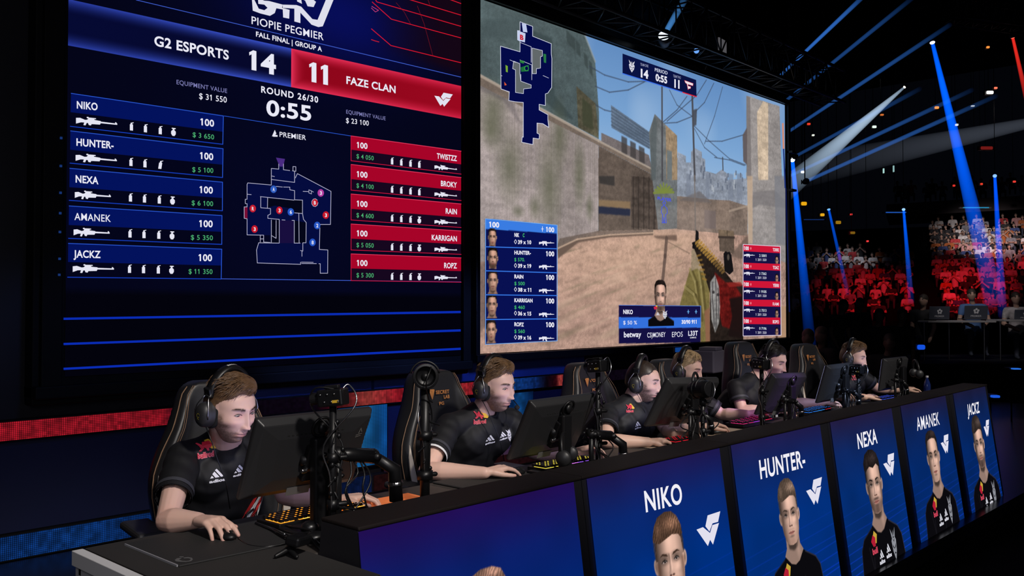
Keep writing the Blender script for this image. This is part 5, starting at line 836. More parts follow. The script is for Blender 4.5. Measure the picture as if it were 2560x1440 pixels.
# ================================================================ desk, chairs, monitors and gear
M_plast = mat('black_plastic', (.007, .007, .008), .4, spec=.4); M_plast2 = mat('grey_black_plastic', (.022, .022, .024), .45, bump=.1, bscale=600); M_leather = mat('black_leather', (.014, .014, .016), .42, bump=.15, bscale=500); M_copper = mat('copper_print_glow', (.55, .22, .07), .4, .3, emit=(.5, .2, .06), es=.10); M_stitch = mat('copper_thread', (.24, .14, .08), .7); M_cream = mat('cream_leather', (.62, .55, .48), .5)  # the copper print is also given a faint glow of its own
M_desk = mat('desk_top', (.045, .038, .034), .6, bump=.2, bscale=700); M_pad = mat('pad_cloth', (.022, .02, .02), .75, bump=.3, bscale=2500); M_cable = mat('cable_black', (.006, .006, .007), .35); M_foam = mat('black_foam', (.004, .004, .004), .9)
ZD = .74
dx = [1.145, 2.60, 4.03, 5.46, 6.89, 8.36]
DL = ['first desk at the left end with a white metal end frame and dark felt top', 'second desk from the left, at the player with the white undershirt cuff', 'third desk behind the podiums under the large tilted monitor', 'fourth desk behind the podiums by the black haired player', 'farthest desk at the right end carrying the blue bottle']
for i in range(5):
    A, B = dx[i], dx[i+1]; t = thing('desk', DL[i], 'desk', ((A+B)/2, 2.65, ZF), 'desks in a row')
    MB().box(((A+B)/2, 2.645, ZD-.014), (B-A-.004, .57, .026)).build('desk_top', M_desk, t, bevel=.004)
    for k, x in enumerate((A+.025, B-.025)):
        m = MB()
        for y in (2.385, 2.905): m.box((x, y, (ZD-.03+ZF)/2), (.045, .045, ZD-.03-ZF))
        m.box((x, 2.645, ZD-.05), (.045, .52, .045)); m.box((x, 2.645, ZF+.06), (.045, .52, .03)); m.build('end_frame', M_white if i == 0 and k == 0 else M_dark, t, bevel=.003)
    if i == 0: MB().box((A+.010, 2.46, ZD-.022), (.034, .945, .046)).build('edge_strip', M_white, t, bevel=.002); MB().box((A+.245, 2.175, ZD-.014), (.49, .37, .026)).build('desk_extension', M_desk, t, bevel=.003); m = MB(); m.box((A+.0, 2.01, (ZD-.05+ZF)/2), (.045, .045, ZD-.05-ZF)); m.build('leg', M_white, t, bevel=.003)
def flat(name, label, cat, pts, z, h, m, group=None, bevel=.004): # a thin mat or pad from its four corners
    c = np.mean(pts, 0); mb = MB().prism([(p[0], p[1], z) for p in pts], (0, 0, h)); return tag(mb.build(name, m, bevel=bevel), label, cat, group)
flat('desk_mat', 'wide black felt desk mat under the mouse pad at the left', 'desk mat', [(1.175, 2.03), (1.63, 2.03), (1.63, 2.48), (2.3, 2.48), (2.3, 2.925), (1.175, 2.925)], ZD, .003, M_pad)
tp = thing('mouse_pad', 'black mouse pad with a grey emblem and pale left edge under the first hand', 'mouse pad', (1.5, 2.69, ZD+.003))
MB().prism([(1.275, 2.51, ZD+.003), (1.76, 2.49, ZD+.003), (1.76, 2.862, ZD+.003), (1.275, 2.872, ZD+.003)], (0, 0, .006)).build('pad', mat('pad_smooth', (.016, .016, .017), .7, bump=.1, bscale=3000), tp, bevel=.004)
MB().box((1.2735, 2.69, ZD+.0065), (.004, .345, .006)).build('pale_edge', mat('pale_edging', (.3, .3, .33), .4), tp)
L = Layers(lambda u, v, k=0: tuple(atz(160+u/4, 1080+v/4, ZD+.0096+.0003*k))); L.mats.append(mat('pad_print', (.1, .1, .105), .7)); L.ix[(1, 1, 1)] = 0; L.pg([(1105, 1280), (1130, 1262), (1180, 1255), (1165, 1268), (1150, 1275), (1180, 1288), (1225, 1290), (1255, 1285), (1268, 1270), (1240, 1262), (1200, 1265), (1195, 1256), (1240, 1250), (1280, 1258), (1290, 1275), (1270, 1292), (1220, 1300), (1160, 1298), (1120, 1294)], (1, 1, 1)); L.pg([(1148, 1250), (1160, 1243), (1200, 1245), (1192, 1253)], (1, 1, 1)); L.build('emblem', L.mats, tp)
def keyboard(label, x0, y0, x1, y1, wd, cols, es=1.5, z=ZD+.003, group='keyboards'):
    a = np.array([x0, y0, z]); d = np.array([x1-x0, y1-y0, 0]); Lk = np.linalg.norm(d); d /= Lk; n = np.array([d[1], -d[0], 0]); t = thing('keyboard', label, 'keyboard', tuple(a), group)
    rt = np.array([d, -n, [0, 0, 1]]).T; c = a+d*Lk/2+n*wd/2; MB().box(c+[0, 0, .012], (Lk, wd, .022), rt).build('case', M_plast, t, bevel=.003)
    nx, ny = int(Lk/.0195), 5
    for gi, (cc) in enumerate(cols):
        lit = MB()
        for i in range(nx):
            for j in range(ny):
                if int((i*len(cols))/nx) == gi and (i*7+j*3) % 11: p = a+d*(.012+i*(Lk-.02)/nx+.009)+n*(.014+j*(wd-.02)/ny+.009)+[0, 0, .0236]; lit.box(p, (.017, .020, .001), rt)
        if lit.V: lit.build('backlight', glow(*cc, es=es), t)
    kc = MB(); tp_ = MB()
    for i in range(nx):
        for j in range(ny):
            p = a+d*(.012+i*(Lk-.02)/nx+.009)+n*(.014+j*(wd-.02)/ny+.009); kc.box(p+[0, 0, .0295], (.0145, .0155, .010), rt, taper=.8)
            if (i+j) % 3: tp_.box(p+[0, 0, .0348], (.006, .005, .0006), rt)
    kc.build('keycaps', M_plast, t); tp_.build('key_legends', glow(*cols[0], es=es*.8), t); return t
keyboard('keyboard with glowing orange keys in front of the first player at left', 1.70, 2.795, 2.10, 2.81, .135, [(255, 150, 40), (255, 190, 80), (255, 110, 30), (255, 170, 60)], 2.2)
keyboard('keyboard lit yellow and violet near the second player, seen edge on', 3.10, 2.80, 3.46, 2.79, .11, [(240, 220, 80), (220, 120, 240), (150, 90, 240)], 1.6)
keyboard('keyboard glowing red under the hand of the buzz-cut player', 4.18, 2.81, 4.5, 2.80, .11, [(230, 20, 40), (200, 20, 60)], 1.5)
keyboard('keyboard with purple and red keys between the third and fifth players', 5.1, 2.93, 5.5, 2.93, .13, [(220, 40, 120), (180, 60, 240), (240, 40, 90)], 1.6)
keyboard('keyboard glowing bright blue beside the fringe-haired player', 5.95, 2.89, 6.35, 2.9, .12, [(40, 130, 250), (40, 150, 255), (200, 40, 60)], 1.6)
keyboard('small blue glowing keyboard at the far end by the last player', 7.2, 2.84, 7.5, 2.84, .1, [(60, 90, 240), (90, 110, 250)], 1.4)
flat('desk_mat', 'bright orange red printed mat beside the first keyboard', 'desk mat', [(2.12, 2.64), (2.39, 2.64), (2.40, 2.815), (2.12, 2.83)], ZD+.0035, .004, mat('mat_orange_glow', (.75, .19, .06), .6, var=.5, vscale=25, emit=(.8, .18, .05), es=.35))  # the mat's own emission stands in for strong light on its print
flat('desk_mat', 'pale wooden coloured mat under the hands of the buzz-cut player', 'desk mat', [(4.05, 2.6), (4.62, 2.6), (4.62, 2.9), (4.05, 2.9)], ZD, .004, mat('mat_pale', (.5, .38, .28), .6, var=.2))
flat('desk_mat', 'pale sand coloured mat under the hands of the fair haired player', 'desk mat', [(4.68, 2.6), (5.05, 2.6), (5.05, 2.92), (4.68, 2.92)], ZD, .004, bpy.data.materials['mat_pale'])
flat('desk_mat', 'round cornered grey mat beside the blue keyboard', 'desk mat', [(5.6, 2.6), (6.5, 2.6), (6.5, 2.92), (5.6, 2.92)], ZD, .003, M_pad)
flat('desk_mat', 'dark grey mat beside the tall pole camera at the second desk', 'desk mat', [(2.62, 2.6), (3.05, 2.6), (3.05, 2.915), (2.62, 2.915)], ZD, .008, M_pad, bevel=.01)
flat('desk_mat', 'thin black mat at the far right end desk', 'desk mat', [(7.0, 2.62), (7.95, 2.62), (7.95, 2.92), (7.0, 2.92)], ZD, .003, M_pad)
def mouse(label, c, rz):
    t = thing('mouse', label, 'mouse', tuple(c), 'computer mice'); r = rotm(0, 0, rz); m = MB(); m.ell(np.array(c)+[0, 0, .008], (.029, .056, .019), r, 20, 12)
    v = np.array(m.V); v[:, 2] = np.maximum(v[:, 2], c[2]); m.V = [tuple(p) for p in v]; m.build('shell', M_plast, t, smooth=True); w = MB(); w.lathe([(.001, -.003), (.008, -.003), (.008, .003), (.001, .003)], np.array(c)+r@np.array([0, -.035, .022]), r@np.array([1., 0, 0]), 14); w.build('scroll_wheel', M_foam, t); return t
mouse('black mouse under the right hand of the first player', (1.524, 2.70, ZD+.009), 6); mouse('black mouse under the right hand of the second player', (2.985, 2.775, ZD+.008), 70); mouse('black mouse under the hand of the third player', (4.36, 2.735, ZD+.004), 20); mouse('dark mouse under the hand of the fair haired player', (4.80, 2.80, ZD+.004), 70); mouse('dark mouse near the farthest player', (7.95, 2.78, ZD+.003), 40)
def cable(name, label, pts, r=.0028, m=None, group='loose cables'):
    P = [np.array(p, float) for p in pts]; o = []
    for i in range(len(P)-1):
        a = P[max(i-1, 0)]; b = P[i]; c = P[i+1]; d = P[min(i+2, len(P)-1)]
        for t in np.linspace(0, 1, 7)[:-1]: o.append(.5*((2*b)+(-a+c)*t+(2*a-5*b+4*c-d)*t*t+(-a+3*b-3*c+d)*t**3))
    o.append(P[-1]); mb = MB(); mb.tube(o, r, 7); return tag(mb.build(name, m or M_cable, smooth=True), label, 'cable', group) if label else mb
Zt = lambda u, v, z: atz(u, v, z)
cable('mouse_cable', 'thin mouse cable running right from the first player\'s mouse', [(1.55, 2.655, .75), Zt(620, 1362, .748), Zt(660, 1367, .748), Zt(705, 1360, .75), Zt(740, 1345, .76)])
# ---- monitors seen from behind
M_mon = mat('monitor_shell', (.024, .024, .026), .42, bump=.12, bscale=900)
def monitor(label, TL, TR, BL, ytop, scr=(190, 195, 248), es=1.9, drop=0, edge=None):
    a = aty(*TL, ytop); b = aty(*TR, ytop); c = atx_(BL, a[0]); X = (b-a); w = np.linalg.norm(X); X /= w; Dn = c-a; h = np.linalg.norm(Dn); Dn /= h; N = np.cross(X, Dn); N = N if N[1] < 0 else -N       # N points to the audience, away from the player
    cen = (a+b)/2+Dn*h/2; bx = (a+b)/2; base = np.array([bx[0], c[1]+.0, ZD+.003]); t = thing('monitor', label, 'monitor', tuple(base), 'monitors seen from behind')
    rt = np.array([X, -N, -Dn]).T; m = MB(); hw, hh = w/2, h/2
    out = [(-hw, hh), (hw, hh), (hw, -hh), (-hw, -hh)]; inn = [(-hw*.93, hh*.9), (hw*.93, hh*.9), (hw*.86, -hh*.8), (-hw*.86, -hh*.8)]; P3_ = lambda x, y, d: cen+X*x-Dn*y+N*d
    V = [P3_(x, y, -.012) for x, y in out]+[P3_(x, y, .006) for x, y in out]+[P3_(x, y, .030) for x, y in inn]+[P3_(x*.7, y*.6, .036) for x, y in inn]
    F = [(3, 2, 1, 0)]+[(r*4+i, r*4+(i+1) % 4, r*4+4+(i+1) % 4, r*4+4+i) for r in range(3) for i in range(4)]+[(12, 13, 14, 15)]
    m.add(V, F); m.build('back_shell', M_mon, t, bevel=.005)
    MB().add([P3_(x*.965, y*.95, -.0135) for x, y in out], [(0, 1, 2, 3)]).build('lit_display', glow(*scr, es=es), t)
    m = MB(); m.box(cen+N*.048+Dn*h*.05, (w*.16, .03, h*.44), rt); m.build('mount_block', M_plast, t, bevel=.006)
    col = cen+N*.085; m = MB(); m.box(((col[0]), col[1], (ZD+.015+cen[2]+.05)/2), (.065, .035, cen[2]+.05-ZD)); m.build('stand_column', M_plast, t, bevel=.008)
    m = MB(); m.box((col[0], col[1]+.03, ZD+.011), (.24, .2, .014)); m.build('stand_foot', M_plast, t, bevel=.006)
    m = MB(); m.cyl(cen+N*.04+Dn*h*.02-X*.05, cen+N*.04+Dn*h*.02+X*.05, .018); m.build('hinge', M_blackg, t, smooth=True); m = MB(); m.box(cen+N*.062+Dn*h*.10, (.07, .012, .012), rt); m.cyl(cen+N*.06+Dn*h*.12-X*.05, cen+N*.06+Dn*h*.12-X*.03, .008); m.build('bracket', M_wire, t, bevel=.002)
    # hook for a headset at the top and cable clip
    q = (a+b)/2+N*.045; m = MB(); m.tube([q+X*.035*math.cos(k)+Dn*(.035+.04*(-math.sin(k)) if False else .03-.035*math.sin(k))*1 for k in np.linspace(0, 2*math.pi, 25)], .0055, 7, cap=False); m.build('headset_hook', M_plast, t, smooth=True); m = MB(); m.ell(q+Dn*.035+X*.008, (.02, .012, .022)); m.build('hook_knob', M_plast, t, smooth=True)
    m = MB()
    for k in range(14): m.box(cen+X*(-hw*.5+k*hw/14)+N*.0345-Dn*h*.31, (.008, .002, .004), rt)
    m.build('vents', M_foam, t); MB().box(cen+N*.0325+Dn*h*.43-X*w*.05, (w*.2, .001, .03), rt).build('sticker', mat('sticker', (.12, .12, .12), .6), t); return t, cen, X, Dn, N, w, h
def atx_(px, x): d = ray(*px); return CAMP+d*(x/d[0])
MO = {}
MO[1] = monitor('large monitor nearest the camera, seen from behind in front of the first player', (640, 1047), (928, 1018), (592, 1250), 2.62)
MO[2] = monitor('monitor seen from behind in front of the player with the white undershirt cuff', (1325, 1003), (1487, 983), (1268, 1150), 2.64)
MO[3] = monitor('strongly tilted monitor hiding the fair haired player\'s chin', (1668, 946), (1795, 944), (1611, 1066), 2.68)
MO[4] = monitor('purple tinted back of the monitor below the face of the black fringed player', (1930, 935), (2012, 932), (1887, 1037), 2.68, (210, 160, 248))
MO[5] = monitor('bluish back of the monitor beside the last empty headrest', (2066, 914), (2131, 906), (2040, 1008), 2.68)
MO[6] = monitor('farthest monitor at the right end of the desk row', (2208, 897), (2264, 891), (2197, 978), 2.72)
L = Layers(None); t, cen, X, Dn, N, w, h = MO[1]; L.fn = lambda u, v, k=0: tuple(cen+X*u-Dn*v+N*(.034+.0005*k)); L.mats.append(mat('grey_print', (.16, .15, .14), .5)); L.ix[(1, 1, 1)] = 0
L.pl([(.162, .062), (.192, .068)], .003, (1, 1, 1)); L.pl([(.16, .055), (.188, .06)], .003, (1, 1, 1)); L.pl([(.178, .07), (.183, .09), (.19, .075)], .003, (1, 1, 1)); L.build('maker_emblem', L.mats, t)
# ---- gaming chairs
def chair(label, x, y, rz, zt=1.205, logo=True, trim=True):
    t = thing('gaming_chair', label, 'chair', (0, 0, 0), 'gaming chairs'); prof = [(.50, .205), (.58, .215), (.68, .24), (.78, .252), (.86, .242), (.94, .212), (1.02, .172), (1.10, .145), (1.15, .132), (1.185, .108), (1.2, .065)]
    rows = []; k = 17
    for z, w in prof:
        r = []
        for i in range(k): s = -1+2*i/(k-1); e = abs(s); bol = .05*sm(.62, .9, e)*(1-sm(1.02, 1.15, z))-.03*sm(.92, 1.0, e); lum = .02*math.exp(-((z-.68)/.12)**2); r.append((s*w, -(bol+lum)-.045*(z > 0), z))
        rows.append(r)
    F_ = np.array(rows); B_ = F_.copy(); B_[..., 1] = .045+.02*(1-(B_[..., 0]/.27)**2); V = np.vstack([F_.reshape(-1, 3), B_.reshape(-1, 3)]); n = len(prof); o = n*k; f = []
    for i in range(n-1):
        for j in range(k-1): q = (i*k+j, i*k+j+1, (i+1)*k+j+1, (i+1)*k+j); f += [q, tuple(o+a for a in q[::-1])]
    for i in range(n-1): f += [(i*k, (i+1)*k, o+(i+1)*k, o+i*k), (i*k+k-1, o+i*k+k-1, o+(i+1)*k+k-1, (i+1)*k+k-1)]
    for j in range(k-1): f += [((n-1)*k+j, (n-1)*k+j+1, o+(n-1)*k+j+1, o+(n-1)*k+j), (j+1, j, o+j, o+j+1)]
    rec = lambda p: np.array(p)+np.array([0, .12*(p[2]-.5), 0])      # recline
    m = MB(); m.add([rec(p) for p in V], f); bk = m.build('backrest', M_leather, t, smooth=True, sub=1)
    for s in (-1, 1):
        for off, r_ in ((.80, .0011), (.86, .001)):
            m = MB(); m.tube([rec(np.array([s*w*off, -(.05*sm(.62, .9, off)*(1-sm(1.02, 1.15, z))+.02*math.exp(-((z-.68)/.12)**2))-.0495, z])) for z, w in [(np.interp(q, range(n), [a[0] for a in prof]), np.interp(q, range(n), [a[1] for a in prof])) for q in np.linspace(1, n-2, 40)]], r_, 5); m.build('stitching', M_stitch, bk)
        m = MB(); m.tube([rec((s*np.interp(z, [a[0] for a in prof], [a[1] for a in prof])*.985, -.03-.02*(1-sm(1.0, 1.15, z)), z)) for z in np.linspace(.55, 1.18, 24)], .002, 5); m.build('piping', M_stitch, bk)
        if trim: m = MB(); m.prism([rec((s*a, -.105, z)) for a, z in ((.238, .86), (.246, .80), (.244, .72), (.228, .60), (.205, .58), (.212, .70))], (0, -.006, 0)); m.build('side_insert', M_cream, bk)
    if logo:
        L = Layers(None); L.fn = lambda u, v, q=0: tuple(rec((.002+(u-.005)*.72, -.0505-.0012*q-.006, 1.085+(v-1.08)*.8))); L.mats.append(M_copper); L.ix[(1, 1, 1)] = 0; C1 = (1, 1, 1)
        L.pg([(-.095, 1.105), (-.075, 1.11), (-.075, 1.045)], C1, 1); L.pg([(-.073, 1.11), (-.05, 1.105), (-.072, 1.045)], C1, 1); L.pg([(-.092, 1.11), (-.052, 1.11), (-.073, 1.098)], C1, 2); L.tx('SECRET', -.04, 1.078, .07, 1.078, -.022, C1, 1, .03); L.tx('LAB', .022, 1.046, .07, 1.046, -.022, C1, 1, .03); L.tx('PG', -.02, 1.008, .02, 1.008, -.02, C1, 1, .03)
        L.build('printed_emblem', L.mats, bk)
    m = MB(); m.box((0, -.2, .455), (.46, .5, .10)); m.build('seat', M_leather, t, bevel=.035, seg=3)
    m = MB()
    for s in (-1, 1): m.box((s*.215, -.2, .49), (.08, .46, .07))
    m.build('seat_bolster', M_leather, t, bevel=.025, seg=3)
    for s in (-1, 1): m = MB(); m.box((s*.31, -.17, .685), (.1, .27, .032)); ar = m.build('armrest', M_plast2, t, bevel=.014, seg=3); m = MB(); m.box((s*.31, -.15, .55), (.045, .07, .25)); m.box((s*.26, -.15, .43), (.14, .06, .02)); m.build('armrest_post', M_plast, ar, bevel=.005)
    m = MB(); m.cyl((0, -.15, .1), (0, -.15, .41), .03); m.build('gas_lift', M_steel, t, smooth=True)
    for i in range(5):
        a = R(72*i+20); e = np.array([.30*math.cos(a), -.15+.30*math.sin(a), .055]); m = MB(); m.capsule((0, -.15, .10), e, .03, .02); lg = m.build('base_leg', M_plast, t, smooth=True); m = MB(); m.lathe([(.002, -.02), (.028, -.02), (.028, .02), (.002, .02)], e+[0, 0, -.027], (-math.sin(a), math.cos(a), 0), 14); m.build('caster', M_plast, lg)
    t.location = (x, y, ZF); t.rotation_euler = (0, 0, R(rz)); t.scale = (1.12, 1, zt/1.205+.03); return t
chair('black gaming chair with copper stitching behind the first player', 1.925, 3.44, -10, 1.20)
chair('black gaming chair with a readable copper emblem beside the second player\'s head', 3.155, 3.43, -2, 1.178)
chair('gaming chair behind the buzz-cut player, its emblem half hidden by a pole camera', 4.42, 3.43, -2, 1.16)
chair('greyish gaming chair mostly hidden behind the fair haired player', 5.66, 3.66, 4, 1.12, logo=False, trim=False)
chair('gaming chair behind the player with the black fringe', 6.34, 3.43, -2, 1.235)
chair('gaming chair with a cream side insert next to the farthest player', 7.45, 3.43, -6, 1.185)
# ---- headsets
def headset(label, key, tilt=0, mic=True, mic_px=None, scale=1.0):
    t0, bvh, H, Rm = PL[key]; T = lambda p: Rm@(rotm(tilt, 0, 0)@np.array(p, float))+H; t = thing('headset', label, 'headset', tuple(H), 'headsets worn by the players'); Wl = .084
    arc = [(Wl*1.06*math.sin(a)*1.0, -.016, .028+.122*math.cos(a)) for a in np.linspace(R(-78), R(78), 25)]; m = MB(); P = [T(p) for p in arc]
    sd = Rm@rotm(tilt, 0, 0)@np.array([0, 1., 0]); V = []
    for i, p in enumerate(arc):
        o = T(p); c = T((0, -.016, .028)); n = (o-c)/np.linalg.norm(o-c); wd = .019
        for (a, b) in ((-wd, -.006), (-wd*.9, .008), (0, .011), (wd*.9, .008), (wd, -.006), (0, -.008)): V.append(o+sd*a+n*b)
    k = 6; m.add(V, [(i*k+j, i*k+(j+1) % k, (i+1)*k+(j+1) % k, (i+1)*k+j) for i in range(24) for j in range(k)]+[tuple(range(k)), tuple(24*k+j for j in range(k-1, -1, -1))]); hb = m.build('headband', M_plast, t, smooth=True)
    L = Layers(None); c = T((0, -.016, .028)); L.fn = lambda u, v, q=0: tuple(T(((.122+.0125)*math.sin(u)*.75, -.016+v, .028+(.122+.0115+.0008*q)*math.cos(u)))); L.mats.append(M_white); L.ix[(1, 1, 1)] = 0
    for q in range(5): L.pg([(-.2+q*.085, -.005), (-.2+q*.085+.06, -.005), (-.2+q*.085+.06, .006), (-.2+q*.085, .006)], (1, 1, 1))
    L.build('band_lettering', L.mats, hb)
    for s in (-1, 1):
        cup = MB(); prof = [(.002, .046), (.020, .046), (.033, .040), (.041, .028), (.044, .012), (.043, .0), (.045, -.004), (.043, -.016), (.030, -.018), (.002, -.016)]
        u_, w_, d_ = [np.array(a, float) for a in ((0, 1, 0), (0, 0, 1), (s, 0, 0))]; V = []; c = np.array([s*(.083), -.014, -.012])
        for r, hh in prof:
            for q in range(26): a = 2*math.pi*q/26; V.append(T(c+d_*hh*.88+u_*r*.84*math.cos(a)+w_*r*1.06*math.sin(a)))
        n = len(prof); cup.add(V, [(i*26+q, i*26+(q+1) % 26, (i+1)*26+(q+1) % 26, (i+1)*26+q) for i in range(n-1) for q in range(26)]+[tuple(range(26)), tuple((n-1)*26+q for q in range(25, -1, -1))]); cp = cup.build('ear_cup', M_plast2, t, smooth=True)
        pad = MB(); pad.tube([T(c+d_*-.016+u_*.034*math.cos(a)+w_*.044*math.sin(a)) for a in np.linspace(0, 2*math.pi, 27)], .011, 8, cap=False); pad.build('ear_pad', M_foam, cp, smooth=True)
        for q in (-1, 1): yk = MB(); yk.tube([T(p) for p in ((s*.0915, -.016+q*.008, .060), (s*.099, -.016+q*.016, .045), (s*.108, -.014+q*.03, .022), (s*.112, -.014+q*.036, -.002), (s*.108, -.014+q*.034, -.02))], .0022, 6); yk.build('wire_yoke', M_wire, cp, smooth=True)
        sl = MB(); sl.box(T((s*.0905, -.016, .068)), (.014, .034, .034), Rm@rotm(0, s*16, 0)); sl.build('slider', M_plast, cp, bevel=.004)
        if s == 1:
            L = Layers(None); L.fn = lambda u, v, q=0: tuple(T(c+d_*(.046*.88+.0006)+u_*u+w_*v)); L.mats.append(mat('yellow_print', (.32, .26, .03), .5)); L.ix[(1, 1, 1)] = 0; L.pl([(.007*math.cos(a), .007*math.sin(a)) for a in np.linspace(.4, 5.6, 12)], .002, (1, 1, 1)); L.pl([(-.002, -.01), (.005, -.014)], .002, (1, 1, 1)); L.build('cup_emblem', L.mats, cp)
    if mic:
        m = MB(); e = T((-.028, .118, -.088)); b = [T((-.088, .01, -.04)), T((-.086, .06, -.075)), T((-.065, .10, -.09)), e]; m.tube(b, .0022, 6); bo = m.build('mic_boom', M_plast, t, smooth=True); m = MB(); m.ell(e, (.014, .012, .012), None, 14, 10); m.build('mic_foam', M_foam, bo, smooth=True)
    m = MB(); m.tube([T((.095, .0, -.055)), T((.088, .03, -.10)), T((.075, .055, -.16)), T((.05, .085, -.24)), T((.03, .10, -.34))], .0018, 6); m.build('headset_cord', M_cable, t, smooth=True); return t
for k, w in ((1, 'worn by the first player at the left'), (2, 'worn by the upswept-hair player, its mic beside his mouth'), (3, 'worn by the buzz-cut player'), (4, 'worn by the fair haired player behind the tilted monitor'), (5, 'worn over black hair'), (6, 'worn by the farthest smiling player')): headset('black ear-muff headset with wire yokes '+w, k)
# ---- cameras on poles, microphone arms and other dark gear
def pole(label, x, y, ztop, kind='box', aim=(0, 1, 0), r=.012, k=1.0):
    t = thing('pole_camera', label, 'camera', (x, y, ZD+.003), 'player cameras on poles'); MB().box((x, y, ZD+.011), (.10, .10, .014)).build('base_plate', M_plast, t, bevel=.004)
    m = MB(); m.tube([(x, y, ZD+.01), (x, y, ztop-.03)], r, 12); m.build('pole', M_plast, t, smooth=True)
    for z in (ZD+.12, ZD+.27): m = MB(); m.cyl((x, y, z-.016), (x, y, z+.016), r*1.6); m.capsule((x, y, z), (x+.04, y-.015, z), .007, .009); m.build('clamp_collar', M_blackg, t, smooth=True)
    c = np.array([x, y, ztop]); a = np.array(aim, float); a /= np.linalg.norm(a); u, w, d = frame(a); rt = np.array([u, d, w]).T
    if kind == 'box':
        m = MB(); m.box(c, (.062, .088, .055), rt); bd = m.build('camera_body', M_blackg, t, bevel=.006); m = MB(); m.lathe([(.002, 0), (.019, 0), (.021, .03), (.017, .032), (.002, .026)], c+a*.044, a, 20); m.build('lens', M_plast, bd, smooth=False); m = MB()
        for q in range(6): m.ell(c+u*(.032)+a*(-.03+q*.012)+w*(.012 if q % 2 else -.012), .0035, None, 8, 6)
        m.build('screw', M_steel, bd, smooth=True); MB().box(c+u*.0315-a*.02-w*.012, (.002, .022, .009), rt).build('yellow_tag', mat('tag_yellow', (.6, .38, .03), .5), bd); MB().box(c+w*.034, (.02, .05, .012), rt).build('top_rail', M_plast, bd, bevel=.003)
    else:
        m = MB(); m.lathe([(.002, -.05), (.040, -.05), (.045, -.03), (.045, .03), (.049, .034), (.049, .046), (.038, .048), (.032, .03), (.016, .024), (.002, .024)], c, a, 30); bd = m.build('camera_body', M_blackg, t, smooth=False, bevel=.002); m = MB(); m.ell(c+a*.026, (.016, .016, .016)); m.build('lens', M_plast, bd, smooth=True)
        m = MB(); m.tube([c+u*.055*math.cos(q)+w*.055*math.sin(q) for q in np.linspace(R(10), R(170), 16)], .004, 6); m.build('bracket', M_plast, bd, smooth=True)
    for s in (1, -1): m = MB(); m.tube(spl([c+w*.02-a*.03, c+w*.035+a*.05*s+u*.02*s, c+a*.075*s-w*.03, np.array([x+.035*s, y, ztop-.15]), np.array([x+.018*s, y-.01, ztop-.25]), np.array([x+.012*s, y-.012, ztop-.36])]), .0028, 6); m.build('camera_cable', M_cable if s > 0 else M_wire, t, smooth=True)
    m = MB(); rg = np.random.default_rng(int(x*100))
    for q in range(7): z = ztop-.08-q*.045; m.ell((x+rg.normal(0, .012), y-.012, z), (.008, .007, .009), None, 8, 6); m.capsule((x, y-.01, z), (x+rg.normal(0, .03), y-.02, z-.02), .004, .003)
    m.build('cable_ties', M_blackg, t, smooth=True); return t
pole('pole camera with a box head standing before the first monitor', 1.755, 2.43, 1.205, 'box', (-.5, .85, -.1))
pole('tall jointed pole with a round ring camera left of the second player', 2.30, 2.60, 1.235, 'round', (-.6, -.75, .0), r=.019)
pole('box camera pole standing in front of the third chair', 3.37, 2.60, 1.22, 'box', (.1, 1, -.1))
pole('round camera pole before the tilted monitor of the buzz-cut player', 4.06, 2.46, 1.075, 'round', (.2, 1, -.1), r=.011)
pole('box camera pole before the face of the fringed player', 4.80, 2.52, 1.165, 'box', (.3, 1, 0))
pole('small box camera pole before the farthest player\'s chin', 6.37, 2.6, 1.05, 'box', (.3, 1, 0), r=.012)
def gear(label, c, s=1.0, seed=0, name='microphone_arm'):           # black articulated arm with a stubby microphone, cables hanging
    rg = np.random.default_rng(seed); c = np.array(c, float); t = thing(name, label, 'microphone arm', (c[0], c[1], ZD+.003), 'microphone arms')
    m = MB(); m.cyl((c[0], c[1], ZD+.003), (c[0], c[1], c[2]), .013*s); m.cyl((c[0], c[1], ZD+.003), (c[0], c[1], ZD+.02), .045*s); m.build('stand', M_plast, t, smooth=True)
    a = c; b = c+np.array([.13, -.02, -.02])*s; e = b+np.array([.07, -.03, -.05])*s; m = MB(); m.tube([a, lerp(a, b, .3), b], [.018*s, .024*s, .026*s], 14); m.build('lower_arm', M_blackg, t, smooth=True)
    for p in (a, b): m = MB(); m.ell(p, .026*s, None, 14, 10); m.cyl(p+[0, -.035*s, 0], p+[0, .035*s, 0], .011*s); m.build('joint', M_plast, t, smooth=True)
    m = MB(); m.tube([b, e, e+np.array([.01, 0, -.11])*s], [.02*s, .024*s, .024*s], 14); m.build('microphone', M_blackg, t, smooth=True); m = MB(); m.lathe([(.0235*s, 0), (.027*s, .006), (.027*s, .012), (.0235*s, .018)], e+np.array([.006, 0, -.06])*s, (0, 0, 1), 18); m.build('ring', M_steel, t)
    for q in range(4): m = MB(); p = lerp(a, b, rg.random()); m.tube(spl([p, p+np.array([rg.normal(0, .05), -.02, -.06]), p+np.array([rg.normal(0, .07), -.03, -.12]), np.array([p[0]+rg.normal(0, .08), p[1]-.03, ZD+.008])]), .0032, 6); m.build('hanging_cable', M_cable, t, smooth=True)
    m = MB()
    for q in range(9): m.ell(c+rg.normal(0, .03, 3)*s, (.01*s, .009*s, .008*s), None, 8, 6)
    m.build('knobs', M_blackg, t, smooth=True); return t
gear('thick black microphone arm right of the first pole camera', aty(845, 1135, 2.5), 1.0, 1); gear('black microphone arm in front of the second monitor', aty(1478, 1085, 2.58), .9, 2); gear('black arm and clamps below the third monitor', aty(1725, 1030, 2.52), .7, 3); gear('black clamp arm below the purple tinted monitor', aty(1962, 1000, 2.55), .7, 4); gear('black clamp arm before the bluish monitor', aty(2112, 975, 2.6), .7, 5); gear('black clamp arm at the farthest monitor', aty(2238, 950, 2.65), .7, 6)
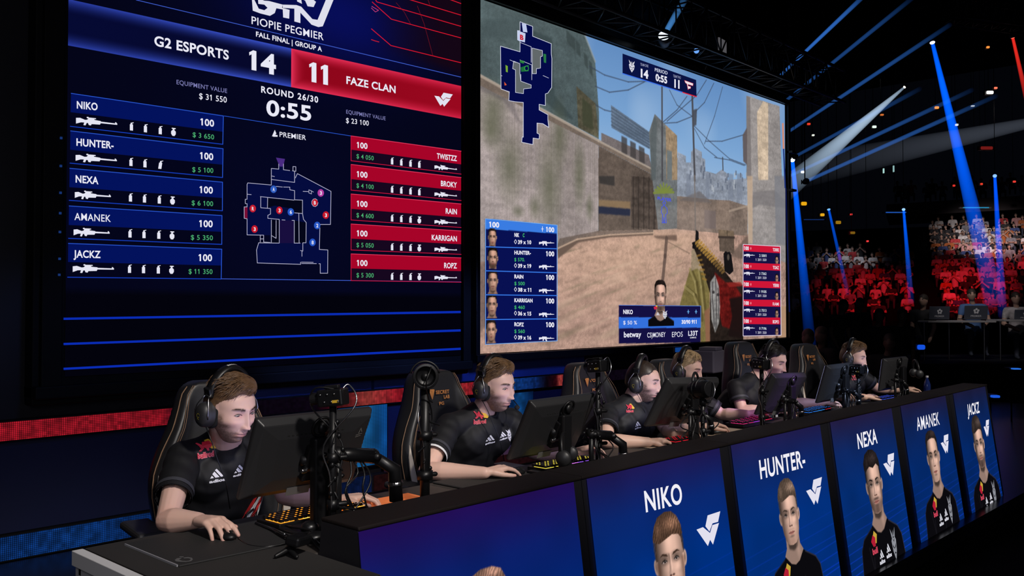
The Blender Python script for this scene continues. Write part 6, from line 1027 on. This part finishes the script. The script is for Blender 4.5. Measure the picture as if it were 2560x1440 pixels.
def spare(label, c, ax, s=1.0):                                     # a spare headset left on the desk gear
    t = thing('spare_headset', label, 'headset', tuple(c), 'spare headsets'); c = np.array(c, float); u, w, d = frame(ax); m = MB(); m.tube([c+(u*math.cos(a)+w*math.sin(a))*.075*s for a in np.linspace(R(-20), R(200), 24)], .008*s, 8); m.build('headband', M_plast, t, smooth=True)
    for k in (-20, 200): p = c+(u*math.cos(R(k))+w*math.sin(R(k)))*.075*s; cp = MB(); cp.lathe([(.002, -.02), (.03, -.018), (.036, 0), (.03, .018), (.002, .02)], p, u, 20); cp.build('ear_cup', M_plast2, t, smooth=True)
    m = MB(); m.tube([c+(u*math.cos(a)+w*math.sin(a))*.068*s+d*.004 for a in np.linspace(R(-10), R(190), 20)], .0022, 5); m.build('bright_wire', M_wire, t, smooth=True); return t
spare('spare headset hanging before the second monitor', aty(1415, 1125, 2.6), (.5, -1, .2), 1.0); spare('spare headset hanging beside the farthest monitor', aty(2290, 925, 2.7), (.7, -1, .1), 1.1); spare('spare headset loop behind the buzz-cut player\'s monitor pole', aty(1740, 960, 2.56), (.3, -1, .1), .8)
tc = thing('folding_clamp', 'small black folding clamp bracket lying on the desk left of the podium', 'clamp', (1.66, 2.52, ZD+.003))
c = Zt(745, 1350, .79); m = MB(); m.box(c, (.075, .05, .03), rotm(8, 5, 25)); m.build('head', M_blackg, tc, bevel=.008); m = MB(); m.capsule(c, Zt(722, 1372, .76), .016, .012); m.build('joint', M_plast, tc, smooth=True)
for p in ((690, 1390), (742, 1392)): m = MB(); m.capsule(Zt(722, 1372, .765), Zt(p[0], p[1], .752), .009, .006); m.build('foot_arm', M_plast, tc, smooth=True)
m = MB(); m.tube([Zt(640, 1308, .752), Zt(680, 1322, .757), Zt(712, 1336, .765)], .005, 8); m.build('rod', M_steel, tc, smooth=True)
tq = thing('cable_bundle', 'tangled dark cable bundle on the desk beside the keyboard', 'cable bundle', tuple(Zt(770, 1320, .745)))
m = MB(); m.ell(Zt(775, 1318, .765), (.03, .03, .022)); m.ell(Zt(790, 1342, .76), (.035, .03, .018)); m.build('coil', M_cable, tq, smooth=True)
for k in range(3): m = MB(); m.tube([Zt(690, 1310+k*12, .75), Zt(735, 1318+k*16, .765), Zt(775, 1325+k*8, .77), Zt(800, 1345+k*14, .75)], .004, 6); m.build('cord', M_cable, tq, smooth=True)
tb = thing('water_bottle', 'small clear blue water bottle on the desk at the far right end', 'bottle', (8.3, 2.78, ZD))
b = np.array(tb.location); m = MB(); m.lathe([(.002, 0), (.027, 0), (.029, .01), (.029, .07), (.022, .095), (.010, .125), (.010, .135), (.002, .135)], b, (0, 0, 1), 20); m.build('body', mat('blue_plastic', (.03, .06, .3), .1, trans=.6), tb, smooth=True); m = MB(); m.lathe([(.002, 0), (.012, 0), (.012, .015), (.002, .015)], b+[0, 0, .135], (0, 0, 1), 16); m.build('cap', M_white, tb)

te = thing('equipment_case', 'grey equipment case on a stand behind the fair haired player', 'case', (5.95, 4.3, ZF)); c = aty(1772, 903, 4.3); m = MB(); m.box(c, (.26, .2, .2), rotm(0, 0, 8)); m.build('case', mat('case_grey', (.09, .08, .11), .5), te, bevel=.012); m = MB(); m.box(c+[.0, -.02, .115], (.2, .16, .03), rotm(0, 0, 14)); m.build('lid', bpy.data.materials['case_grey'], te, bevel=.006); m = MB(); m.cyl((c[0], c[1], ZF), c-[0, 0, .1], .02); m.cyl((c[0], c[1], ZF), (c[0], c[1], ZF+.02), .14); m.build('stand', M_plast, te, smooth=True)
tl = thing('sign_light', 'small blue lit sign hanging under the right screen', 'sign', tuple(aty(1702, 874, 5.5))); c = np.array(tl.location); m = MB(); m.box(c, (.2, .02, .05)); m.build('lit_face', glow(16, 60, 130), tl, bevel=.004); m = MB(); m.box(c+[0, .02, 0], (.22, .02, .07)); m.cyl(c+[0, .02, .03], (c[0], c[1]+.42, 1.02), .006); m.build('backing', M_plast, tl)
# ================================================================ truss, lamps and beams over the screen
M_truss = mat('truss_black', (.006, .006, .007), .4, .3)
def truss(label, a, b, hgt, dep, n, r=.022):
    a = np.array(a, float); b = np.array(b, float); t = thing('truss', label, 'truss', tuple(a)); d = (b-a)/np.linalg.norm(b-a); v = np.array([0, 0, 1.]); w = np.cross(d, v); cs = [(0, 0), (0, dep), (hgt, 0), (hgt, dep)]; P = lambda q, c: a+(b-a)*q+v*c[0]+w*c[1]
    for c in cs: m = MB(); m.cyl(P(0, c), P(1, c), r, n=10); m.build('chord', M_truss, t, smooth=True)
    m = MB()
    for i in range(n):
        q0, q1 = i/n, (i+1)/n
        for (c0, c1) in ((cs[0], cs[2]), (cs[1], cs[3]), (cs[0], cs[1]), (cs[2], cs[3])): m.cyl(P(q0 if i % 2 else q1, c0), P(q1 if i % 2 else q0, c1), r*.45, n=6); m.cyl(P(q0, c0), P(q0, c1), r*.45, n=6)
    m.build('lattice', M_truss, t, smooth=True); m = MB(); rg = np.random.default_rng(5)
    for i in range(n): p = P((i+.5)/n, cs[2]); m.tube([p, p+[0.02, 0, -.10], p+[.05, 0, -.22], p+[.03, 0, -.3]], .008, 5)
    m.build('hanging_clips', M_plast, t)
    for q in (.15, .85): p = P(q, cs[2]); m = MB(); m.cyl(p, (p[0], p[1], 21.9), .015, n=6); m.build('hanging_rod', M_truss, t)
    return t
truss('long black lattice truss running above the right screen with stage lamps', (5.9, 5.78, 4.46), (12.9, 5.78, 4.46), .46, .35, 22)
truss('distant black truss under the hall ceiling at the upper right', atd(2360, 60, 30), atd(2640, 95, 30), .8, .8, 12, .04)
def beam_mat(c, k, L, r0, r1):  # emissive volume painted in place of haze scattering the lamp's light
    m = bpy.data.materials.new('beam_self_glow'); m.use_nodes = True; nt = m.node_tree; nt.nodes.clear(); N = nt.nodes.new; o = N('ShaderNodeOutputMaterial'); e = N('ShaderNodeEmission'); tc = N('ShaderNodeTexCoord'); sp = N('ShaderNodeSeparateXYZ'); mr = N('ShaderNodeMapRange'); nt.links.new(tc.outputs['Object'], sp.inputs[0]); nt.links.new(sp.outputs[2], mr.inputs[0])
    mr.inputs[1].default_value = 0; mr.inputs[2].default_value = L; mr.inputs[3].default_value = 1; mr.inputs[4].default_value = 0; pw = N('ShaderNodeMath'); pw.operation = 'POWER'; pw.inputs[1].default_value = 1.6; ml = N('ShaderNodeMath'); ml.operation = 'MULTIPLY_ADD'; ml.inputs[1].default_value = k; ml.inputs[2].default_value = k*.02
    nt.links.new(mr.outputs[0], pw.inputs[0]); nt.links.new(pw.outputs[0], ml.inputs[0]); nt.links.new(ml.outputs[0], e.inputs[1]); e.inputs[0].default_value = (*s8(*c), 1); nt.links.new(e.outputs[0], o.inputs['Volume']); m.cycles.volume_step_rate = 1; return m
M_hous = mat('lamp_housing', (.015, .015, .018), .4); M_rod = mat('rod_black', (.001, .001, .001), .9, spec=0)
def moving_head(label, A, B, r0, r1, c, peak, lens=(235, 245, 255), es=2.5, group='beam lamps', size=None, beam=True, face=None):
    """lamp at A with a self-glowing cone as its beam to B; peak = brightness of the beam at the lamp"""
    A = np.array(A, float); B = np.array(B, float); d = B-A; Lg = np.linalg.norm(d); d /= Lg; bd_ = d; d = d if face is None else np.array(face, float)/np.linalg.norm(face); s = size or r0*1.5; t = thing('beam_lamp', label, 'stage lamp', tuple(A), group); m = MB(); m.lathe([(s*.3, -s*2.4), (s*.8, -s*2.2), (s*1.1, -s*.9), (s*1.2, 0), (s*.98, .02*s), (s*.9, -.25*s)], A, d, 22); m.build('housing', M_hous, t, smooth=True)
    u, w, _ = frame(d); m = MB(); m.box(A-d*s*1.2+u*s*1.35, (s*.3, s*.3, s*1.6)); m.box(A-d*s*1.2-u*s*1.35, (s*.3, s*.3, s*1.6)); m.build('yoke', M_hous, t); m = MB(); m.ell(A-d*s*.1, (s*.9, s*.9, s*.25), np.array(frame(d)).T, 18, 8); m.build('lens', glow(*lens, es=es), t, smooth=True)
    q0 = A-d*s*1.5; m = MB(); m.cyl(q0, (q0[0], q0[1], 21.9), .010, n=6); m.build('hanging_rod', M_rod, t)
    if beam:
        mb = MB(); mb.lathe([(r0, .0), (r1, Lg)], (0, 0, 0), (0, 0, 1), 28); me = mb.mesh('emissive_beam'); o = link_mesh('emissive_beam', me, beam_mat(c, peak*.5/(2*r0*.8), Lg, r0, r1), t); o.rotation_euler = Vector(bd_).to_track_quat('Z', 'Y').to_euler(); o.visible_shadow = True  # beam cone glows by itself, fading away from the lamp
    return t
PXM = lambda px, dep: px*dep/FPX
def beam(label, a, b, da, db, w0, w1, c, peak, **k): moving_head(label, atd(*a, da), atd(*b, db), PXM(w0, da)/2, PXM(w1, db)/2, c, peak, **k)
BL = (0, 95, 255); SB = (60, 130, 235)
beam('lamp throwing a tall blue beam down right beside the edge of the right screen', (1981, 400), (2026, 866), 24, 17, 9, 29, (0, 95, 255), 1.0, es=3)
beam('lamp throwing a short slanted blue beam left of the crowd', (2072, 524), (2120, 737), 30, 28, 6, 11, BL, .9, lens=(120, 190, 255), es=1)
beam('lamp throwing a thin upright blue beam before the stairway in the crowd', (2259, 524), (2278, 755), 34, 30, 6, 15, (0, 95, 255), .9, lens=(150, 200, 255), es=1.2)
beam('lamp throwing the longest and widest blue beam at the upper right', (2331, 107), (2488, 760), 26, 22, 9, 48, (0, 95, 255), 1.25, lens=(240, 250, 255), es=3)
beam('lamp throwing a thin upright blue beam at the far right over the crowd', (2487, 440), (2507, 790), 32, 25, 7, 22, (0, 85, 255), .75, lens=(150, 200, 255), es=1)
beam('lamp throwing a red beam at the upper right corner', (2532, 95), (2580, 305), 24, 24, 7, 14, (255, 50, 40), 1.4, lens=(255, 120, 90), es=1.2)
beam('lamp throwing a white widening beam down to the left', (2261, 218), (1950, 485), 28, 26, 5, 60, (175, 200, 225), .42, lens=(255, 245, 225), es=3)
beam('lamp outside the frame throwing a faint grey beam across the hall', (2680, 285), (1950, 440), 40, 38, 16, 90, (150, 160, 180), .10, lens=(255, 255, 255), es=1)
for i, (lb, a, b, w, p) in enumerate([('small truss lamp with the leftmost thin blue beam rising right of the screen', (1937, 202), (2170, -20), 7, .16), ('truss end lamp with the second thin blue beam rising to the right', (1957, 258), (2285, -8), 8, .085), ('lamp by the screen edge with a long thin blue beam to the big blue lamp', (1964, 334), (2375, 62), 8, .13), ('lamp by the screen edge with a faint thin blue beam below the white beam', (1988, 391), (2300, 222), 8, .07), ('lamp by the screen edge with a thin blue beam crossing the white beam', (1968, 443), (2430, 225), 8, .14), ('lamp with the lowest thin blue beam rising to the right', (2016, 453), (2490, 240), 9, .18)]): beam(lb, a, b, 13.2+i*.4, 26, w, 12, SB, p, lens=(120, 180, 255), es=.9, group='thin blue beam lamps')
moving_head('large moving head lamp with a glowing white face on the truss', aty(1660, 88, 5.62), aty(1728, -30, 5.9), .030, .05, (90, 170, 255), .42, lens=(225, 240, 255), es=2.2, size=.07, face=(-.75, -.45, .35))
moving_head('small blue lamp hanging under the truss beside the grey box fixture', aty(1741, 127, 5.7), aty(1700, 170, 5.2), .02, .03, BL, .1, lens=(110, 170, 255), es=1, size=.035, beam=False)
tf = thing('flood_light', 'grey square flood light fixture on the truss', 'stage lamp', tuple(aty(1785, 118, 5.75))); c = np.array(tf.location); m = MB(); m.box(c, (.26, .2, .2), rotm(0, 0, 6)); m.build('housing', M_hous, tf, bevel=.01); m = MB(); m.box(c+[.02, -.104, .0], (.22, .012, .16), rotm(0, 0, 6)); m.build('front_glass', mat('flood_glass', (.35, .34, .36), .3, emit=(.3, .29, .32), es=.25), tf); m = MB(); m.cyl(c, c+[0, .15, -.3], .015); m.build('clamp', M_hous, tf)
t = thing('light_tube', 'upright pink and blue light tube at the right edge of the screen', 'light tube', tuple(aty(1958, 400, 5.8))); m = MB(); a = aty(1957, 308, 5.8); b = aty(1959, 372, 5.8); m.cyl(a, b, .012); m.build('lit_tube', glow(205, 140, 120), t); e = aty(1963, 470, 5.8); m = MB(); m.cyl(b, e, .009); m.build('lower_tube', glow(30, 50, 120), t); g = aty(1972, 780, 5.8); m = MB(); m.cyl(e+[.02, 0, 0], g+[.02, 0, 0], .009); m.build('dim_tube', glow(14, 22, 70), t); m = MB(); m.box((12.06, 5.86, b[2]), (.12, .1, .03)); m.box((12.06, 5.86, e[2]), (.14, .1, .03)); m.build('bracket', M_truss, t)
def spots(rows, name, cat, group):
    for lb, u, v, dep, w, h, c, es in rows:
        p = atd(u, v, dep); W_, H_ = PXM(w, dep), PXM(h, dep); t = thing(name, lb, cat, tuple(p), group); rt = np.array([_rt, _fh, [0, 0, 1]]).T; m = MB(); m.box(p, (W_, .08, H_), rt); m.build('lit_face', glow(*c, es=es), t, bevel=min(W_, H_)*.3); m = MB(); m.box(p+_fh*.12, (W_*1.25, .14, H_*1.3), rt); m.build('housing', M_hous, t); m = MB(); q0 = p+_fh*.12; m.cyl(q0, (q0[0], q0[1], 21.9 if v < 800 else -.25), .010, n=6); m.build('hanging_rod' if v < 800 else 'stand', M_rod, t)
spots([('amber box lamp highest and nearest the screen edge', 2010, 509, 30, 14, 9, (236, 170, 20), 1), ('amber box lamp second down the slanting row', 2056, 537, 30, 10, 7, (230, 170, 30), 1), ('dim amber box lamp third down the slanting row', 2096, 556, 30, 13, 8, (150, 110, 20), 1), ('dimmest amber box lamp lowest of the slanting row', 2132, 582, 30, 11, 6, (120, 88, 20), 1), ('small orange lamp low by the screen edge', 1972, 609, 30, 8, 6, (220, 90, 20), 1), ('orange lamp left of the big blue beam', 2342, 269, 34, 10, 6, (255, 150, 30), 1.2), ('small orange lamp above the white haze lamp', 2205, 287, 34, 8, 4, (210, 110, 50), 1), ('tiny orange lamp below the red beam lamp', 2470, 118, 34, 7, 5, (255, 140, 60), 1.3), ('small red lamp near the top of the screen edge', 2022, 310, 34, 8, 5, (235, 60, 40), 1), ('orange red glowing lamp at the screen edge by the light tube', 1968, 355, 24, 7, 7, (255, 90, 30), 1.2), ('coral lamp beside the bright white hall lamp', 2489, 220, 34, 8, 5, (255, 120, 90), 1.2)], 'hall_lamp', 'lamp', 'amber and orange hall lamps')
spots([('bright white oval hall lamp at the upper right', 2475, 231, 34, 17, 8, (255, 250, 245), 2), ('white hall lamp between the thin blue beams', 2186, 317, 34, 10, 6, (220, 240, 225), 1.2), ('small white hall lamp right of the big blue beam', 2392, 312, 34, 7, 5, (225, 230, 235), 1), ('tiny white lamp left below the white beam', 2033, 338, 34, 6, 4, (240, 245, 235), 1), ('white lamp pair beside the tall blue beam', 2007, 430, 30, 9, 6, (230, 235, 240), 1.2), ('tiny white lamp pair near the top right', 2432, 265, 36, 8, 3, (180, 190, 200), 1), ('short upright pale tube over the dark seats', 2209, 427, 40, 3, 12, (170, 215, 210), 1), ('taller upright pale tube over the dark seats', 2234, 422, 40, 3, 16, (140, 180, 180), 1)], 'hall_lamp', 'lamp', 'white hall lamps')
spots([('tiny red lamp over the left dark seats', 2128, 536, 38, 5, 4, (240, 60, 60), 1.2), ('tiny red lamp above the left crowd', 2169, 603, 36, 5, 4, (240, 60, 60), 1.2), ('tiny red lamp left on the balcony front', 2385, 464, 44, 6, 5, (220, 50, 40), 1), ('tiny red lamp in the middle of the balcony', 2454, 460, 44, 6, 5, (230, 60, 40), 1), ('tiny red lamp at the right on the balcony', 2536, 454, 44, 7, 5, (230, 60, 50), 1), ('wide dim red lamp high at the right', 2467, 370, 40, 30, 8, (110, 24, 22), 1)], 'hall_lamp', 'lamp', 'small red hall lamps')
spots([('thin teal light bar under the balcony at the right', 2440, 519, 42, 64, 2.5, (40, 130, 170), 1), ('thin blue light bar above the middle crowd', 2240, 531, 40, 50, 2.5, (30, 80, 170), 1), ('thin dim blue light bar by the screen edge', 2035, 549, 36, 50, 2, (16, 40, 90), 1), ('blue square lamp on the dark hall floor', 2303, 868, 16, 18, 12, (20, 80, 220), 1), ('blue slit lamp on the floor at the right', 2488, 991, 12, 18, 6, (30, 90, 220), .9), ('small blue slanted lamp at the right edge', 2540, 922, 12, 18, 3, (40, 110, 220), 1)], 'light_bar', 'lamp', 'blue light bars')
tag(MB().box((12.5, .60, -.235), (6, .03, .02)).build('light_line', glow(18, 40, 150)), 'thin blue light line on the dark floor beyond the last podium', 'light line')
# ================================================================ the crowd
_ad = ray(2290, 765); _ad[2] = 0; _ad /= np.linalg.norm(_ad); _al = np.array([_ad[1], -_ad[0], 0])     # away from the stage, and to the right along the rows
def AP(d, s, z): return _ad*d+_al*s+np.array([0, 0, z])
D0, RD, Z0, RZ, NR = 38.5, .85, .66, .235, 21
M_seat = mat('stand_dark', (.002, .002, .002), .9, spec=.02)
m = MB()
for i in range(NR+3):
    d = D0+i*RD; z = Z0+i*RZ; m.add([AP(d-.55, -16, -.3), AP(d-.55, 12, -.3), AP(d+RD-.55, 12, -.3), AP(d+RD-.55, -16, -.3), AP(d-.55, -16, z), AP(d-.55, 12, z), AP(d+RD-.55, 12, z), AP(d+RD-.55, -16, z)], [(0, 3, 2, 1), (4, 5, 6, 7), (0, 1, 5, 4), (2, 3, 7, 6), (1, 2, 6, 5), (3, 0, 4, 7)])
tag(m.build('floor_stand', M_seat), kind='structure')
m = MB(); m.add([AP(56, -1.5, 6.6), AP(56, 14, 6.9), AP(62, 14, 6.9), AP(62, -1.5, 6.6), AP(56, -1.5, 7.3), AP(56, 14, 7.7), AP(62, 14, 7.7), AP(62, -1.5, 7.3)], [(0, 3, 2, 1), (4, 5, 6, 7), (0, 1, 5, 4), (2, 3, 7, 6), (1, 2, 6, 5), (3, 0, 4, 7)]); tag(m.build('floor_balcony', mat('balcony_front', (.03, .02, .022), .7)), kind='structure')
M_cskin = mat('crowd_skin', (.36, .22, .17), .6); M_dim = mat('unlit_skin', (.09, .05, .04), .7); M_chair = mat('crowd_hair', (.03, .02, .016), .7); M_cj = mat('crowd_jeans', (.02, .025, .045), .8)  # unlit skin: a darker copy, shade put into the colour
TOPS = {'white': (.5, .48, .48), 'grey': (.16, .16, .18), 'black': (.012, .012, .015), 'red': (.35, .025, .03), 'orange': (.35, .09, .02), 'navy': (.03, .05, .16), 'pink': (.45, .22, .22)}
MT = {k: mat('top_'+k.replace(' ', '_'), v, .8) for k, v in TOPS.items()}
def crowd_mesh(pose, top, hairm=None, sit=True):                    # a small seated figure facing -Y, origin at the feet
    mb = MB(); h = 1.0 if sit else 1.28; hip = .45 if sit else .9; L_ = [-1, 1]; rg = np.random.default_rng(pose*13+5); ln = rg.normal(0, .03); hx = ln+rg.normal(0, .02)
    ch = np.array([ln, .02-.05*(pose % 2), hip+.42]); mb.mi = 0; mb.chain([(0, .05, hip+.06), (ln*.6, .04, hip+.25), ch], [.15, .145, .135], 10); mb.capsule(ch+[-.15, 0, .07], ch+[.15, 0, .07], .075, .075, 10)
    sk = MB()
    for s in L_:
        sh = ch+np.array([.19*s, 0, .07])
        if pose == 0: el = sh+np.array([.06*s, -.06, -.25]); wr = ch+np.array([-.06*s, -.2, -.12])
        elif pose == 1: el = sh+np.array([.07*s, -.05, -.26]); wr = np.array([.12*s, -.33, hip+.14])
        elif pose == 2: el = sh+np.array([.08*s, -.12, -.2]); wr = ch+np.array([.03*s, -.2, .1])
        else: el = sh+np.array([.03*s, .02, -.27]); wr = el+np.array([-.02*s, -.12, -.22])
        mb.chain([sh, lerp(sh, el, .55)], [.068, .06], 10); sk.chain([lerp(sh, el, .5), el, wr], [.05, .045, .035], 8); sk.capsule(wr, lerp(el, wr, 1.25), .042, .03, 8)
    hc = ch+np.array([hx, -.05, .30]); sk.chain([ch+[0, 0, .08], hc+[0, .02, -.08]], [.055, .05], 8); sk.ell(hc, (.075, .098, .118), None, 14, 10); sk.ell(hc+[0, -.098, -.012], (.013, .02, .02), None, 6, 5)
    for s in L_: sk.ell(hc+[s*.077, .005, -.01], (.012, .02, .03), None, 6, 5)
    hr = MB(); hr.ell(hc+[0, .012, .042], (.083, .098, .092), rotm(-10, 0, 0), 14, 10)
    for s in L_: hr.ell(hc+[s*.032, -.09, .006], (.017, .012, .009), None, 6, 5); hr.ell(hc+[s*.03, -.09, .024], (.02, .01, .006), None, 6, 5)
    hr.ell(hc+[0, -.1, -.06], (.024, .01, .006), None, 6, 5)
    tr = MB()
    for s in L_:
        if sit: tr.chain([(.09*s, .05, hip), (.13*s, -.38, hip-.0), (.13*s, -.36, .08)], [.09, .07, .05], 10); tr.capsule((.13*s, -.36, .05), (.14*s, -.5, .04), .045, .04, 8)
        else: tr.chain([(.09*s, .03, hip), (.1*s, .0, .48), (.11*s, .03, .08)], [.095, .07, .05], 10); tr.capsule((.11*s, .03, .05), (.12*s, -.14, .04), .045, .04, 8)
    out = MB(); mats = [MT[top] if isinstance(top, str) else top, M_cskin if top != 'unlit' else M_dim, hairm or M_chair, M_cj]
    for i, (b, vx) in enumerate(((mb, .03), (sk, .02), (hr, .02), (tr, .03))): me = b.fused('x', vx, 3); out.add(verts(me), [tuple(p.vertices) for p in me.polygons], i); bpy.data.meshes.remove(me)
    me = out.mesh('person'); me.polygons.foreach_set('use_smooth', [True]*len(me.polygons))
    for q in mats: me.materials.append(q)
    return me
BASE = {}
def crowd_of(pose, top):
    if pose not in BASE: BASE[pose] = crowd_mesh(pose, 'white')
    if (pose, top) not in BASE: me = BASE[pose].copy(); me.materials[0] = MT[top]; BASE[(pose, top)] = me
    return BASE[(pose, top)]
rg = np.random.default_rng(21); face = math.degrees(math.atan2(-_ad[1], -_ad[0]))+90; nC = 0
for i in range(NR):
    d = D0+i*RD; z = Z0+i*RZ; per = .62
    for j in range(-22, 22):
        s = j*per+rg.normal(0, .025)+(i % 2)*.3; q = AP(d, s, z+1.2)-CAMP; zc = q@_F; u = 1280+FPX*(q@_rt)/zc; v = 720-FPX*(q@_U)/zc
        if u < 1968 or u > 2568: continue
        if abs(s-.35-(i*.0)) < .55: continue                          # the stairway
        left = s < .35
        if left and (v < 600 or rg.random() < .36): continue
        if not left and rg.random() < .2: continue
        if v < 555 and rg.random() < .4: continue
        if left and v > 770 and u < 2030: continue
        if nC >= 268: continue
        lower = v > 668; top = rg.choice(['white', 'grey', 'black', 'red', 'orange', 'navy', 'pink'], p=[.34, .15, .24, .09, .06, .06, .06] if not lower else [.26, .2, .26, .16, .06, .02, .04]); o = bpy.data.objects.new('person', crowd_of([0, 1, 0, 1, 0, 2][int(rg.integers(0, 6))], str(top))); COL.objects.link(o); o.location = AP(d, s, z); o.rotation_euler = (0, 0, R(face+rg.normal(0, 9)-90+90)); sc_ = .88+rg.normal(0, .03); o.scale = (sc_, sc_, sc_); nC += 1
        tag(o, 'seated spectator in a %s top in the %s rows %s of the stairway' % (top, 'lower red lit' if lower else ('upper' if v < 612 else 'middle'), 'left' if left else 'right'), 'person', 'seated crowd in %s tops, %s rows, %s side' % (top, 'lower' if lower else ('upper' if v < 612 else 'middle'), 'left' if left else 'right'))
for k in range(22):                                                  # dim people on the balcony
    s = -1+k*.5+rg.normal(0, .1); o = bpy.data.objects.new('person', crowd_of(k % 3, ['black', 'grey', 'red', 'navy'][k % 4])); COL.objects.link(o); o.location = AP(57.2+1.6*(k % 2), s, 7.3+.45*(k % 2)); o.rotation_euler = (0, 0, R(face)); o.location.z = 7.45+.016*(s+1.5)*1.6
    tag(o, 'dim spectator in a %s top up on the balcony' % ['black', 'grey', 'red', 'navy'][k % 4], 'person', 'dim people on the balcony in %s tops' % ['black', 'grey', 'red', 'navy'][k % 4])
def crowd_lamp(u, v, dep, aim, aimdep, P, c, ang): lamp('crowd_light', 'SPOT', atd(u, v, dep), atd(*aim, aimdep), P, c, .3, ang, .9)
crowd_lamp(2190, 430, 26, (2170, 770), 39, 5200, (1, .02, .035), 21); crowd_lamp(2450, 430, 26, (2400, 765), 39, 6600, (1, .02, .035), 22); crowd_lamp(2560, 330, 30, (2560, 690), 43, 3500, (1, .03, .05), 20); crowd_lamp(2520, 200, 30, (2470, 615), 46, 11500, (1, .88, .86), 20); crowd_lamp(2200, 200, 34, (2110, 640), 44, 2600, (.9, .9, 1), 17)
# ---- the staff table on its platform
DP = 17.0; zt_ = atd(2400, 801, DP)[2]; dk_ = zt_-.74; rt3 = np.array([_rt, _fh, [0, 0, 1]]).T
def SPX(u, z, dep=DP): p = atd(u, 765, dep); p[2] = z; return p
c = SPX(2450, (dk_-.3)/2, 17.4); tag(MB().box(c, (4.6, 3.0, dk_+.3), rt3).build('floor_platform', M_hall), kind='structure')
tt = thing('long_table', 'thin grey long table with laptops standing before the red crowd', 'table', tuple(SPX(2385, dk_, DP))); m = MB(); m.box(SPX(2385, zt_-.02, DP+.1), (1.26, .62, .035), rt3); m.build('table_top', mat('table_grey', (.25, .24, .25), .5), tt, bevel=.005)
for u in (2310, 2372, 2460): m = MB(); m.cyl(SPX(u, dk_, DP-.1), SPX(u, zt_-.03, DP-.1), .014); m.build('leg', M_steel, tt)
t2 = thing('long_table', 'second thin table cut by the right edge of the photo', 'table', tuple(SPX(2540, dk_, DP))); m = MB(); m.box(SPX(2550, zt_-.0, DP+.1), (.95, .62, .035), rt3); m.build('table_top', bpy.data.materials['table_grey'], t2, bevel=.005); m = MB(); m.cyl(SPX(2500, dk_, DP-.1), SPX(2500, zt_-.02, DP-.1), .014); m.build('leg', M_steel, t2)
def laptop(label, u0, v0, u1, v1):
    p0 = atd(u0, v0, DP-.08); p1 = atd(u1, v1, DP-.08); w = np.linalg.norm((p1-p0)[:2]); h = p0[2]-p1[2]; c = (p0+p1)/2; t = thing('laptop', label, 'laptop', (c[0], c[1], p1[2])); MB().box(c, (w, .018, h), rt3@rotm(8, 0, 0)).build('lid', mat('lid_slate', (.05, .055, .075), .35), t, bevel=.006); MB().box((c[0], c[1], p1[2]+.01)+_fh*.13, (w, .24, .018), rt3).build('base', M_plast2, t, bevel=.004)
    L = Cloth(lambda a, b, k=0: tuple(c+rt3@(rotm(8, 0, 0)@np.array([(a-.5)*w, -.0105-.0005*k, (b-.5)*h])))); g = (190, 190, 196)
    for a in range(5): q = R(90+72*a); L.disc(.5+.085*math.cos(q), .62+.13*math.sin(q), .05, .085, g, 1, 8)
    L.tx('PREMIER', .27, .2, .73, .2, -.13, g, 1, .02); L.build('lid_emblem', L.mats, t)
laptop('dark laptop lid with a pale flower emblem, left one on the staff table', 2323, 766, 2374, 799); laptop('brighter slate laptop lid before the man in the blue shirt', 2411, 764, 2469, 799); laptop('laptop lid cut off by the right edge of the photo', 2536, 774, 2592, 801)
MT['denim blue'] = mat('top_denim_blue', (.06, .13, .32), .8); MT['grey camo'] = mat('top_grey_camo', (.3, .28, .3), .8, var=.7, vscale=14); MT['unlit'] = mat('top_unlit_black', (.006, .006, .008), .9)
def figure(label, u, vhead, dep, top, pose=1, sit=True, rz=0, hood=None, zf=None, sc=1.0):
    hz = atd(u, vhead, dep)[2]; o = bpy.data.objects.new('person', crowd_mesh(pose, top, hood, sit)); COL.objects.link(o); hh = (.45 if sit else .9)+.72; o.location = SPX(u, hz-hh*sc if zf is None else zf, dep); o.rotation_euler = (0, 0, R(face+rz)); o.scale = (sc,)*3; return tag(o, label, 'person')
figure('man in a blue denim shirt sitting behind the brighter laptop', 2434, 738, 17.6, 'denim blue', 1, rz=8); figure('person in a dark hooded top standing at the left end of the staff table', 2303, 752, 17.3, 'black', 3, sit=True, rz=-30); figure('smiling man in a grey patterned shirt at the right edge of the photo', 2543, 746, 17.6, 'grey camo', 1, rz=12)
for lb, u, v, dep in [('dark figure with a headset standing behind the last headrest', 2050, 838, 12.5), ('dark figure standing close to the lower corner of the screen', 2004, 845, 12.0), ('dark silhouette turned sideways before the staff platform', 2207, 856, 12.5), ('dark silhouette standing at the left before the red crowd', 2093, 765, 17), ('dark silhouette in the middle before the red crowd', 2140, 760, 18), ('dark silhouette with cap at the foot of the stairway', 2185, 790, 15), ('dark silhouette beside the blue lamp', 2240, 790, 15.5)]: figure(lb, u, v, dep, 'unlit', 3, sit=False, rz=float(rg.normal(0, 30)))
lamp('staff_light', 'SPOT', SPX(2420, 5.5, 13.5), SPX(2440, 1.3, 17.3), 500, (1, .93, .88), .3, 24, .8)
